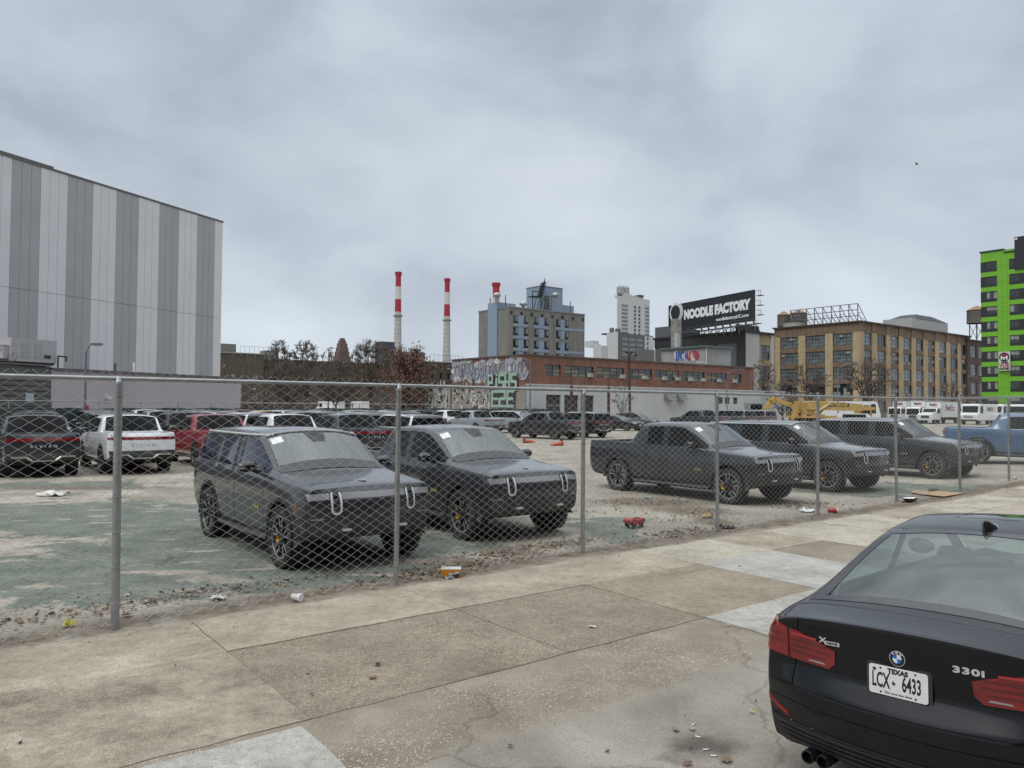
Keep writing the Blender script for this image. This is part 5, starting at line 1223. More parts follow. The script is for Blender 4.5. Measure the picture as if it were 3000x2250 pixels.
    for tx, px, py, sz in (('PISKS', 1473, 1120, 2.05), ('EZE', 1475, 1168, 1.95)):
        c = F(px, py, .13); wd = (XL(1430) - XL(1517)) if tx == 'PISKS' else (XL(1441) - XL(1509)); me = sprayed(tx); w0 = max(v.co.x for v in me.vertices) - min(v.co.x for v in me.vertices); me.transform(Matrix.Diagonal((abs(wd) / w0, 1.0, 1, 1)))
        b_ = MB(); hh = .95; b_.add([c + ux * a + Vector((0, 0, b)) for a, b in ((-abs(wd) / 2 - .15, -hh), (abs(wd) / 2 + .15, -hh), (abs(wd) / 2 + .15, hh), (-abs(wd) / 2 - .15, hh))], [(0, 1, 2, 3)]); g_ = b_.build('graffiti_block', black, root)
        put_text('graffiti_letters', me, mint, g_, c + Vector((-.03, 0, 0)), ux, (0, 0, 1))
    return root, Cn, Hh, XR, XL, WL
WH = warehouse()
def graffiti_wall():
    root, Cn, Hh, XR, XL, WL = WH; LV = -NV; a = WL + .5; b = XL(1215)
    o = Cn + LV * a; t = thing('graffiti_wall', 'low yard wall crowded with black and white graffiti beside the brick end', 'wall', o, GRID); Lw = b - a; h = at(1280, 1128, (Cn + LV * (a + Lw * .4)).y).z
    m = MB(); m.b2((0, 0, 0), (.3, Lw, h)); m.build('wall', mat('yard_render', (.33, .31, .27), rough=.9, var=.15, dirt=(.2, .18, .15), damt=.5), t); rnd = random.Random(3); p = MB()
    for k in range(150):
        y, z = rnd.uniform(.2, Lw - .3), rnd.uniform(1.2, h + .1 if rnd.random() < .25 else h - .2); w_, h_ = rnd.choice([(.25, .9), (.7, .22), (.3, .35), (.22, .6), (.5, .5)]); d = .01 + k * .0006
        p.add([(-d, y, z), (-d, y + w_, z + rnd.uniform(-.1, .1)), (-d, y + w_, z + h_), (-d, y + rnd.uniform(0, .1), z + h_)], [(0, 1, 2, 3)][:1], rnd.choice((0, 0, 0, 1, 1, 2)))
    p.f = [f[::-1] for f in p.f]; p.build('graffiti', [MATS['spray_white'], MATS['spray_black'], MATS['spray_paleblue']], t)
graffiti_wall()
def roof_store():
    Y0 = 113.0; Cn = corner(2065, Y0); z1 = at(2065, 1012, Y0).z; root = thing('rooftop_store', 'grey rendered roof store with green coping and a blue and red tag', 'roof building', Cn + Vector((0, 0, 5)), GRID); GC = mat('render_grey', (.36, .36, .36), rough=.9, var=.1, scale=.6, dirt=(.26, .245, .22), dscale=.5, damt=.5)
    LV = -NV
    def XL(px): k = (px - 1500) / FPX; return (k * Cn.y - Cn.x) / (LV.x - k * LV.y)
    def XR(px): k = (px - 1500) / FPX; return (k * Cn.y - Cn.x) / (U.x - k * U.y)
    wl, wr = XL(1938), XR(2141); H_ = z1 - 5; m = MB(); m.b2((0, 0, 0), (wr, wl, H_ - .25)); m.build('wall', GC, root); m = MB(); m.b2((-.35, -.35, H_ - .25), (wr + .3, wl + .3, H_)); m.build('roof_coping', mat('coping_green', (.10, .15, .13), rough=.7), root)
    m = MB(); m.tube((.15, -.12, 0), (.15, -.12, H_ - .3), .07, .07, 8); m.build('downpipe', PLATEW, root)
    g = MB(); rnd = random.Random(2)
    for k in range(26):
        t_ = k / 26; y = XL(1982 + 62 * t_) ; z = at(2000, 1046, Y0 + 4).z - 5 + rnd.uniform(-.3, .4); r = rnd.uniform(.3, .55); n = 10; d = .02 + k * .001
        g.add([(-d, y - r * math.cos(a), z + r * math.sin(a) * 1.3) for a in [2 * math.pi * q / n for q in range(n)]], [tuple(range(n))], (0 if t_ < .6 else 1) if k % 3 else 2)
    g.build('graffiti', [mat('spray_blue', (.05, .11, .32), rough=.8), mat('spray_red', (.35, .06, .08), rough=.8), MATS['spray_white']], root)
    # stump of the chimney standing in front of the billboard
    Yc = 121.0; c = corner(1981, Yc); zt = at(1981, 935, Yc).z; zb = at(1981, 1016, Yc).z; t = thing('brick_chimney', 'square stained concrete chimney stump standing before the black billboard', 'chimney', c + Vector((0, 0, zb - 1.5)), GRID); hw = 30 / FPX * Yc * .36
    m = MB(); m.b2((-hw, -hw, 0), (hw, hw, zt - zb + 1.5)); m.build('stack', mat('chimney_stain', (.27, .255, .23), rough=.9, var=.3, scale=.8, dirt=(.14, .12, .10), dscale=.7, damt=.7), t)
    m = MB(); m.b2((-hw - .012, -hw - .012, .6), (hw * .2, -hw * .2, (zt - zb) * .55 + 1.2)); m.build('painted_patch', mat('patch_white', (.42, .42, .42), rough=.9, var=.2), t)
    me = text_mesh('NO', 1.0, .01, 1.1, .02); WHr, WCn = WH[0], WH[1]; x = WH[3](2052); z = at(2052, 1066, (WCn + U * x).y).z; put_text('painted_letters', me, MATS['spray_white'], WHr, (x, -.03, z), (1, 0, 0), (0, 0, 1))
roof_store()

# grey and blue hotel
def hotel():
    Y0 = 188.0; Cn = corner(1491, Y0); Hh = height(1491, 897, Y0); root = thing('hotel_building', 'grey hotel block with pale blue bands and a blue stair tower on its roof', 'building', Cn, GRID)
    GB = brick_mat('brick_taupe', (.20, .195, .178), (.18, .175, .16), .9, .08, .85, (.13, .125, .115), .4); BL = mat('stucco_blue', (.225, .29, .375), rough=.8, var=.05, scale=.8, dirt=(.2, .24, .3), damt=.3); COP = mat('coping_grey', (.2, .2, .2), rough=.7)
    LV = -NV
    def XR(px): k = (px - 1500) / FPX; return (k * Cn.y - Cn.x) / (U.x - k * U.y)
    def XL(px): k = (px - 1500) / FPX; return (k * Cn.y - Cn.x) / (LV.x - k * LV.y)
    def zr(px, py): return at(px, py, (Cn + U * XR(px)).y).z
    WR = XR(1712); cols = [(1502, 1517), (1533, 1547), (1563.5, 1577), (1593.5, 1607), (1628.5, 1641), (1653.5, 1665)]
    s0, s1 = zr(1509, 947) , zr(1509, 923); stz = 35.7 / FPX * (Cn + U * XR(1509)).y; wh = s1 - s0; holes = []; rowsz = [s0 - stz * k for k in range(8)]
    for a, b in cols:
        for k, z in enumerate(rowsz):
            if z > 1: holes.append((XR(a), z, XR(b), z + wh))
    m = MB(); wall_face(m, (0, 0, 0), (1, 0, 0), WR, Hh - .3, holes, .15); y1 = XL(1401); y2 = XL(1431); y3 = XL(1458)
    m.add([(WR, 0, 0), (WR, y1, 0), (WR, y1, Hh - .3), (WR, 0, Hh - .3)], [(0, 1, 2, 3)]); m.add([(0, y3, 0), (0, 0, 0), (0, 0, Hh - .3), (0, y3, Hh - .3)], [(0, 1, 2, 3)])
    zl = at(1401, 917, (Cn + LV * y1).y).z; m.add([(0, y1, 0), (0, y2, 0), (0, y2, Hh - .3), (0, y1, Hh - .3)], [(0, 1, 2, 3)]); m.build('wall', GB, root)
    m = MB(); m.b2((-.15, -.15, Hh - .3), (WR + .15, y1 + .15, Hh)); m.build('roof_coping', COP, root)
    m = MB(); zs = at(1440, 885, (Cn + LV * y3).y).z; m.b2((-.4, y3, 0), (5.5, y2, zs)); m.build('stair_tower', BL, root)
    for (x0, z0, x1, z1) in holes: win_part(root, x0, z0, 'R', x1 - x0, z1 - z0, 2, 1, 'hotel', .06)
    pan = MB(); P = lambda a, b, z0, z1: pan.b2((a, -.05, z0), (b, -.004, z1))
    X = [(XR(a), XR(b)) for a, b in cols]
    for k, z in enumerate(rowsz[:7]):
        for i in (0, 2, 4):
            P(X[i][1] + .02, X[i + 1][0] - .02, z, z + wh)
            if k % 2 == 0 or i == 0: P(X[i][0], X[i + 1][1], z - stz + wh + .25, z - .02)
        if k % 2 == 0: P(X[5][1] + .02, WR - .02, z - stz + wh + .3, z - .02)
    pan.build('blue_cladding', BL, root)
    for i in range(8): px = 1496 + i * 30.2; x = XR(px); m = MB(); z = Hh - 1.5; m.lathe([(.001, -.04), (.5, -.04), (.5, .0)], 12, 0, O=(x, -.02, z), axis='Y'); m.build('wall_vent', TRIM, root)
    # tower with an outside stair
    r0, r1 = XR(1581), XR(1647); yb = 8; Yt = (Cn + U * r0 + LV * yb).y; zt = at(1600, 831, Yt).z
    def XRy(px): k = (px - 1500) / FPX; B = Cn + LV * yb; return (k * B.y - B.x) / (U.x - k * U.y)
    tw = MB(); a, b = XRy(1582), XRy(1647); tw.b2((a, yb, Hh), (b, yb + 6, zt)); tw.b2((b, yb + .5, Hh), (XRy(1684), yb + 6, Hh + 3.3)); tw.build('roof_tower', BL, root)
    m = MB(); m.b2((a - .1, yb - .1, zt), (b + .1, yb + 6.1, zt + .2)); m.build('tower_coping', COP, root); win = link('window', window_mesh(2.4, 5.2, 1, 2, 'hotel'), root, (XRy(1594), yb - .07, zt - 7.6))
    stc = MB(); sx = XRy(1545)
    stc.b2((sx, yb - 2, Hh + 4.2), (sx + 3.2, yb, Hh + 4.4)); stc.path([(sx, yb - 2, Hh), (sx, yb - 2, Hh + 5.6), (sx + 3.2, yb - 2, Hh + 5.6), (sx + 3.2, yb - 2, Hh + 4.4)], .14, 6)
    for q in range(12): f = q / 12; x = sx + 2.8 + (a - sx - 2.8) * f; stc.b2((x, yb - 1.9, Hh + 4.4 + 4.2 * f), (x + .7, yb - .1, Hh + 4.55 + 4.2 * f)); stc.tube((x, yb - 1.9, Hh + 4.5 + 4.2 * f), (x, yb - 1.9, Hh + 5.7 + 4.2 * f), .06, .06, 5)
    for q in range(5): stc.tube((sx + .2 + q * 1.1, yb - 1.9, Hh), (sx + 1.4 + q * 1.1, yb - 1.9, Hh + 4.2), .12, .12, 5)
    stc.build('escape_stair', mat('stair_black', (.02, .02, .022), rough=.6), root)
    for px, hh in ((1482, 3), (1655, 2.4), (1561, 1.6)): m = MB(); x = XR(px); m.lathe([(.5, 0), (.5, 1.2), (1.0, 1.25), (1.0, 1.9), (.4, 2.2), (.001, 2.25)], 12, 0, O=(x, 4, Hh + (zs - Hh if px == 1482 else 0) + (3.3 if px == 1655 else 0))); m.build('roof_fan', mat('fan_metal', (.4, .41, .42), rough=.4, metal=.5), root, True)
    for px in (1425, 1470, 1594, 1618, 1681): m = MB(); x = XR(px) if px > 1491 else 1; m.tube((x, 1.5 if px > 1491 else XL(px) , Hh - .2), (x, 1.5 if px > 1491 else XL(px), Hh + 3.2), .12, .12, 6); m.build('vent_pipe', TRIM, root)
hotel()

# tan brick factory at the right
def factory():
    Y0 = 180.0; Cn = corner(2520, Y0); Hh = height(2520, 939, Y0); root = thing('tan_factory', 'five storey tan brick factory with wide gridded windows and brown spandrels', 'building', Cn, GRID); LV = -NV
    TAN = brick_mat('brick_tan', (.45, .35, .21), (.38, .30, .19), .8, .12, .85, (.2, .14, .08), .35); BRN = brick_mat('brick_brown', (.19, .135, .09), (.17, .125, .09), .8, .12, .85, (.11, .075, .05), .35); COP = mat('coping_brown', (.07, .05, .04), rough=.7)
    def XR(px): k = (px - 1500) / FPX; return (k * Cn.y - Cn.x) / (U.x - k * U.y)
    def XL(px): k = (px - 1500) / FPX; return (k * Cn.y - Cn.x) / (LV.x - k * LV.y)
    WR, WL = XR(2842), XL(2269); sh = 4.0 * 1.0; top = Hh - 2.75; st_h = (height(2545, 967, (Cn + U * XR(2545)).y) - height(2545, 1115, (Cn + U * XR(2545)).y)) / 3.0
    rz = [top - st_h * k for k in range(5)]; wh = 2.85
    rc = [(2531, 2555), (2569, 2596), (2609, 2634), (2646, 2671), (2683, 2706), (2718, 2740), (2752, 2773), (2784, 2806), (2815, 2834)]; lc = [(2287, 2340), (2361, 2419), (2441, 2500)]
    RH = [(XR(a), z - wh, XR(b), z) for a, b in rc for z in rz]; LH = [(XL(b), z - wh, XL(a), z) for a, b in lc for z in rz]
    m = MB(); wall_face(m, (0, 0, 0), (1, 0, 0), WR, Hh - .35, RH, .3, 0); wall_face(m, (0, WL, 0), (0, -1, 0), WL, Hh - .35, [(WL - h[2], h[1], WL - h[0], h[3]) for h in LH], .3, 0); m.add([(WR, 0, 0), (WR, WL, 0), (WR, WL, Hh - .35), (WR, 0, Hh - .35)], [(0, 1, 2, 3)]); m.build('wall', BRN, root)
    pr = MB(); xs = [0] + [q for h in rc for q in (XR(h[0]), XR(h[1]))] + [WR]
    for i in range(0, len(xs), 2): pr.b2((xs[i] + (0 if i else -.14), -.14, 0), (xs[i + 1], -.004, Hh - 2.4))
    ys = [.0] + [q for h in lc[::-1] for q in (XL(h[1]), XL(h[0]))] + [WL]
    for i in range(0, len(ys), 2): pr.b2((-.14, ys[i] + .003, 0), (-.004, ys[i + 1], Hh - 2.4))
    cp = pr
    for i in range(0, len(xs), 2): cp.b2((xs[i] - .15, -.25, Hh - 2.4), (xs[i + 1] + .15, -.006, Hh - 2.1), 1); cp.b2((xs[i] - .02, -.2, Hh - 2.1), (xs[i + 1] + .02, -.006, Hh - .36), 1)
    for i in range(0, len(ys), 2): cp.b2((-.25, ys[i] - .12, Hh - 2.4), (-.006, ys[i + 1] + .15, Hh - 2.1), 1)
    pr.build('brick_piers', [TAN, BRN], root)
    m = MB(); m.b2((-.45, -.45, Hh - .35), (WR + .4, WL + .3, Hh)); m.build('roof_cornice', COP, root); rnd = random.Random(4)
    for h in RH:
        o = win_part(root, h[0], h[1], 'R', h[2] - h[0], wh, 3, 3, rnd.choice(('dark', 'pale', 'blind', 'shade')), .16)
        if rnd.random() < .2: air_con(o, rnd.choice((.1, 1.2)), .15 if rnd.random() < .6 else 2.1)
    for h in LH:
        o = win_part(root, h[0], h[1], 'L', h[2] - h[0], wh, 6, 3, 'pale' if h[1] > 6 else 'blind', .16)
        if rnd.random() < .35: air_con(o, rnd.uniform(.3, 4), 2.0)
    # roof: two water tanks, a pale drum, the empty sign frame and a plant room
    def tank(label, px, Y, y_top, y_bot, wpx, legs=True):
        c = corner(px, Y); zt, zb = at(px, y_top, Y).z, at(px, y_bot, Y).z; r = wpx / 2 / FPX * Y; t = thing('water_tank', label, 'water tank', c + Vector((0, 0, zb)), 0, 'wooden water tanks on the roofs'); hh = (zt - zb) * .72 if legs is not False else zt - zb
        WD = mat('tank_wood', (.16, .145, .13), rough=.9, var=.35, scale=1.2, stretch=(4, 4, .15)); m = MB(); n = 28
        for q in range(n): a0, a1 = 2 * math.pi * q / n, 2 * math.pi * (q + .93) / n; m.add([(r * math.cos(a0), r * math.sin(a0), 0), (r * math.cos(a1), r * math.sin(a1), 0), (r * .96 * math.cos(a1), r * .96 * math.sin(a1), hh), (r * .96 * math.cos(a0), r * .96 * math.sin(a0), hh)], [(0, 1, 2, 3)])
        m.build('staves', WD, t); m = MB(); m.lathe([(r * .93, 0), (r * .93, hh - .01)], 24); m.build('drum', TRIM, t)
        m = MB()
        for k in range(7): z = hh * (k + .5) / 7; m.lathe([(r * 1.0, z - .05), (r * 1.015, z), (r * 1.0, z + .05)], 24)
        m.build('hoops', mat('hoop_iron', (.07, .065, .06), rough=.7), t); m = MB(); m.lathe([(r * 1.08, hh), (r * 1.06, hh + .1), (r * .5, hh + (zt - zb - hh) * .6), (.02, zt - zb)], 8); m.build('conical_roof', mat('tank_roof', (.27, .17, .11), rough=.9, var=.2), t, 20)
        m = MB()
        for a in range(6): x, y = r * .8 * math.cos(a * 1.047), r * .8 * math.sin(a * 1.047); m.tube((x, y, -4.5), (x, y, 0), .13, .13, 6); b = (a + 1) * 1.047; m.tube((x, y, -4.2), (r * .8 * math.cos(b), r * .8 * math.sin(b), -.2), .07, .07, 5)
        m.build('stand', mat('stand_iron', (.05, .047, .045), rough=.7), t); return t
    tank('wooden water tank with brown cone roof, outer left of the factory roof pair', 2297, 205, 911, 957, 37); tank('taller wooden water tank with brown cone roof behind the pale drum', 2342, 203, 906, 952, 46)
    tank('dark wooden water tank half hidden by the green tower', 2864, 212, 895, 948, 52)
    c = corner(2328, 196); zt, zb = at(2328, 951, 196).z, Hh; t = thing('roof_drum', 'pale round roof drum in front of the wooden tanks', 'roof tank', c + Vector((0, 0, zb)), 0); r = 31 / FPX * 196; m = MB(); m.lathe([(r, 0), (r, zt - zb), (r * 1.03, zt - zb), (r * 1.03, zt - zb + .25), (.01, zt - zb + .5)], 24); m.build('drum', mat('drum_pale', (.40, .40, .36), rough=.7, var=.12), t, 40); m = MB(); m.lathe([(r * 1.01, 1.2), (r * 1.02, 1.35), (r * 1.01, 1.5)], 24); m.build('band', COP, t)
    t = thing('roof_sign_lattice', 'empty steel lattice of an old roof sign on the tan factory', 'sign frame', Cn + Vector((0, 0, Hh)), GRID); m = MB(); yA, yB = XL(2507), XL(2340); IR = mat('frame_iron', (.11, .10, .13), rough=.6)
    hA, hB = at(2507, 888, (Cn + LV * yA).y).z - Hh, at(2320, 910, (Cn + LV * (yB + 3)).y).z - Hh; n = 9; xo = 1.2
    for q in range(n):
        f = q / (n - 1); y = yA + (yB + 3 - yA) * f; h = hA; m.tube((xo, y, 0), (xo, y, h), .11, .11, 6); m.tube((xo + 4.5, y, 0), (xo, y, h), .09, .09, 6); m.tube((xo + 2.2, y, 0), (xo, y, h * .5), .06, .06, 5); m.tube((xo + 2.2, y, h * .5), (xo, y, h * .5), .06, .06, 5); m.tube((xo + 4.5, y, 0), (xo, y, h * .35), .06, .06, 5)
    for z in (.33, .66, 1): m.tube((xo, yA, hA * z), (xo, yB + 3, hA * z), .09, .09, 6)
    m.build('lattice', IR, t)
    t = thing('roof_house', 'pale plant room with a dark tented roof on the tan factory', 'roof building', Cn + U * XR(2742) + Vector((0, 0, Hh)), GRID); hh = at(2790, 958, (Cn + U * XR(2790)).y + 6).z - Hh + 1.7; L = XR(2845) - XR(2742); m = MB(); m.b2((0, 6, 0), (L, 14, hh)); m.build('wall', mat('plant_pale', (.40, .41, .40), rough=.8, var=.06), t)
    m = MB(); m.add([(L * .1, 5.9, hh + .02), (L * .95, 5.9, hh + .02), (L * .95, 14, hh + .02), (L * .1, 14, hh + .02), (L * .3, 8, hh + 1.6), (L * .75, 8, hh + 1.6), (L * .75, 12, hh + 1.6), (L * .3, 12, hh + 1.6)], [(0, 1, 5, 4), (1, 2, 6, 5), (2, 3, 7, 6), (3, 0, 4, 7), (4, 5, 6, 7)]); m.build('roof', TRIM, t)
    Y1 = 215.0; c = corner(2836, Y1); hz = height(2850, 993, Y1); t = thing('brown_building', 'dark brown brick building glimpsed between the tan factory and the green tower', 'building', c, GRID); m = MB(); holes = [(2 + 5.4 * k, hz - 5 - 5.2 * j, 5.9 + 5.4 * k, hz - 1.8 - 5.2 * j) for k in range(2) for j in range(4)]; wall_face(m, (0, 0, 0), (1, 0, 0), 14, hz - .4, holes, .3); m.add([(0, 10, 0), (0, 0, 0), (0, 0, hz - .4), (0, 10, hz - .4)], [(0, 1, 2, 3)]); m.build('wall', brick_mat('brick_dark', (.095, .06, .045), (.08, .06, .05), .8), t)
    m = MB(); m.b2((-.2, -.3, hz - .4), (14, 10, hz)); m.build('roof_cornice', COP, t)
    for h in holes: win_part(t, h[0], h[1], 'R', h[2] - h[0], h[3] - h[1], 4, 3, 'pale', .15)
factory()

# black loft building carrying the billboard
def black_lofts():
    Y0 = 172.0; root0 = corner(2183, Y0); Cn = root0; LV = -NV
    def XR(px): k = (px - 1500) / FPX; return (k * Cn.y - Cn.x) / (U.x - k * U.y)
    def XL(px): k = (px - 1500) / FPX; return (k * Cn.y - Cn.x) / (LV.x - k * LV.y)
    Hh = height(2183, 968, Y0); root = thing('black_loft_building', 'black painted loft building with a white end wall below the billboard', 'building', Cn, GRID); BK = mat('paint_black_wall', (.022, .022, .025), rough=.6, var=.2); GW = mat('wall_slate_grey', (.095, .10, .11), rough=.7, var=.1); WHT = mat('wall_white_old', (.46, .45, .44), rough=.85, var=.12, scale=.5, dirt=(.32, .31, .29), dscale=.5, damt=.5)
    WL = XL(1919); wz0 = height(2120, 1010, (Cn + LV * XL(2120)).y); hs = [(XL(b), Hh - 6.6 - 5 * j, XL(a), Hh - 3.6 - 5 * j) for a, b in ((1998, 2020), (2035, 2093), (2104, 2143)) for j in range(3)]
    m = MB(); wall_face(m, (0, WL, 0), (0, -1, 0), WL, Hh - .5, [(WL - h[2], h[1], WL - h[0], h[3]) for h in hs], .3); m.build('wall', GW, root)
    for h in hs: win_part(root, h[0], h[1], 'L', h[2] - h[0], h[3] - h[1], 4, 3, 'pale', .15)
    m = MB(); y0 = XL(2160); m.b2((-.25, -.2, 0), (-.004, y0, Hh - .5)); 
    for px in (2097, 2030): y = XL(px); m.b2((-.2, y - .5, 0), (-.004, y + .5, Hh - .51))
    m.b2((-.22, .0, Hh - 2.6), (-.006, WL, Hh - .52)); m.build('piers', BK, root)
    m = MB(); wr = XR(2223); m.b2((.003, -.2, 0), (wr, -.003, Hh - .5)); m.build('end_wall', WHT, root)
    m = MB(); m.b2((-.5, -.5, Hh - .5), (XR(2265), WL + .3, Hh)); m.build('roof_cornice', BK, root)
    x2, x3 = XR(2223), XR(2272); hs = [(x2 + .5, Hh - 6.2 - 4.8 * j, XR(2256), Hh - 2.9 - 4.8 * j) for j in range(4)]; m = MB(); wall_face(m, (x2, .003, 0), (1, 0, 0), x3 - x2, Hh - .5, [(h[0] - x2, h[1], h[2] - x2, h[3]) for h in hs], .3); m.build('side_wall', brick_mat('brick_yellow', (.36, .29, .16), (.3, .25, .15), .8, .1), root)
    for h in hs: win_part(root, h[0], h[1], 'R', h[2] - h[0], h[3] - h[1], 4, 2, 'blind', .15)
    m = MB(); m.b2((XR(2257), -.25, 0), (XR(2265), -.004, Hh - .5)); m.build('end_pier', WHT, root)
    m = MB(); zt = at(2170, 953, (Cn + LV * 8).y).z; m.b2((2, 4, Hh), (10, XL(2148), zt)); m.build('roof_house', BK, root); m = MB(); m.b2((0, XL(1965), Hh), (8, WL, height(1940, 960, (Cn + LV * WL).y))); m.b2((0, XL(1990), Hh), (8, XL(1966), Hh + 2)); m.build('lift_house', GW, root)
    # billboard
    Ya, Yb = 172.0, None; dirb = Vector((math.cos(rad(114.7)), math.sin(rad(114.7)), 0)); A = corner(2212, 165); k = (1963 - 1500) / FPX; Lb = (k * A.y - A.x) / (dirb.x - k * dirb.y); Bp = A + dirb * Lb
    zt, zb = at(2212, 851, A.y).z, at(2212, 937, A.y).z; t = thing('billboard', 'huge black rooftop billboard with white capital lettering and a looped ring', 'billboard', A, rad(114.7)); ux = Vector((-1, 0, 0)); up = Vector((0, 0, 1)); BB = mat('billboard_black', (.012, .013, .018), rough=.5, var=.1)
    m = MB(); m.b2((0, 0, zb), (Lb, .35, zt)); m.build('panel', BB, t); m = MB()
    for z0, z1 in ((zb - .22, zb - .003), (zt + .003, zt + .14)): m.b2((-.1, -.06, z0), (Lb + .1, .42, z1))
    m.b2((-.1, -.06, zb), (-.003, .42, zt)); m.b2((Lb + .003, -.06, zb), (Lb + .1, .42, zt)); m.build('frame', TRIM, t)
    WT = mat('billboard_white', (.72, .73, .74), rough=.6, var=.03)
    def Xb(px): k = (px - 1500) / FPX; return (k * A.y - A.x) / (dirb.x - k * dirb.y)
    def Zb(px, py): return at(px, py, (A + dirb * Xb(px)).y).z
    for tx, pxa, pxb, pya, pyb, bo, sz in (('NOODLE FACTORY', 2008, 2204, (905, 933), (878, 911), .075, 1), ('noodlefactoryLIC.com', 2102, 2198, (929, 942), (920, 933), .028, 1)):
        xa, xb = Xb(pxa), Xb(pxb); w_ = abs(xa - xb); z0, z1 = (Zb(pxa, pya[1]) + Zb(pxb, pyb[1])) / 2, (Zb(pxa, pya[0]) + Zb(pxb, pyb[0])) / 2
        me = text_mesh(tx, 1, bo, 1, .04, 1.02 if sz else 1); bx = [v.co.x for v in me.vertices]; by = [v.co.y for v in me.vertices]
        me.transform(Matrix.Diagonal((w_ / (max(bx) - min(bx)), (z1 - z0) / (max(by) - min(by)), 1, 1))); cx = (max(v.co.x for v in me.vertices) + min(v.co.x for v in me.vertices)) / 2; cy = (max(v.co.y for v in me.vertices) + min(v.co.y for v in me.vertices)) / 2
        put_text('sign_letters', me, WT, t, Vector(((xa + xb) / 2 + cx, .0, (z0 + z1) / 2 - cy)) + Vector((0, .37, 0)), ux, up)
    cx, cz = Xb(1984), (Zb(1984, 900) + Zb(1984, 938)) / 2 + .2; R0 = abs(Xb(1966) - Xb(2003)) / 2; m = MB()
    for k_, r in enumerate((R0, R0 * .93, R0 * .86, R0 * .79)):
        pts = [(cx + (.12 * k_ - .2) + r * math.cos(a), .40, cz + r * math.sin(a) * .97) for a in [2 * math.pi * q / 40 for q in range(41)]]; m.path(pts, .10, 4)
    m.build('noodle_ring', WT, t)
    sc = MB(); zr = Hh
    sc.b2((-2.5, .4, zb - 1.1), (Lb + 2, 1.6, zb - .95))
    for q in range(12): x = Lb * (q + .3) / 12; sc.tube((x, -.8, zr - 1), (x, -.2, zb), .12, .12, 6); sc.tube((x, -.3, zb), (x + 1.2, -3.5, zr - 1), .10, .10, 6); sc.tube((x, 1.6, zb - 1), (x, 1.6, zb + .1), .05, .05, 5); sc.tube((x, -.5, zb - .6), (x + Lb / 12, -.7, zr), .08, .08, 5)
    sc.tube((-2.5, 1.6, zb + .1), (Lb + 2, 1.6, zb + .1), .05, .05, 5); sc.tube((-2.5, 1.6, zb - .45), (Lb + 2, 1.6, zb - .45), .05, .05, 5)
    for q in range(3):
        z = zb + (zt - zb) * (.15 + .33 * q); sc.b2((-1.6, -1.2, z), (-.1, -.2, z + .1)); sc.path([(-1.6, -.2, z), (-1.6, -.2, z + 1.1), (-.1, -.2, z + 1.1)], .05, 5); sc.tube((-1.0, -.2, z), (-1, -.2, z + 1.1), .04, .04, 5)
    sc.build('catwalk', mat('catwalk_steel', (.10, .10, .105), rough=.6), t)
black_lofts()

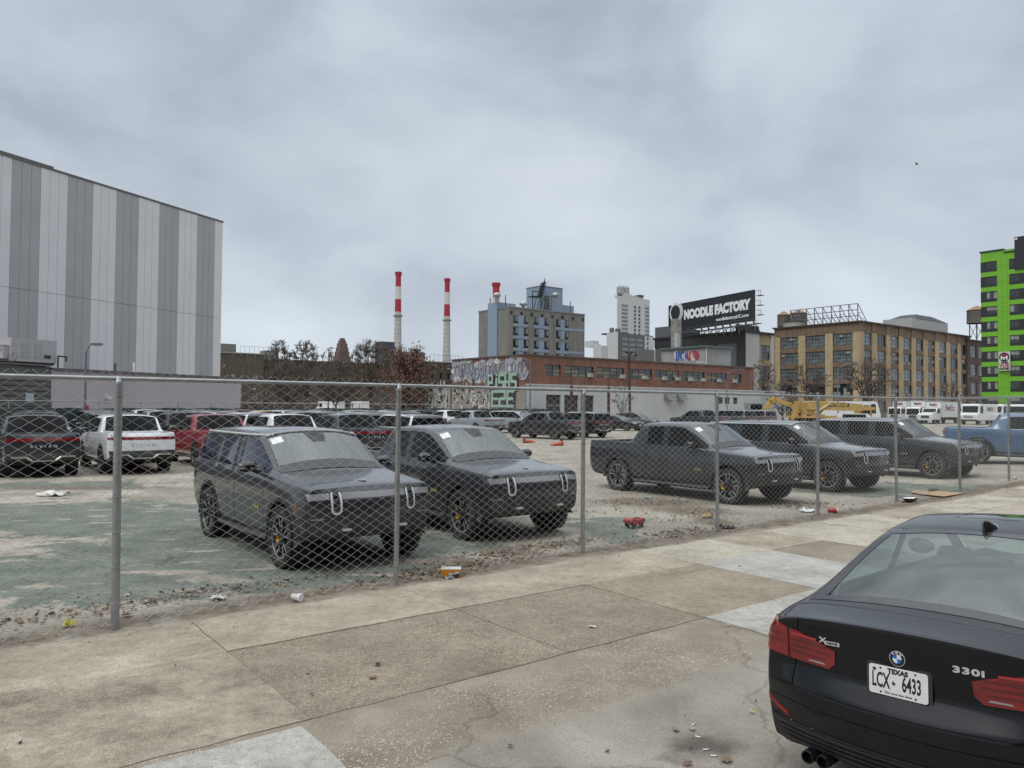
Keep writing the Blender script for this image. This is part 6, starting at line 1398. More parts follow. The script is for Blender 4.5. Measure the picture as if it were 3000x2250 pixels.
# pale hotel tower and its neighbours far behind
def far_towers():
    def tower(name, label, px0, pxc, px1, Y, ytop, mats, rows, colsR, colsL=(), extra=None):
        Cn = corner(pxc, Y); Hh = height(pxc, ytop, Y); LV = -NV; t = thing(name, label, 'building', Cn, GRID); XR = lambda px: (lambda k: (k * Cn.y - Cn.x) / (U.x - k * U.y))((px - 1500) / FPX); XL = lambda px: (lambda k: (k * Cn.y - Cn.x) / (LV.x - k * LV.y))((px - 1500) / FPX)
        WR, WL = XR(px1), XL(px0) if px0 < pxc else 20; sc = Y / FPX; m = MB(); hs = []
        for (a, b, nx, st_) in colsR:
            for (y0, y1) in rows: hs.append((XR(a), Hh - (y1 - ytop) * sc, XR(b), Hh - (y0 - ytop) * sc, nx, st_))
        wall_face(m, (0, 0, 0), (1, 0, 0), WR, Hh, hs, .4); hl = []
        for (a, b, nx, st_) in colsL:
            for (y0, y1) in rows: hl.append((XL(b), Hh - (y1 - ytop) * sc, XL(a), Hh - (y0 - ytop) * sc, nx, st_))
        wall_face(m, (0, WL, 0), (0, -1, 0), WL, Hh, [(WL - h[2], h[1], WL - h[0], h[3]) for h in hl], .4); m.add([(WR, 0, 0), (WR, WL, 0), (WR, WL, Hh), (WR, 0, Hh)], [(0, 1, 2, 3)]); m.add([(0, 0, Hh), (WR, 0, Hh), (WR, WL, Hh), (0, WL, Hh)], [(0, 1, 2, 3)]); m.build('wall', mats[0], t)
        for h in hs: win_part(t, h[0], h[1], 'R', h[2] - h[0], h[3] - h[1], h[4], 1, h[5], .2)
        for h in hl: win_part(t, h[0], h[1], 'L', h[2] - h[0], h[3] - h[1], h[4], 1, h[5], .2)
        if extra: extra(t, XR, XL, Hh, WR, WL, sc)
        return t
    PW = mat('tower_pale', (.47, .475, .47), rough=.8, var=.04, scale=.2); GLB = mat('curtain_glass', (.10, .15, .21), rough=.1, var=.4, scale=.15, ior=1.8)
    def ex(t, XR, XL, Hh, WR, WL, sc):
        m = MB(); m.b2((XR(1822) + 2, 2, Hh), (XR(1864), 10, Hh + 8 * sc)); m.b2((XR(1830) + 1, 3, Hh + 8 * sc), (XR(1855), 9, Hh + 13 * sc)); m.b2((XR(1870), 2, Hh), (XR(1890), 8, Hh + 7 * sc)); m.build('roof_house', PW, t)
        m = MB(); m.lathe([(3.2, 0), (3.2, 5), (2, 6.5), (.1, 7)], 12, 0, O=(XR(1834), 6, Hh + 11 * sc)); m.lathe([(3.2, 0), (3.2, 5), (2, 6.5), (.1, 7)], 12, 0, O=(XR(1848), 6, Hh + 11 * sc)); m.build('roof_tank', mat('roof_plant', (.30, .31, .32), rough=.6), t, 30)
        m = MB(); m.b2((XR(1818), 1, Hh), (XR(1825), 3, Hh + 5 * sc)); m.b2((XR(1876), 1, Hh + 7 * sc), (XR(1889), 6, Hh + 12 * sc)); m.build('roof_plant', TRIM, t)
    rows = [(876 + 11.45 * k, 882.5 + 11.45 * k) for k in range(10)]
    tower('pale_tower', 'pale stepped high rise with blue corner windows far behind', 1807, 1808.5, 1903, 590, 866, [PW], [(rows[0][0] + 11.45 * k + 14, rows[0][0] + 11.45 * k + 22) for k in range(9)], [(1821, 1839, 3, 'pale'), (1857, 1863, 1, 'dark'), (1870, 1876, 1, 'dark'), (1889.5, 1902, 2, 'pale')], (), ex)
    DKG = mat('wall_charcoal', (.10, .105, .115), rough=.7, var=.1)
    def ex2(t, XR, XL, Hh, WR, WL, sc):
        m = MB(); m.b2((XR(1888), -.3, 0), (WR + .5, -.02, Hh - 3 * sc)); m.build('end_bay', PW, t)
        m = MB(); m.b2((-.3, .2, 0), (-.02, WL, Hh + .5)); m.build('end_wall', PW, t)
        for k in range(3): o = link('window', window_mesh(6 * sc * 1.4, 9 * sc, 3, 1, 'pale'), t, (XR(1893), -.42, Hh - (14 + 15 * k) * sc))
        for px, w_ in ((1828, 6), (1846, 7)):
            tt = MB(); r = w_ * sc * 1.25; tt.lathe([(r, 0), (r * .97, 15 * sc), (r * 1.05, 15 * sc), (.02, 19 * sc)], 14, 0, O=(XR(px), 9, Hh + 3 * sc)); tt.build('roof_tank', MATS['tank_wood'], t, 30)
        m = MB(); m.b2((XR(1817), 3, Hh), (XR(1856), 14, Hh + 4 * sc)); m.build('roof_screen', mat('screen_dark', (.035, .03, .03), rough=.8), t)
    rw = [(985 + 15 * k, 996 + 15 * k) for k in range(4)]
    tower('glazed_hotel', 'charcoal hotel with rows of pale glass and two tanks on top', 1778, 1811, 1913, 400, 975, [DKG], rw, [(1822, 1842, 5, 'pale'), (1843.5, 1864, 5, 'pale'), (1865, 1886, 5, 'pale')], [], ex2)
    tower('pale_block', 'small pale stepped block beside the charcoal hotel', 1738, 1761, 1781, 380, 1012, [mat('tower_pale2', (.44, .445, .44), rough=.85, var=.06)], [], [], [], lambda t, XR, XL, Hh, WR, WL, sc: (MB().b2((2, 8, Hh), (6, 14, Hh + 18 * sc)).build('roof_tank', PW, t), MB().b2((WR * .1, WL * .6, Hh), (WR * .6, WL, Hh + 6 * sc)).build('roof_house', PW, t)))
    tower('taupe_block', 'plain taupe block standing low behind the brick roof', 1866, 1870, 1918, 230, 1022, [mat('taupe_plain', (.16, .155, .15), rough=.85, var=.08)], [], [])
    tower('slab_block', 'dark grey square block rising behind the bare trees', 1098, 1118, 1155, 420, 1000, [mat('block_slate', (.055, .06, .07), rough=.8, var=.1)], [(1006 + 9 * k, 1010 + 9 * k) for k in range(5)], [(1122 + 9 * k, 1127 + 9 * k, 1, 'dark') for k in range(3)])
    # stepped brick tower
    Y = 620.0; c = corner(1000, Y); s_ = Y / FPX; t = thing('stepped_tower', 'distant red brown tower stepping up like a ziggurat', 'building', c, GRID); m = MB(); BRK = mat('ziggurat_brick', (.135, .085, .08), rough=.9, var=.12, scale=.1); zb = 0
    for hw, yt in ((27, 1045), (22, 1030), (19, 1018), (16, 1006), (12, 997), (8, 991)): h = at(1000, yt, Y).z; r = hw * s_ * .72; m.b2((-r, -r, zb), (r, r, h)); zb = h
    m.build('tiers', BRK, t)
    for k in range(5):
        for j in range(4): x = (-12 + 7 * j) * s_; link('window', window_mesh(2 * s_, 3 * s_, 1, 1, 'dark'), t, (x, -19 * s_ * .72 - .15 if k < 1 else -22 * s_ * .72 - .2 if k < 3 else -27 * s_ * .72 - .2, at(1000, 1024 + 8 * k + 4, Y).z))
far_towers()

# brown brick flats behind the trees
def flats():
    BRF = brick_mat('brick_flats', (.105, .08, .058), (.10, .08, .065), 1.0, .18, .9, (.07, .055, .042), .5); CP = mat('flats_coping', (.27, .26, .24), rough=.8)
    def wing(label, px0, px1, Y, ytop, cols, rows0, step, nrow, cop=True):
        A = corner(px0, Y); e = U; k = (px1 - 1500) / FPX; L = (k * A.y - A.x) / (e.x - k * e.y); H_ = height(px0, ytop, Y); t = thing('brick_flats', label, 'apartment block', A, GRID, 'brown brick flats behind the trees'); hs = []; sc = Y / FPX
        X = lambda px: (lambda k: (k * A.y - A.x) / (e.x - k * e.y))((px - 1500) / FPX)
        for px, w_ in cols:
            for r in range(nrow): z = H_ - (rows0 - ytop + step * r) * sc; hs.append((X(px), z - (1.5 if w_ > 5 else 1.0), X(px) + w_ * sc * 1.15, z, w_))
        m = MB(); wall_face(m, (0, 0, 0), (1, 0, 0), L, H_ - .3, hs, .15); m.add([(L, 0, 0), (L, 14, 0), (L, 14, H_ - .3), (L, 0, H_ - .3)], [(0, 1, 2, 3)]); m.add([(0, 14, 0), (0, 0, 0), (0, 0, H_ - .3), (0, 14, H_ - .3)], [(0, 1, 2, 3)]); m.build('wall', BRF, t); m = MB(); m.b2((-.2, -.2, H_ - .3), (L + .2, 14, H_)); m.build('roof_coping', CP, t); rnd = random.Random(px0)
        for i, h in enumerate(hs[:95]):
            o = win_part(t, h[0], h[1], 'R', h[2] - h[0], h[3] - h[1], 1, 2, rnd.choice(('dark', 'shade', 'white')), .06)
            if h[4] > 5 and rnd.random() < .25: air_con(o, .1, .05)
        m = MB(); m.b2((2, 5, H_), (6, 9, H_ + 2.6)); m.build('roof_house', mat('flats_roofhouse', (.17, .16, .15), rough=.9), t); f = MB()
        for q in range(9): x = 6.5 + q * 1.3; f.tube((x, 3, H_), (x, 3, H_ + 2), .05, .05, 4)
        f.tube((6.5, 3, H_ + 2), (16.9, 3, H_ + 2), .05, .05, 4); f.build('roof_railing', mat('rail_grey', (.3, .31, .32), rough=.6), t); return t
    cw = [(652, 4), (677, 10), (703, 5), (721, 5), (741, 11)]
    wing('brown brick flats with pale coping right beside the striped hall', 640, 772, 205, 1030, cw, 1034, 30, 6)
    wing('long brown brick flats mostly screened by bare trees', 772, 1135, 214, 1050, [(778, 4), (802, 5), (816, 9), (835, 5), (856, 9), (880, 5), (905, 9), (930, 5), (955, 9), (985, 5), (1015, 9), (1045, 5), (1075, 9), (1105, 5)], 1056, 30, 5)
    wing('brown brick flats between the brown oak and the graffiti end wall', 1215, 1326, 200, 1056, [(1240, 5), (1263, 8), (1288, 8), (1310, 8)], 1062, 28, 5)
flats()

# striped power station chimneys
def stacks():
    RD, WHT, CO = mat('stack_red', (.32, .025, .04), rough=.8, var=.1, scale=.1), mat('stack_white', (.50, .49, .48), rough=.8, var=.08, scale=.1), mat('stack_grey', (.40, .39, .375), rough=.85, var=.1, scale=.08)
    for label, px, Y, yt, bands, wt, wb_ in (('red and white banded smokestack, tallest and leftmost of the three', 1163, 850, 797, [(797, 840, 0), (840, 877, 1), (877, 914, 0), (914, 1190, 2)], 15, 24), ('red and white banded smokestack standing between the other two', 1307, 900, 816, [(816, 857, 0), (857, 892, 1), (892, 927, 0), (927, 1190, 2)], 14, 23), ('red topped smokestack showing above the hotel roof', 1451, 800, 829, [(829, 871, 0), (871, 905, 1), (905, 945, 0), (945, 1190, 2)], 19, 28)):
        c = corner(px, Y); t = thing('smokestack', label, 'smokestack', c, 0, 'banded smokestacks of the power station'); s = Y / FPX; R = lambda y: (wt + (wb_ - wt) * (y - yt) / (1060 - yt)) / 2 * s
        for a, b, k in bands:
            m = MB(); z1, z0 = at(px, a, Y).z, max(0, at(px, b, Y).z); m.lathe([(R(b), z0), (R(a), z1)], 28); m.build('band', [RD, WHT, CO][k], t, True)
        m = MB(); zt = at(px, yt, Y).z; r = R(yt); m.lathe([(r, zt - 5), (r * 1.35, zt - 2.4), (r * 1.35, zt), (r * .8, zt), (r * .8, zt - 4)], 28); m.build('crown', RD, t, 40); m = MB()
        for y in range(bands[3][0] + 12, 1100, 13): z = at(px, y, Y).z; rr = R(y) * 1.012; m.lathe([(rr, z - .25), (rr + .05, z), (rr, z + .25)], 28)
        m.build('hoops', mat('stack_hoop', (.25, .24, .23), rough=.8), t); m = MB(); y = bands[3][0] + 12; z = at(px, y, Y).z; rr = R(y); m.lathe([(rr, z - .6), (rr + 1.6, z - .4), (rr + 1.6, z + .9), (rr + 1.45, z + .9), (rr + 1.45, z), (rr, z)], 20); m.build('gallery', mat('gallery_grey', (.2, .2, .2), rough=.7), t)
stacks()

# green tower at the right edge
def green_tower():
    Y0 = 155.0; LV = -NV; A = corner(2877, Y0); zt = height(2875, 738, Y0); root = thing('green_tower', 'lime green and black apartment tower with a vertical sign', 'building', A, GRID)
    GR = mat('panel_lime', (.15, .40, .022), rough=.5, var=.05, scale=.3); GS = mat('lime_joint', (.09, .22, .02), rough=.6); BK = mat('panel_black', (.022, .022, .026), rough=.45, var=.1)
    k = lambda px: (px - 1500) / FPX; XL = lambda px: -((k(px) * A.y - A.x) / (LV.x - k(px) * LV.y))       # distance from the far left end towards the camera along -LV
    L = 16.0; fl = 125.3 / 2.86 / FPX * Y0; m = MB(); rows = [zt - (845 - 738 - 62) / FPX * 0 - (787 - 738) / FPX * Y0 - fl * q + .0 for q in range(11)]
    x = XL; cA, cB, cC, cD = x(2893), x(2925), x(2961), x(2989); wh = 1.45; P = (0, 0, 0); ux = Vector((0, -1, 0)); holes = []
    top_w = zt - (771 - 738) / FPX * Y0
    rz = [top_w - fl * q for q in range(12)]
    for z in rz:
        if z - wh > .5: holes += [(cA, z - wh, cB, z), (cC, z - wh, cD, z), (cD + 2.2, z - wh, cD + 4.6, z)]
    wall_face(m, P, ux, L, zt - .25, holes, .12); m.build('wall', GR, root)
    m = MB(); m.b2((.5, -L, 0), (14, 0, zt - .26)); m.build('core', BK, root)
    bk = MB()
    for z in rz:
        if z - wh < .5: continue
        z0 = z - wh - .55; z1 = z + .06
        for a, b in ((0.0, cA), (cD + .02, cD + 2.18)): bk.b2((-.05, -b, z0), (-.004, -a, z1))
        for a, b in ((cA, cB), (cC, cD), (cD + 2.2, cD + 4.6)): bk.b2((-.045, -b, z0), (-.003, -a, z - wh - .003)); bk.b2((-.045, -b, z + .003), (-.003, -a, z1))
    bk.build('black_cladding', BK, root)
    for h in holes:
        o = link('window', window_mesh(h[2] - h[0], wh, 3 if h[0] == cA else 2, 1, random.Random(h[1] + h[0]).choice(('shade', 'blind', 'dark'))), root, (.06, -h[0], h[1]), -math.pi / 2)
    js = MB()
    for xx in (cB + .9, cB + 1.8): js.b2((-.012, -xx - .02, 0), (-.003, -xx + .02, zt - .3))
    for z in rz: js.b2((-.012, -cC, z - 1.2), (-.0025, -cB, z - 1.16))
    js.build('joints', GS, root)
    m = MB(); m.b2((-.2, -x(2946), zt - .25), (14, .15, zt)); m.b2((-.15, -L, zt - .9), (14, -x(2946) - .003, zt - .65)); m.build('parapet', BK, root)
    zb = height(2985, 685, Y0 - 8); m = MB(); m.b2((-.3, -L - 3, zt - 4.5), (12, -x(2979), zb)); m.build('upper_tower', BK, root)
    for q in (0, 2.2): m = MB(); m.lathe([(.001, -.02), (.22, -.02), (.22, .0)], 10, 0, O=(-.42, -x(2985) - q, zt + 1.5), axis='X'); m.build('lamp_globe', PAPER, root)
    m = MB(); m.b2((-.02, -L - 3, 0), (.04, -L, zt - .7)); m.build('end_wall', BK, root)
    # vertical sign: white board, black disc with emblem, red letters
    xa, xb = x(2930), x(2963.5); z1, z0 = height(2946, 1028, Y0 - 6), height(2946, 1084, Y0 - 6); w = xb - xa; t = thing('hotel_sign', 'white vertical sign with a black disc and red letters on the green tower', 'sign', A + Vector((0, 0, 0)) + (-LV) * ((xa + xb) / 2) + Vector((0, 0, z0)), GRID)
    h = z1 - z0; m = MB(); m.b2((-.5, -w / 2, 0), (-.2, w / 2, h)); m.build('board', mat('sign_board', (.52, .53, .50), rough=.5, var=.04), t); m = MB(); m.b2((-.2, -w * .3, .2), (-.055, w * .3, h - .2)); m.build('bracket', TRIM, t)
    m = MB(); m.lathe([(.001, 0), (w * .44, 0), (w * .44, .05)], 28, 0, O=(-.55, 0, h * .72), axis='X'); d = m.build('disc', BK, t); cz = h * .72
    RED = mat('sign_red', (.42, .03, .05), rough=.5); e = MB(); e.prism([(-.26 * w, .30 * w), (-.10 * w, .30 * w), (0, .05 * w), (.10 * w, .30 * w), (.26 * w, .30 * w), (.06 * w, -.02 * w), (-.06 * w, -.02 * w)], (-.57, 0, cz), (0, -1, 0), (0, 0, 1), .02); e.build('emblem', RED, d)
    e = MB()
    for a, b, c_, dd in ((-.30, -.18, -.26, .12), (.18, .30, -.26, .12), (-.18, .18, -.10, -.02), (-.06, .06, -.26, -.10)): e.prism([(a * w, c_ * w), (b * w, c_ * w), (b * w, dd * w), (a * w, dd * w)], (-.573, 0, cz), (0, -1, 0), (0, 0, 1), .02)
    e.build('emblem', PAPER, d)
    for tx, zz, sz, mt in (('THE', h * .42, .42, BK), ('VUE', h * .26, 1.1, RED), ('HOTEL', h * .09, .42, BK)):
        me = text_mesh(tx, sz, .03, 1, .03); ww = max(v.co.x for v in me.vertices) - min(v.co.x for v in me.vertices); me.transform(Matrix.Diagonal((min(w * .9 / ww, 1.5), 1, 1, 1))); put_text('sign_letters', me, mt, t, (-.53, 0, zz), (0, -1, 0), (0, 0, 1))
green_tower()
# dark brick row across the street behind the camera (what the cars' tails and noses mirror)
def street_row():
    t = thing('brick_row', 'dark brick row of buildings across the street behind the viewpoint', 'building', st(-45, 19), GRID); m = MB(); holes = [(3 + 5 * i, 1.2 + 3.6 * j, 5.4 + 5 * i, 3.4 + 3.6 * j) for i in range(22) for j in range(4)]
    # faces the lot: outside is +y of this frame
    mm = MB(); wall_face(mm, (0, 0, 0), (1, 0, 0), 115, 15, holes, .2); mm.v = [(115 - v[0], -v[1], v[2]) for v in mm.v]; mm.build('wall', brick_mat('brick_row_dark', (.12, .075, .06), (.12, .1, .09), 1.5), t); m.b2((0, -12, 0), (115, -.3, 15.1)); m.build('core', WGL, t)
street_row()
# ------------------------------------------------------------------ the vehicles in their places
HEAD = rad(-52.0)
def place_by_wheel(root, px, py, wb, th=HEAD, lat=-.93):
    """put a car so that its front right tyre stands where the photo has it"""
    p = on_ground(px, py); o = p - Vector((math.cos(th) * wb / 2 - math.sin(th) * lat, math.sin(th) * wb / 2 + math.cos(th) * lat, 0)); root.location = (o.x, o.y, zg(o.x, o.y)); root.rotation_euler = (0, 0, th)
suv1, _ = make_r1('suv', 'slate grey sport utility vehicle with blue tinted side windows, nearest the fence', 'car', 'slate', GLASSB)
suv1['group'] = 'slate vehicles parked nose to the fence'; place_by_wheel(suv1, 830, 1662, 3.08, rad(-51.5))
truck, _ = make_r1('pickup', 'slate grey pickup truck parked beside the nearest sport utility vehicle', 'pickup truck', 'slate', GLASS); truck['group'] = suv1['group']; place_by_wheel(truck, 1358, 1580, 3.45, rad(-53))
suv0, _ = make_r1('suv', 'slate grey sport utility vehicle with a bright roof line, fourth along the fence', 'car', 'slate', GLASS); suv0['group'] = suv1['group']; place_by_wheel(suv0, 2427, 1441, 3.08)
def stand(src, px, py, wb, label, th=HEAD):
    d = dup(src, (0, 0, 0), 0, label, suv1['group']); place_by_wheel(d, px, py, wb, th); return d
t3 = stand(truck, 2136, 1477, 3.45, 'slate grey pickup truck standing alone in the gap by the rubble'); s5 = stand(suv0, 2733, 1402, 3.08, 'slate grey sport utility vehicle at the far end of the fence row')
def put_tail(src, px, Y, th, L, label, paint=None, group='vehicles parked in rows facing away', cat=None):
    """tail centre under pixel column px at depth Y"""
    d = ray(px, 1190); p = Vector((d.x * Y / d.y, Y, 0)); wb = 3.45 if L > 5.3 else 3.08; c = p + Vector((math.cos(th), math.sin(th), 0)) * (L - wb / 2 - .87)
    return dup(src, (c.x, c.y, zg(c.x, c.y)), th, label, group, {'paint_slate': paint_mat(paint)} if paint else None)
TH = rad(127.5); PK, SV = (truck, 5.51), (suv0, 5.10)
bt = rad(-30); be = corner(2757, 28.8) + Vector((-math.sin(bt), math.cos(bt), 0)); blue = put_tail(truck, 1500 + be.x / be.y * FPX, be.y, bt, 5.51, 'bright blue pickup truck seen from the side at the right edge of the lot', 'blue', None)
CN = {'slate': 'slate grey', 'white': 'white', 'red': 'red', 'silver': 'silver', 'black': 'black', 'navy': 'navy blue', 'graphite': 'graphite grey', 'yellow': 'yellow', 'bronze': 'bronze grey', 'blue': 'blue'}
for (src, L), px, Y, paint, label in [
    (PK, 132, 22.3, None, 'slate grey pickup showing its tailgate and red light bar at the left edge'), (PK, 423, 23.7, 'white', 'white pickup with a red light bar behind the first fence post'),
    (PK, 690, 26.2, 'red', 'dark red pickup parked between the white pickup and the nearest vehicle'), (PK, 914, 28.2, 'white', 'white pickup whose cab shows over the nearest vehicle roof'),
    (PK, 1105, 30.1, None, 'slate grey pickup with red light bar seen between the two nearest vehicles'), (SV, 1262, 32.4, 'white', 'white sport utility vehicle behind the second fence post')]:
    put_tail(src, px, Y, TH, L, label, paint)
# the rows behind: each further row is one car length on
A1 = Vector(((132 - 1500) / FPX * 22.3, 22.3, 0)); hv = Vector((math.cos(TH), math.sin(TH), 0)); rv = Vector((2.13, 1.93, 0))
rows = [(1, -.75, ['graphite', None, 'navy', 'black', 'white', None, 'slate2', 'graphite']), (2, -1.5, ['black', 'graphite', None, 'black', 'silver', 'white', 'yellow', 'red', None, 'silver']), (3, -2.2, ['black', None, 'white', 'graphite', 'navy', 'white', 'silver', 'red', 'white', None, 'white', 'graphite'])]
PLACE = ['first from the left', 'second from the left', 'third from the left', 'fourth from the left', 'fifth from the left', 'sixth from the left', 'seventh from the left', 'eighth from the left', 'ninth from the left', 'tenth from the left', 'eleventh from the left', 'last on the right']
ROWN = {1: 'second row of the lot', 2: 'third row of the lot', 3: 'rearmost lot row'}
for r, k0, cols in rows:
    for k, pt in enumerate(cols):
        src, L = (SV, PK)[(k * 3 + r) % 2 == 0]
        p = A1 + hv * (7.1 * r) + rv * (k0 + k * 1.0); px = 1500 + p.x / p.y * FPX; pt = None if pt == 'slate2' else pt
        put_tail(src, px, p.y, TH + rad(random.Random(r * 20 + k).uniform(-1.5, 1.5)), L, '%s %s in the %s, %s' % (CN[pt or 'slate'], 'pickup' if L > 5.3 else 'boxy sport vehicle', ROWN[r], PLACE[k]), pt)
for (src, L), px, Y, paint, label, th in [
    (PK, 1453, 57, 'silver', 'silver pickup with a red light bar left of the middle grey pickup', TH), (PK, 1370, 60, 'white', 'white pickup beyond the silver pickup in the middle of the lot', TH), (PK, 1692, 50.5, None, 'slate grey pickup showing its long side in the middle of the lot', rad(137)), (SV, 1771, 53.5, 'black', 'black sport utility vehicle with a plate below its red light bar', TH),
    (PK, 2125, 66, None, 'slate grey pickup far off before the pale warehouse wall, left of three', TH), (SV, 2203, 68.5, 'graphite', 'graphite sport utility vehicle far off, middle of three before the warehouse', TH), (SV, 2264, 70.5, 'bronze', 'bronze sport utility vehicle far off beside the yellow excavator', TH),
    (PK, 1280, 54, 'graphite', 'graphite pickup half hidden behind the second fence post, far off', TH), (SV, 1200, 50, 'silver', 'silver sport utility vehicle roof showing behind the white one', TH)]:
    put_tail(src, px, Y, th, L, label, paint)
d = ray(1500, 1190); dup(suv0, (.6, 62, 0), rad(-40), 'pale silver sport utility vehicle facing the fence behind the silver pickup', 'vehicles parked in rows facing away', {'paint_slate': paint_mat('silver')})
sedan = make_plain('sedan', 'black saloon car parked beside the bronze crossover far across the lot', 'car', 'black'); p = corner(1815, 70); sedan.location = p; sedan.rotation_euler.z = rad(-45)
cross = make_plain('crossover', 'grey crossover car behind the black saloon far across the lot', 'car', 'bronze'); p = corner(1868, 76); cross.location = p; cross.rotation_euler.z = rad(-38)
c2 = dup(cross, corner(1545, 74), rad(-35), 'dark crossover car far off left of the middle pickup', 'crossovers by the warehouse', {'paint_bronze': paint_mat('black')}); cross['group'] = 'crossovers by the warehouse'
saloon = make_saloon('black saloon car with Texas plate parked at the kerb, seen from behind')
SP = at(2694, 1977, 4.24); SH = rad(40.5); cc = Vector((SP.x, SP.y, 0)) + Vector((math.cos(SH), math.sin(SH), 0)) * 2.17; saloon.location = (cc.x, cc.y, .005); saloon.rotation_euler = (-rad(2.4), -rad(1.3), SH)

# ---- delivery trucks, crane, digger
TW = paint_mat('truckwhite')
def fed(par, O, ux, uy, s):
    put_text('side_letters', text_mesh('Fed', s, .03, .95, .01), mat('letters_purple', (.07, .03, .17), rough=.5), par, Vector(O) - Vector(ux).normalized() * s * .63, ux, uy); put_text('side_letters', text_mesh('Ex', s, .03, .95, .01), mat('letters_orange', (.55, .09, .06), rough=.5), par, Vector(O) + Vector(ux).normalized() * s * .68, ux, uy)
def wheels_simple(root, xs, y, r=.42):
    ty, ri, _ = wheel_meshes('trk', R=r, Wd=.28, rr=.24, style='plain', bright=PLATEW)
    for x in xs:
        for s in (1, -1): w = link('wheel', ri, root, (x, s * y, r), 0 if s > 0 else math.pi); link('tyre', ty, w)
def box_truck(label, cabtype, L=6.0, Hb=3.25):
    t = thing('delivery_truck', label, 'delivery truck'); m = MB(); m.b2((-L, -1.15, .95), (0, 1.15, Hb)); m.build('cargo_box', TW, t); m = MB()
    for y in (-1.17, 1.17): m.b2((-L, y - .03, .92), (.03, y + .03, 1.0)); m.b2((-L, y - .03, Hb - .06), (.03, y + .03, Hb + .02))
    m.b2((-.03, -1.14, Hb - .05), (.03, 1.14, Hb + .02)); m.b2((0, -1.17, 1.0), (.03, -1.10, Hb - .05)); m.b2((0, 1.10, 1.0), (.03, 1.17, Hb - .05)); m.build('box_edging', mat('edging_grey', (.4, .4, .4), rough=.5, metal=.3), t)
    fed(t, (.04, 0, Hb - .48), (0, 1, 0), (0, 0, 1), .42)
    for s in (1, -1): fed(t, (-L * .42, s * 1.16, Hb - .95), (-s, 0, 0), (0, 0, 1), 1.25)
    if cabtype == 'flat': prof = [(.12, .55), (1.85, .55), (1.9, 1.15), (1.72, 2.25), (1.45, 2.4), (.12, 2.4)]; wsx = [(1.885, 1.28), (1.735, 2.18)]; xf = 1.9
    else: prof = [(.12, .6), (2.75, .6), (2.8, 1.35), (2.6, 1.5), (1.55, 1.62), (1.1, 2.25), (.12, 2.3)]; wsx = [(1.51, 1.68), (1.13, 2.2)]; xf = 2.8
    hw = 1.02; m = MB(); m.prism(prof, (0, hw, 0), (1, 0, 0), (0, 0, 1), hw * 2); m.build('cab', TW, t)
    (xa, za), (xb, zb) = wsx; dx = .012; m = MB(); m.add([(xa + dx, -.92, za), (xa + dx, .92, za), (xb + dx, .86, zb), (xb + dx, -.86, zb), (xa - .05, -.92, za), (xa - .05, .92, za), (xb - .05, .86, zb), (xb - .05, -.86, zb)], [(0, 1, 2, 3), (0, 4, 5, 1), (2, 6, 7, 3), (1, 5, 6, 2), (3, 7, 4, 0)]); m.build('windshield', GLASS, t)
    for s in (1, -1):
        m = MB(); y = s * (hw + .006); q = [(.35, y, 1.4), (xa - .35, y, 1.4), (xb - .2, y, zb - .03), (.35, y, zb - .03)] if cabtype == 'flat' else [(.25, y, 1.6), (xa - .2, y, 1.62), (xb - .12, y, zb - .02), (.25, y, zb - .02)]; m.add(q, [(0, 1, 2, 3) if s < 0 else (3, 2, 1, 0)]); m.build('side_window', GLASS, t)
        m = MB(); m.b2((xb + .05, s * (hw + .16) - .06, 1.5), (xb + .14, s * (hw + .16) + .10, 2.0)); m.tube((xb + .1, s * hw, 1.9), (xb + .1, s * (hw + .15), 1.9), .02); m.build('wing_mirror', TRIM, t)
        m = MB(); m.b2((xf - .02, s * .78 - .14, .98), (xf + .02, s * .78 + .14, 1.16)); m.build('headlight', LAMPW, t)
    g = MB(); g.b2((xf - .03, -.55, .85), (xf + .015, .55, 1.2))
    g.build('grille', TRIM, t); m = MB(); m.b2((xf - .05, -1.02, .5), (xf + .10, 1.02, .74)); m.build('bumper', TRIM if cabtype == 'flat' else CHROME, t); m = MB(); m.b2((-L, -.5, .55), (xf - .1, .5, .9)); m.build('chassis', WELL, t); wheels_simple(t, (xf - .95, -L + 1.5), .88); return t
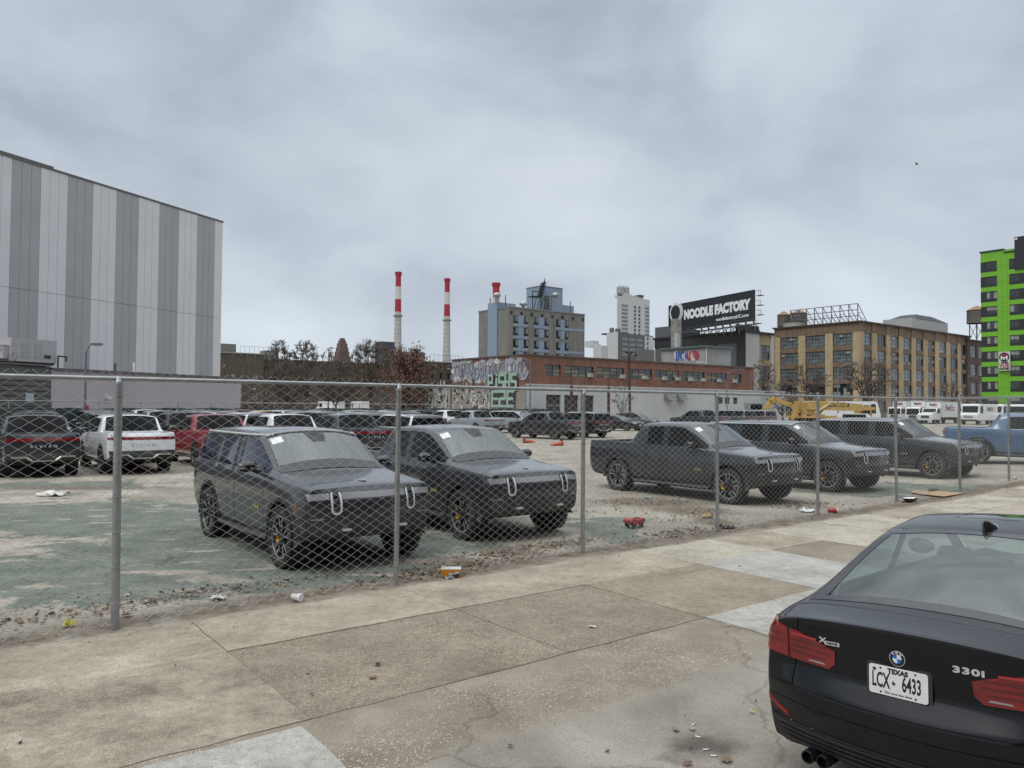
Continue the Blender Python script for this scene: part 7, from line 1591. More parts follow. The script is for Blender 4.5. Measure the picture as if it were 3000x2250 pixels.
def step_van(label):
    t = thing('step_van', label, 'delivery van'); m = MB(); m.prism([(-6, .6), (.9, .6), (1.1, .75), (1.1, 1.35), (.55, 1.62), (.25, 2.75), (.1, 2.9), (-6, 2.9)], (0, 1.15, 0), (1, 0, 0), (0, 0, 1), 2.3); m.build('body', TW, t)
    m = MB(); m.add([(.55, -1.0, 1.72), (.55, 1.0, 1.72), (.315, 1.0, 2.6), (.315, -1.0, 2.6), (.4, -1, 1.72), (.4, 1, 1.72), (.2, 1, 2.6), (.2, -1, 2.6)], [(0, 1, 2, 3), (0, 4, 5, 1), (2, 6, 7, 3), (1, 5, 6, 2), (3, 7, 4, 0)]); m.build('windshield', GLASS, t)
    for q in range(2):
        for k in range(5): m = MB(); m.b2((1.09, -.58 + k * .24, .92 + q * .2), (1.115, -.40 + k * .24, 1.06 + q * .2)); m.build('grille', TRIM, t)
    for s in (1, -1):
        m = MB(); m.b2((1.08, s * .86 - .1, 1.0), (1.12, s * .86 + .1, 1.2)); m.build('headlight', LAMPW, t); m = MB(); m.b2((-.95, s * 1.145 - .01, 1.6), (-.05, s * 1.145 + .01, 2.6)); m.build('side_window', GLASS, t); m = MB(); m.b2((.1, s * 1.38 - .1, 1.9), (.18, s * 1.38 + .1, 2.4)); m.tube((.14, s * 1.15, 2.2), (.14, s * 1.35, 2.2), .025); m.build('wing_mirror', TRIM, t)
        fed(t, (-3.4, s * 1.16, 2.2), (-s, 0, 0), (0, 0, 1), .8)
    m = MB(); m.b2((1.05, -1.12, .5), (1.2, 1.12, .68)); m.build('bumper', TRIM, t); m = MB(); m.b2((-6, -.5, .5), (.9, .5, .6)); m.build('chassis', WELL, t); wheels_simple(t, (.2, -4.6), .95, .38); return t
TRK = rad(218); G_ = 'white delivery trucks beyond the lot'
a = box_truck('white box truck with a hooded cab, its side lettering facing the lot', 'hood', 6.8); a['group'] = G_; a.location = corner(2735, 113); a.rotation_euler.z = TRK
b = box_truck('white box truck with a flat cab between two other box trucks', 'flat', 6.0, 3.4); b['group'] = G_; b.location = corner(2690, 116); b.rotation_euler.z = TRK
dup(b, corner(2636, 122), TRK, 'white box truck with a flat cab, outermost toward the crane', G_)
v = step_van('white step van with a rounded nose beside the lettered box truck'); v['group'] = G_; v.location = corner(2846, 108); v.rotation_euler.z = TRK
dup(v, corner(2915, 112), TRK, 'white step van behind the blue pickup cab, middle of three', G_); 
for px_, Y_, r_, lb_ in ((1045, 165, 120, 'white van whose roof shows over the far windscreen fence'), (945, 185, 150, 'smaller white van roof, left of the other van behind the far fence')):
    q_ = dup(v, corner(px_, Y_), rad(r_), lb_, 'white vans behind the far fence')
    for o_ in list(q_.children):
        if o_.name.startswith('side_letters'): bpy.data.objects.remove(o_)
dup(v, corner(2985, 112), TRK, 'white step van cut by the right edge of the view', G_)
def crane():
    YL = mat('crane_yellow', (.50, .31, .07), rough=.55, var=.15, dirt=(.25, .18, .08), dscale=1.5, damt=.5); c = corner(2420, 92); t = thing('mobile_crane', 'old yellow mobile crane with its boom laid flat behind the parked vehicles', 'crane', c, rad(12)); s = 1.0
    m = MB(); m.b2((-4.6, -1.3, 1.0), (4.6, 1.3, 1.25)); m.b2((-4.6, -1.3, 1.25), (-3.4, -.2, 1.5)); m.b2((-2.6, -1.32, 1.25), (-1.0, 1.3, 1.42)); m.b2((1.6, -1.3, 1.25), (3.6, .2, 1.5)); m.build('carrier_deck', YL, t)
    m = MB(); m.b2((-4.6, -.6, .55), (4.6, .6, .99)); m.build('chassis', WELL, t); wheels_simple(t, (-3.6, -2.3, 2.2, 3.5), 1.05, .5)
    m = MB(); m.prism([(-3.6, 0), (-1.3, 0), (-.9, .5), (-1.5, 1.35), (-3.7, 1.5)], (0, 1.0, 1.5), (1, 0, 0), (0, 0, 1), .9); m.prism([(-3.3, 0), (-1.3, 0), (-.9, .5), (-1.5, 1.2), (-3.5, 1.3)], (0, -.2, 1.43), (1, 0, 0), (0, 0, 1), .7); m.build('slew_house', YL, t)
    m = MB(); m.prism([(-3.2, 0), (4.2, -.15), (4.2, .65), (-1.6, 1.05), (-3.2, .9)], (0, -.35, 2.0), (1, 0, 0), (0, 0, 1), .75); bo = m.build('boom', YL, t); m = MB(); m.b2((4.2, -.95, 1.95), (5.3, -.48, 2.45)); m.b2((5.3, -.9, 2.0), (6.0, -.52, 2.35)); m.build('inner_boom', YL, bo)
    m = MB(); m.prism([(-1.0, .38), (2.2, .28), (2.2, .68), (-1.0, .86)], (0, -1.11, 2.0), (1, 0, 0), (0, 0, 1), -.02) if False else m.b2((-.6, -1.12, 2.36), (2.3, -1.102, 2.78)); pn = m.build('name_panel', mat('panel_ink', (.02, .02, .02), rough=.6), bo)
    put_text('panel_letters', text_mesh('PETTIBONE', .42, .02, 1.15, .01), mat('letters_ochre', (.5, .33, .06), rough=.6), pn, (.85, -1.13, 2.57), (1, 0, 0), (0, 0, 1))
    m = MB(); m.tube((-2.3, -1.2, 1.6), (-.5, -1.2, 2.6), .14, .14, 10); m.tube((-1.2, -1.2, 2.2), (-.2, -1.2, 2.8), .09, .09, 10); m.build('lift_ram', mat('ram_cream', (.5, .42, .24), rough=.4), t)
    for x, y in ((4.2, -1.2), (1.0, -1.35), (-4.3, -1.3)): m = MB(); m.lathe([(.001, 0), (.16, .02), (.16, .3), (.001, .3)], 10, 0, O=(x, y, 1.3)); m.build('work_lamp', WELL, t)
    # closed rear cab
    m = MB(); m.prism([(4.5, 1.0), (6.1, 1.0), (6.1, 1.75), (5.9, 2.1), (4.5, 2.1)], (0, 1.0, 0), (1, 0, 0), (0, 0, 1), 1.2); m.build('cab', YL, t); m = MB(); m.b2((4.7, -.215, 1.55), (5.8, -.19, 2.0)); m.build('cab_window', GLASS, t)
    # digger with a curled arm
    e = thing('excavator', 'yellow excavator with its arm bent down beside a pale green cab', 'excavator', corner(2215, 88), rad(5)); m = MB(); pts = [(.9, 0, 1.4), (1.7, 0, 2.9), (2.2, 0, 3.15), (4.1, 0, 2.5), (4.4, 0, 2.2)]
    for q, (a_, b_) in enumerate(zip(pts[:-1], pts[1:])): A_, B_ = Vector(a_), Vector(b_); dd = (B_ - A_).normalized(); sd = Vector((0, 1, 0)); X = Matrix((dd, sd, dd.cross(sd))).transposed(); m.box((A_ + B_) / 2, ((B_ - A_).length + .22, .35, (.5, .62, .5, .4)[q]), 0, X=X)
    m.build('boom', YL, e); m = MB(); m.box((4.42, 0, 1.55), (.32, .3, 1.9), 0, X=Matrix.Rotation(.12, 3, 'Y')); m.build('arm', YL, e); m = MB(); m.prism([(4.1, .2), (4.7, .1), (4.95, .6), (4.6, .85), (4.2, .75)], (0, .4, 0), (1, 0, 0), (0, 0, 1), .8); m.build('bucket', TRIM, e)
    m = MB(); m.tube((.6, .2, 1.6), (2.0, .2, 2.75), .07); m.tube((2.3, .2, 3.35), (4.0, .2, 2.75), .06); m.build('ram', CHROME, e)
    m = MB(); m.b2((-1.1, -.8, 1.0), (.5, .75, 2.7)); cb = m.build('cab', mat('cab_sage', (.20, .24, .23), rough=.5), e); m = MB(); m.b2((-.95, -.82, 1.7), (.35, -.803, 2.55)); m.b2((.503, -.7, 1.5), (.52, .65, 2.55)); m.build('cab_window', GLASS, cb); m = MB(); m.b2((-2.6, -1.2, .8), (-1.1, 1.2, 1.9)); m.build('engine_house', YL, e)
    for y in (-1.0, 1.0): m = MB(); m.prism(stadium(0, .4, 3.6, .8, 6) if False else [(-1.9, .4), (-1.6, 0), (1.6, 0), (1.9, .4), (1.6, .8), (-1.6, .8)], (0, y + .25, 0), (1, 0, 0), (0, 0, 1), .5); m.build('track', RUB, e)
    # long white motor coach and a small white lorry nose behind the crane
    w = thing('motor_coach', 'long white motor coach with a red patch behind the yellow crane', 'coach', corner(2475, 104), rad(8)); m = MB(); m.prism([(-5.4, .5), (4.3, .5), (4.5, .9), (4.4, 1.6), (4.0, 2.95), (3.7, 3.12), (-5.4, 3.12)], (0, 1.2, 0), (1, 0, 0), (0, 0, 1), 2.4); m.build('body', TW, w)
    m = MB(); m.b2((2.0, -1.215, 1.6), (2.85, -1.19, 2.6)); m.build('side_window', GLASS, w); m = MB(); m.add([(4.42, -1.1, 1.65), (4.42, 1.1, 1.65), (4.06, 1.1, 2.85), (4.06, -1.1, 2.85), (4.3, -1.1, 1.65), (4.3, 1.1, 1.65), (3.9, 1.1, 2.85), (3.9, -1.1, 2.85)], [(0, 1, 2, 3), (0, 4, 5, 1), (2, 6, 7, 3), (1, 5, 6, 2), (3, 7, 4, 0)]); m.build('windshield', GLASS, w); m = MB(); m.b2((-2.3, -1.22, 2.3), (-.7, -1.19, 2.95)); m.build('red_patch', mat('patch_red', (.40, .02, .03), rough=.5), w); m = MB(); m.b2((3.0, -1.215, 1.5), (3.75, -1.19, 2.75)); m.build('door', GLASS, w); wheels_simple(w, (2.9, -3.4), 1.05, .45)
    p = thing('white_lorry', 'white lorry with a dark windscreen parked before the yellow crane', 'lorry', corner(2525, 80), rad(-20)); m = MB(); m.prism([(-2.4, .5), (1.9, .5), (2.0, 1.1), (1.7, 1.55), (.9, 1.65), (.45, 2.1), (-2.4, 2.15)], (0, .98, 0), (1, 0, 0), (0, 0, 1), 1.96); m.v = [(v[0], v[1], v[2] * .78) for v in m.v]; m.build('body', TW, p); m = MB(); m.add([(.88, -.85, 1.68), (.88, .85, 1.68), (.5, .8, 2.08), (.5, -.8, 2.08), (.8, -.85, 1.66), (.8, .85, 1.66), (.42, .8, 2.06), (.42, -.8, 2.06)], [(0, 1, 2, 3), (0, 4, 5, 1), (1, 5, 6, 2), (3, 7, 4, 0)]); m.v = [(v[0], v[1], v[2] * .78) for v in m.v]; m.build('windshield', GLASS, p); m = MB(); m.b2((-1.9, -.995, 1.5), (.3, -.975, 2.0)); m.v = [(v[0], v[1], v[2] * .78) for v in m.v]; m.build('side_window', GLASS, p); wheels_simple(p, (1.2, -1.5), .85, .33)
crane()
# ------------------------------------------------------------------ trees
BARK = mat('bark', (.060, .050, .043), rough=.95, var=.3, scale=4)
TWIG = mat('twig', (.115, .092, .078), rough=.95, var=.3, scale=2)
def bare_tree(label, px, Y, ytop, wpx, seed=1, n2=230, trunk=.28, tw=.03, buds=0.0, low=.34, group='bare winter trees'):
    """trunk, limbs fanning into a rounded crown, then branches and sprays of twigs filling it"""
    rnd = random.Random(seed); c = corner(px, Y); H_ = at(px, ytop, Y).z; R = wpx / 2 / FPX * Y; t = thing('bare_tree', label, 'tree', c, rnd.uniform(0, 6), group); tk = MB(); cr = MB()
    z0, cz, rz = H_ * low * .8, H_ * (low + 1) / 2, H_ * (1 - low) / 2; V = Vector
    p = V((0, 0, 0)); th = []
    for k in range(5): q = V((rnd.gauss(0, .05) * R * .3, rnd.gauss(0, .05) * R * .3, z0 * (k + 1) / 4)); tk.tube(p, q, trunk * (1 - .1 * k), trunk * (.9 - .1 * k), 8, 0, False); p = q; th.append(q)
    nodes = []
    def curve(mb, a, b, r0, r1, n, bow, sides, keep=False):
        mid = a.lerp(b, .5) + bow; q = a
        for k in range(1, n + 1):
            f = k / n; w = a * (1 - f) ** 2 + mid * 2 * f * (1 - f) + b * f * f; w += V((rnd.gauss(0, 1), rnd.gauss(0, 1), rnd.gauss(0, 1))) * (b - a).length * .018
            mb.tube(q, w, r0 + (r1 - r0) * (k - 1) / n, r0 + (r1 - r0) * f, sides, 0, False); q = w
            if keep: nodes.append((w, r0 + (r1 - r0) * f))
    for i in range(11):
        a = 6.283 * i / 11 + rnd.uniform(-.25, .25); e = rnd.uniform(.15, 1.35); d = V((math.cos(a) * math.cos(e), math.sin(a) * math.cos(e), math.sin(e))); b = V((d.x * R * .8, d.y * R * .8, cz + rz * (-.25 + 1.05 * d.z))); curve(tk, rnd.choice(th[2:]), b, trunk * .45, trunk * .10, 6, V((0, 0, -rz * .12)) + V((d.x, d.y, 0)) * R * .06, 6, True)
    for k in range(n2):
        while True:
            u = V((rnd.uniform(-1, 1), rnd.uniform(-1, 1), rnd.uniform(-1, 1)))
            if .12 < u.length < 1: break
        u = u * (u.length ** -.45); k_ = 1 + .12 * math.sin(4 * math.atan2(u.y, u.x) + seed); P = V((u.x * R * .9 * k_, u.y * R * .9 * k_, cz + u.z * rz * .88)); best = min(nodes, key=lambda n_: (n_[0] - P).length + (1.5 if n_[0].z > P.z else 0)); out = V((u.x, u.y, u.z + .35)).normalized()
        L = (P - best[0]).length; curve(cr, best[0], P, min(best[1], .02 + L * .012), tw * 1.2, 4, -out * L * .10, 4)
        for q in range(7):
            d = (out + V((rnd.gauss(0, .75), rnd.gauss(0, .75), rnd.gauss(.1, .6)))).normalized(); s0 = best[0].lerp(P, rnd.uniform(.35, 1)); l = rnd.uniform(.05, .15) * R; m_ = s0 + d * l * .55; e_ = m_ + (d + V((rnd.gauss(0, .4), rnd.gauss(0, .4), rnd.gauss(.1, .3)))).normalized() * l * .5; cr.tube(s0, m_, tw, tw * .75, 3, 0, False); cr.tube(m_, e_, tw * .75, tw * .5, 3, 0, False)
            if rnd.random() < buds: leaf(cr, e_, rnd, rnd.uniform(.07, .14), 1)
    tk.build('trunk', BARK, t, True); cr.build('crown', [TWIG, mat('rust_leaf', (.17, .095, .055), rough=.8, var=.4, scale=.7)], t, False); return t
def leaf(mb, p, rnd, r, mi):
    R = Euler((rnd.uniform(0, 6), rnd.uniform(0, 6), rnd.uniform(0, 6))).to_matrix(); mb.add([p + R @ Vector(v) * r for v in ((-1, 0, 0), (-.2, -.55, .1), (1, 0, 0), (-.2, .55, .1))], [(0, 1, 2, 3)], mi)
for i, (label, px, Y, yt, wp, n2, bd, low, tr) in enumerate([('bare spreading tree over the brown flats, left of a close pair', 815, 150, 984, 100, 300, .07, .3, .28), ('bare rounded tree over the brown flats, right of a close pair', 893, 152, 983, 92, 300, .07, .3, .28), ('small bare tree just left of the stepped tower', 962, 160, 1006, 62, 120, .2, .35, .2), ('broad dark bare tree right of the stepped tower', 1085, 145, 982, 138, 380, .03, .3, .34),
    ('low bare tree tangled before the flats', 850, 130, 1050, 150, 260, .3, .25, .2), ('low dark bare tree left of the brown oak', 985, 125, 1048, 170, 280, .2, .25, .2), ('bare tree before the white end of the black loft building', 2236, 128, 1044, 92, 130, 0, .35, .18), ('bare tree standing before the tan factory left corner', 2372, 125, 1056, 140, 170, 0, .35, .2), ('large bare tree before the tan factory street corner', 2542, 122, 1042, 165, 230, 0, .35, .3),
    ('thin bare tree by the lettered trucks', 2790, 150, 1100, 70, 70, 0, .3, .15), ('low bare shrubby tree beside the excavator', 2292, 112, 1105, 110, 110, 0, .25, .15), ('bare sapling against the pale warehouse wall', 1822, 82, 1112, 76, 60, 0, .3, .06), ('bare tree reaching in at the left edge of the view', -50, 40, 950, 210, 90, 0, .35, .12)]):
    bare_tree(label, px, Y, yt, wp, 11 + i * 7, int(n2 * (1.5 if i < 6 else 1)), tr, (.03 if i < 6 else .028) if Y > 100 else .014 if Y > 60 else .006, bd, low)
def oak():
    rnd = random.Random(9); Y = 102; px = 1192; c = corner(px, Y); Ht = at(px, 1012, Y).z; t = thing('oak_tree', 'oak tree still holding its rust brown dead leaves', 'tree', c); tk = MB(); cr = MB(); tk.tube((0, 0, 0), (.1, 0, 3), .24, .18, 8, 0, False)
    for q in range(84):
        z = rnd.uniform(1.6, Ht * .92); a = rnd.uniform(0, 6.3); R0 = 3.9 * math.sin(min(1, (z - 1.0) / (Ht - 1) * 1.05) * math.pi) ** .6 * rnd.uniform(.5, 1.05); e = Vector((R0 * math.cos(a), R0 * math.sin(a), z + rnd.uniform(.2, 1.2))); b0 = Vector((.1, 0, max(1.5, z - 1.8))); tk.tube(b0, e, .06, .02, 4, 0, False)
        for k in range(rnd.randint(55, 105)):
            p = b0.lerp(e, rnd.uniform(.35, 1.08)) + Vector((rnd.gauss(0, .36), rnd.gauss(0, .36), rnd.gauss(0, .34))); leaf(cr, p, rnd, rnd.uniform(.11, .20), rnd.choice((0, 0, 1, 2)))
    for q in range(16): a = rnd.uniform(0, 6.3); b = Vector((rnd.gauss(0, 1.2), rnd.gauss(0, 1.2), Ht * .8)); tk.tube(b, b + Vector((rnd.gauss(0, .5), rnd.gauss(0, .5), rnd.uniform(1.2, Ht * .22))), .03, .015, 4, 0, False)
    tk.tube((.1, 0, 3), (0, 0, Ht * .9), .16, .04, 7, 0, False); tk.build('trunk', BARK, t); cr.build('crown', [mat('oak_leaf', (.15, .075, .045), rough=.8, var=.4, scale=.8), mat('oak_leaf_pale', (.23, .14, .095), rough=.8, var=.3), mat('oak_leaf_dark', (.075, .042, .03), rough=.8, var=.3)], t)
oak()
# ------------------------------------------------------------------ street furniture and poles
STEEL = mat('lamp_steel', (.17, .185, .205), rough=.5, metal=.4, var=.08)
def street_lamp(label, px, Y, ytop, dx, dz, r=.09, m_=STEEL, z_arm=None):
    c = corner(px, Y); zt = at(px, ytop, Y).z; t = thing('street_lamp', label, 'street lamp', c, 0, 'street lamps round the lot'); m = MB(); m.tube((0, 0, 0), (0, 0, zt), r * 1.25, r * .7, 10); m.tube((0, 0, 0), (0, 0, .5), r * 1.9, r * 1.7, 10); m.build('pole', m_, t, 40)
    m = MB(); pts = [Vector((dx * f, 0, zt - .05 + dz * math.sin(f * math.pi / 2))) for f in (0, .25, .5, .75, 1)]; m.path(pts, r * .45, 7); m.build('arm', m_, t); m = MB(); s = 1 if dx > 0 else -1; m.box((dx + s * .28, 0, zt + dz - .03), (.62, .26, .12)); m.box((dx + s * .30, 0, zt + dz - .10), (.4, .2, .03)); m.build('lamp_head', m_, t); return t, zt
t, zt = street_lamp('slim grey street lamp before the mauve building, with a small parking sign', 249, 46, 1030, .35, .48, .07)
for a in t.children:
    pass
sg = thing('parking_sign', 'small red over white parking sign on the slim lamp pole', 'sign', Vector((t.location.x, t.location.y - .10, at(257, 1192, 46).z - .16)), rad(20)); m = MB(); m.b2((.05, -.02, .06), (.25, 0, .24)); m.build('red_plate', mat('sign_red2', (.42, .04, .05), rough=.5), sg); m = MB(); m.b2((.07, -.02, -.12), (.23, 0, .058)); m.build('white_plate', PAPER, sg)
street_lamp('street lamp arching left before the brick warehouse corner', 1553, 80, 1057, -1.5, .38, .08); street_lamp('street lamp arching right before the brick warehouse right end', 2130, 96, 1094, 1.55, .55, .07); street_lamp('street lamp arching right before the tan factory corner', 2455, 100, 1080, 1.95, .75, .085)
street_lamp('thin street lamp before the tan factory right half', 2672, 140, 1118, 1.6, .9, .07); street_lamp('street lamp between the tan factory and the green tower', 2872, 130, 1112, -1.5, .6, .08)
RUST = mat('rusty_iron', (.075, .032, .024), rough=.9, var=.35, scale=3); c = corner(1845, 76); zt = at(1841, 1036, 76).z; t = thing('flood_light_mast', 'rusty brown mast with floodlights on top before the warehouse', 'mast', c); m = MB(); m.tube((.05, 0, 0), (-.1, 0, zt), .13, .11, 10); m.build('pole', RUST, t, 40)
for s in (-.3, .15, .62): m = MB(); m.path([(-.1, 0, zt - .1), (s, 0, zt - .25 if s > .5 else zt), (s, 0, zt + .05)], .035, 6); m.lathe([(.001, 0), (.14, .02), (.17, .16), (.12, .22), (.001, .22)], 10, 0, O=(s, 0, zt + .02 if s < .5 else zt - .22)); m.build('flood_light', RUST, t)
c1, c3 = corner(1674, 82), corner(1783, 86); t = thing('sign_gantry', 'rusty two legged gantry with a stained cream beam before the warehouse doors', 'gantry', c1); zb = at(1730, 1139, 84).z; m = MB(); D = c3 - c1
for O in (Vector(), D): m.tube(O, O + Vector((0, 0, zb + .3)), .16, .16, 8)
m.build('legs', RUST, t); m = MB(); e = D.normalized(); X = Matrix((e, Vector((-e.y, e.x, 0)), Vector((0, 0, 1)))).transposed(); m.box(D / 2 + Vector((0, 0, zb)), (D.length + .2, .25, .45), 0, X=X); m.build('beam', mat('beam_stain', (.34, .27, .19), rough=.85, var=.3, scale=2, dirt=(.12, .06, .04), dscale=1.2, damt=.7), t); m = MB(); m.tube(D + Vector((0, 0, zb)), D + Vector((0, 0, zb + 1.7)), .03); m.tube(D + Vector((1.3, 0, zb + .6)), D + Vector((0, 0, zb + 1.7)), .03); m.tube((0, 0, zb), (0, 0, zb + 1.6), .03); m.build('stay_rods', RUST, t)
bp = at(2685, 482, 60); b = MB(); b.lathe([(.001, -.11), (.03, -.05), (.035, .03), (.001, .16)], 8, 0, O=bp, axis='X')
b.add([bp + Vector(v) for v in ((-.04, 0, .02), (.06, 0, .02), (-.02, .02, .16), (-.12, .02, .18))], [(0, 1, 2, 3)]); b.add([bp + Vector(v) for v in ((-.04, 0, .02), (.06, 0, .02), (.12, -.02, .12), (.02, -.02, .15))], [(3, 2, 1, 0)]); tag(b.build('bird', TRIM), 'tiny dark bird flying in the grey sky', 'bird')
# ------------------------------------------------------------------ litter and oddments
def G(px, py, up=.006): p = on_ground(px, py); return p + Vector((0, 0, up))
def tray():
    t = thing('snack_tray', 'orange cardboard snack tray lettered TEXAS lying by the fence', 'tray', G(1321, 1690, .014), GRID - rad(35)); OR = mat('tray_orange', (.55, .24, .02), rough=.6, var=.08); m = MB(); a, b, h = .115, .07, .10
    lo = [(-a, -b, 0), (a, -b, 0), (a, b, 0), (-a, b, 0)]; hi = [(x * 1.12, y * 1.2, h) for x, y, _ in lo]; li = [(x * .97, y * .95, .004) for x, y, _ in lo]; hi2 = [(x * 1.09, y * 1.15, h) for x, y, _ in lo]
    m.add(lo + hi, [(3, 2, 1, 0)] + [(i, (i + 1) % 4, 4 + (i + 1) % 4, 4 + i) for i in range(4)], 0); m.add(li + hi2, [(0, 1, 2, 3)] + [(4 + i, 4 + (i + 1) % 4, (i + 1) % 4, i) for i in range(4)], 1); m.add(hi + hi2, [(i, (i + 1) % 4, 4 + (i + 1) % 4, 4 + i) for i in range(4)], 1); m.build('tray', [OR, PAPER], t)
    m = MB(); m.prism([(-.03, .012), (.095, .008), (.115, .05), (.06, .06), (.03, .075), (-.01, .035)], (0, -.0735, 0), (1, 0, 0), (0, -.14, 1), .002); p = m.build('printed_patch', mat('tray_brown', (.05, .02, .02), rough=.6), t)
    put_text('printed_letters', text_mesh('TEXAS', .045, .0016, 1.05, .001), PAPER, p, (.035, -.084, .044), (1, 0, .22), (0, -.14, 1))
tray()
def crumple(name, label, cat, px, py, col, w, h, seed, kind='paper', rz=0):
    rnd = random.Random(seed); n = 6; vs = [(w * (i / n - .5) + rnd.gauss(0, w * .04), w * .7 * (j / n - .5) + rnd.gauss(0, w * .04), h * abs(rnd.gauss(0, .5)) + .004) for j in range(n + 1) for i in range(n + 1)]; m = MB(); m.add(vs, [(j * 7 + i, j * 7 + i + 1, j * 7 + i + 8, j * 7 + i + 7) for j in range(n) for i in range(n)]); k = len(vs); m.add([(v[0], v[1], v[2] - .003) for v in vs], [(j * 7 + i + 7, j * 7 + i + 8, j * 7 + i + 1, j * 7 + i) for j in range(n) for i in range(n)])
    return tag(m.build(name, mat('litter_%s_%d' % (name, seed), col, rough=.75, var=.2, scale=20), None, False, G(px, py, .012), rz), label, cat)
crumple('foil_wrapper', 'crumpled pale blue wrapper in front of the snack tray', 'wrapper', 1317, 1699, (.25, .33, .42), .10, .04, 1); crumple('yellow_scrap', 'bright yellow scrap lying by the first fence post', 'scrap', 202, 1836, (.62, .58, .05), .10, .05, 2, rz=.6); crumple('paper_sheet', 'crumpled white paper lying on the lot left of the first post', 'paper', 155, 1452, (.62, .60, .57), .62, .10, 3); crumple('paper_napkin', 'flattened white napkin inside the fence near the red cup', 'paper', 2366, 1500, (.72, .73, .74), .30, .05, 4)
crumple('paper_scrap', 'small pale paper scrap on the pebbly slab', 'paper', 1737, 1841, (.60, .53, .44), .07, .012, 5); crumple('plastic_bag', 'pale flattened plastic piece in the gravel near the second post', 'plastic', 640, 1757, (.55, .53, .50), .16, .03, 6); crumple('brown_bag', 'torn brown paper piece on the rubble heap', 'paper', 2073, 1516, (.36, .24, .12), .22, .07, 7); crumple('dark_rag', 'dark rag lying at the fence foot by the third post', 'rag', 2130, 1548, (.045, .03, .03), .28, .06, 8); crumple('grey_scrap', 'grey scrap of plastic lying before the alone pickup', 'plastic', 1900, 1460, (.36, .39, .38), .18, .05, 9); crumple('white_flake', 'white flake of paper at the far fence end', 'paper', 2975, 1404, (.7, .7, .68), .18, .06, 10)
def cup(label, px, py, col, r, L, rz, name='paper_cup', lid=True):
    t = thing(name, label, 'cup', G(px, py, r + .006), rz); m = MB(); m.lathe([(.001, -L / 2), (r * .75, -L / 2), (r, L / 2)], 18, 0, axis='X'); m.build('cup', mat('cup_' + name, col, rough=.4, var=.1), t, 40)
    if lid: m = MB(); m.lathe([(r * 1.06, L / 2 - .005), (r * 1.08, L / 2 + .008), (r * .95, L / 2 + .014), (.001, L / 2 + .012)], 18, 0, axis='X'); m.build('lid', PAPER, t, 40)
cup('red paper cup with a white lid lying against the fence', 2438, 1503, (.42, .05, .06), .055, .17, rad(-8)); cup('clear plastic cup lying at the fence foot left of the second post', 868, 1763, (.55, .54, .52), .045, .11, rad(-25), 'plastic_cup')
def cone(label, px, py, rz, z0):
    t = thing('traffic_cone', label, 'traffic cone', G(px, py, .13), rz, 'orange traffic cones knocked over'); OR = mat('cone_orange', (.45, .09, .035), rough=.6, var=.15); X = Matrix.Rotation(rad(96), 3, 'Y'); m = MB(); m.lathe([(.15, 0), (.03, .68), (.001, .69)], 16); m.v = [tuple(X @ Vector(v)) for v in m.v]; m.build('body', OR, t, 40)
    m = MB(); m.b2((-.19, -.19, -.03), (.19, .19, 0)); m.v = [tuple(X @ Vector(v)) for v in m.v]; m.build('base', mat('cone_base', (.12, .04, .03), rough=.8), t)
cone('orange traffic cone lying on its side in the middle of the lot', 1645, 1306, rad(200), 0); cone('orange traffic cone peeping behind the second vehicle windscreen', 1535, 1298, rad(10), 0)
def red_stool():
    t = thing('ride_on_toy', 'broken red plastic ride on toy lying on the green patch', 'toy', G(1858, 1546, .01), GRID); t.scale = (.62, .62, .6); RD = mat('toy_red', (.30, .03, .03), rough=.5, var=.3, scale=12, dirt=(.5, .2, .15), dscale=9, damt=.4); DK = mat('toy_dark', (.05, .03, .03), rough=.7); m = MB(); rnd = random.Random(4)
    m.prism(rrect(-.27, .10, .27, .24, .06), (0, .15, 0), (1, 0, 0), (0, 0, 1), .3); m.build('body', RD, t, 40)
    for x in (-.22, .22): m = MB(); m.lathe([(.001, -.17), (.07, -.17), (.085, -.12), (.085, .12), (.07, .17), (.001, .17)], 12, 0, O=(x, 0, .20), axis='Y'); m.build('bumper', RD, t, 40)
    for x in (-.15, .15):
        for y in (-.13, .13): m = MB(); m.lathe([(.001, -.03), (.075, -.03), (.08, 0), (.075, .03), (.001, .03)], 14, 0, O=(x, y, .08), axis='Y'); m.build('wheel', DK, t, 40)
    for q in range(7): m = MB(); x, y = rnd.uniform(-.2, .2), rnd.uniform(-.1, .1); m.box((x, y, .255), (.08, .06, .05), 0, rnd.uniform(0, 3)); m.build('scrap', DK if q % 2 else RD, t)
red_stool()
def board(name, label, px, py, w, d, col, seed, rz=0.0):
    m = MB(); rnd = random.Random(seed); pts = [(-w / 2, -d / 2), (w / 2 * rnd.uniform(.8, 1), -d / 2 * rnd.uniform(.8, 1)), (w / 2, d / 2 * .9), (w * .1, d / 2), (-w / 2 * .9, d / 2 * rnd.uniform(.7, 1))]; m.prism(pts, (0, 0, 0), (1, 0, 0), (0, 1, 0), .012); return tag(m.build(name, mat('board_%s' % name + str(seed), col, rough=.85, var=.12, scale=8), None, False, G(px, py, .03), GRID + rz), label, 'cardboard')
board('cardboard_sheet', 'flat tan cardboard sheet by the far fence posts, the larger one', 2755, 1450, 1.25, .7, (.40, .28, .16), 1); board('cardboard_sheet', 'small tan cardboard flap lying against the larger sheet', 2692, 1445, .8, .35, (.36, .25, .15), 2, .3); board('cardboard_sheet', 'dark wet cardboard strip behind the tan sheets', 2735, 1438, .5, .2, (.05, .045, .04), 3, .1)
t = thing('broken_bowl', 'broken white and brown bowl lying by the fence post foot', 'bowl', G(2668, 1471, .02), GRID); m = MB(); n = 14
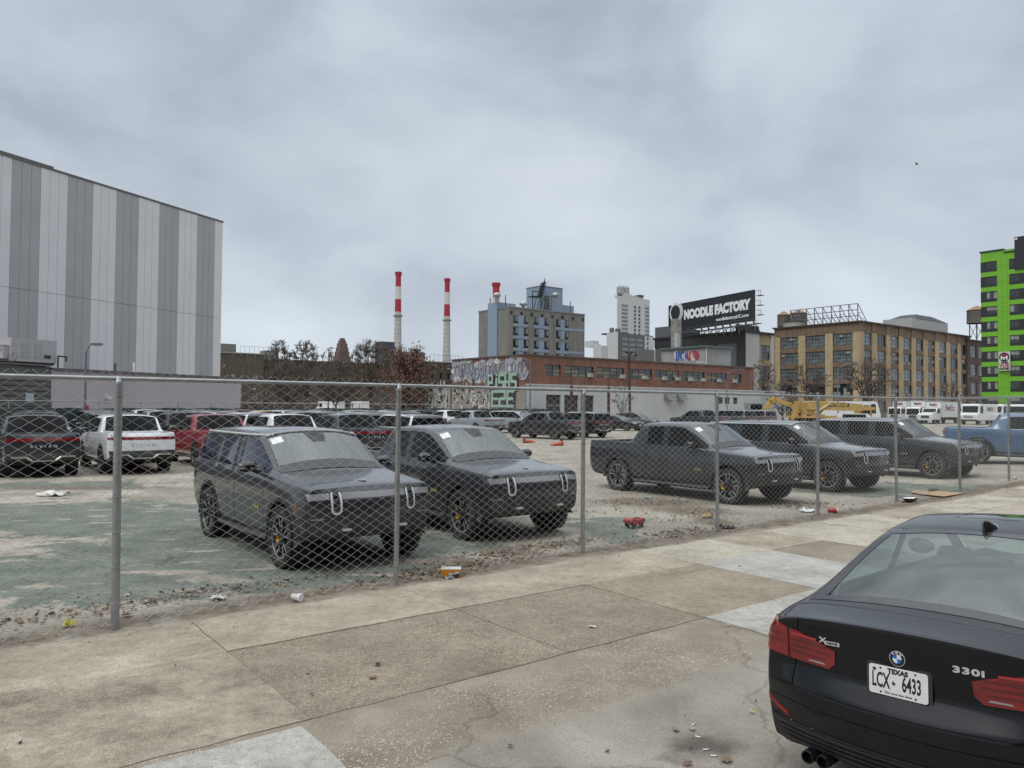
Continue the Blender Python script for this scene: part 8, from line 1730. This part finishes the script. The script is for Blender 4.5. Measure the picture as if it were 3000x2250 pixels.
m.add([(.30 * math.cos(a) * k, .18 * math.sin(a) * k, z) for k, z in ((.55, 0), (1, .09)) for a in [math.pi * 1.5 * q / n for q in range(n + 1)]], [(q, q + 1, n + 2 + q, n + 1 + q) for q in range(n)]); m.build('bowl', mat('bowl_brown', (.16, .09, .06), rough=.5), t, 50); m = MB(); m.add([(.29 * math.cos(a) * k, .17 * math.sin(a) * k, .012 + z) for k, z in ((.0, 0), (.95, .06)) for a in [math.pi * 1.5 * q / n for q in range(n + 1)]], [(n + 1 + q, n + 2 + q, q + 1, q) for q in range(n)]); m.build('lining', PAPER, t)
def dead_leaf(label, px, py, r, col, seed):
    rnd = random.Random(seed); m = MB(); pts = []; 
    for q in range(14): a = 6.283 * q / 14; k = 1.0 if q % 2 == 0 else .5; pts.append((r * k * math.cos(a) * rnd.uniform(.8, 1.2), r * .75 * k * math.sin(a) * rnd.uniform(.8, 1.2), .004 + abs(rnd.gauss(0, r * .12))))
    m.add([(0, 0, .008)] + pts, [(0, 1 + q, 1 + (q + 1) % 14) for q in range(14)]); return tag(m.build('dead_leaf', mat('dead_leaf_%d' % seed, col, rough=.8, var=.2, scale=40), None, False, G(px, py, .012), rnd.uniform(0, 6)), label, 'leaf', 'dead leaves on the pavement')
for i, (px, py, r, col, lb) in enumerate([(1093, 1990, .05, (.20, .09, .06), 'rust red lobed leaf on the pebbly pavement'), (1107, 1952, .045, (.06, .045, .03), 'dark curled leaf above the rust red one'), (2128, 2233, .06, (.19, .12, .07), 'brown lobed leaf at the bottom edge near the exhaust'), (2013, 2243, .05, (.16, .10, .06), 'brown crumpled leaf at the bottom edge left of the lobed one'), (2203, 2090, .03, (.42, .36, .16), 'small yellow leaf near the black car'), (2177, 2059, .018, (.45, .25, .06), 'tiny orange leaf near the black car'), (1980, 2143, .045, (.20, .17, .12), 'tan leaf at the dark patch edge'), (1495, 2190, .03, (.09, .06, .05), 'thin dark leaf on the grey road'), (372, 1806, .09, (.07, .035, .03), 'dark red leaf at the foot of the first post'), (914, 2040, .022, (.02, .018, .016), 'black leaf speck on the pebbly slab'), (2028, 2140, .04, (.3, .25, .17), 'pale tan leaf in the dark patch')]): dead_leaf(lb, px, py, r, col, i + 1)
for i, (px, py, a, lb) in enumerate([(2032, 2125, .9, 'white cigarette butt at the top of the dark patch'), (2069, 2199, .1, 'white cigarette butt in the dark patch, centre'), (2092, 2217, -.2, 'white cigarette butt in the dark patch, lowest'), (2046, 2162, -.6, 'small white cigarette butt in the dark patch, upper')]):
    m = MB(); m.tube((-.022, 0, 0), (.012, 0, 0), .0045, .0045, 8, 0); m.tube((.012, 0, 0), (.024, 0, 0), .0046, .0046, 8, 1); tag(m.build('cigarette_butt', [PAPER, mat('butt_tan', (.5, .3, .12), rough=.8)], None, 40, G(px, py, .008), a), lb, 'cigarette butt', 'cigarette butts on the road')
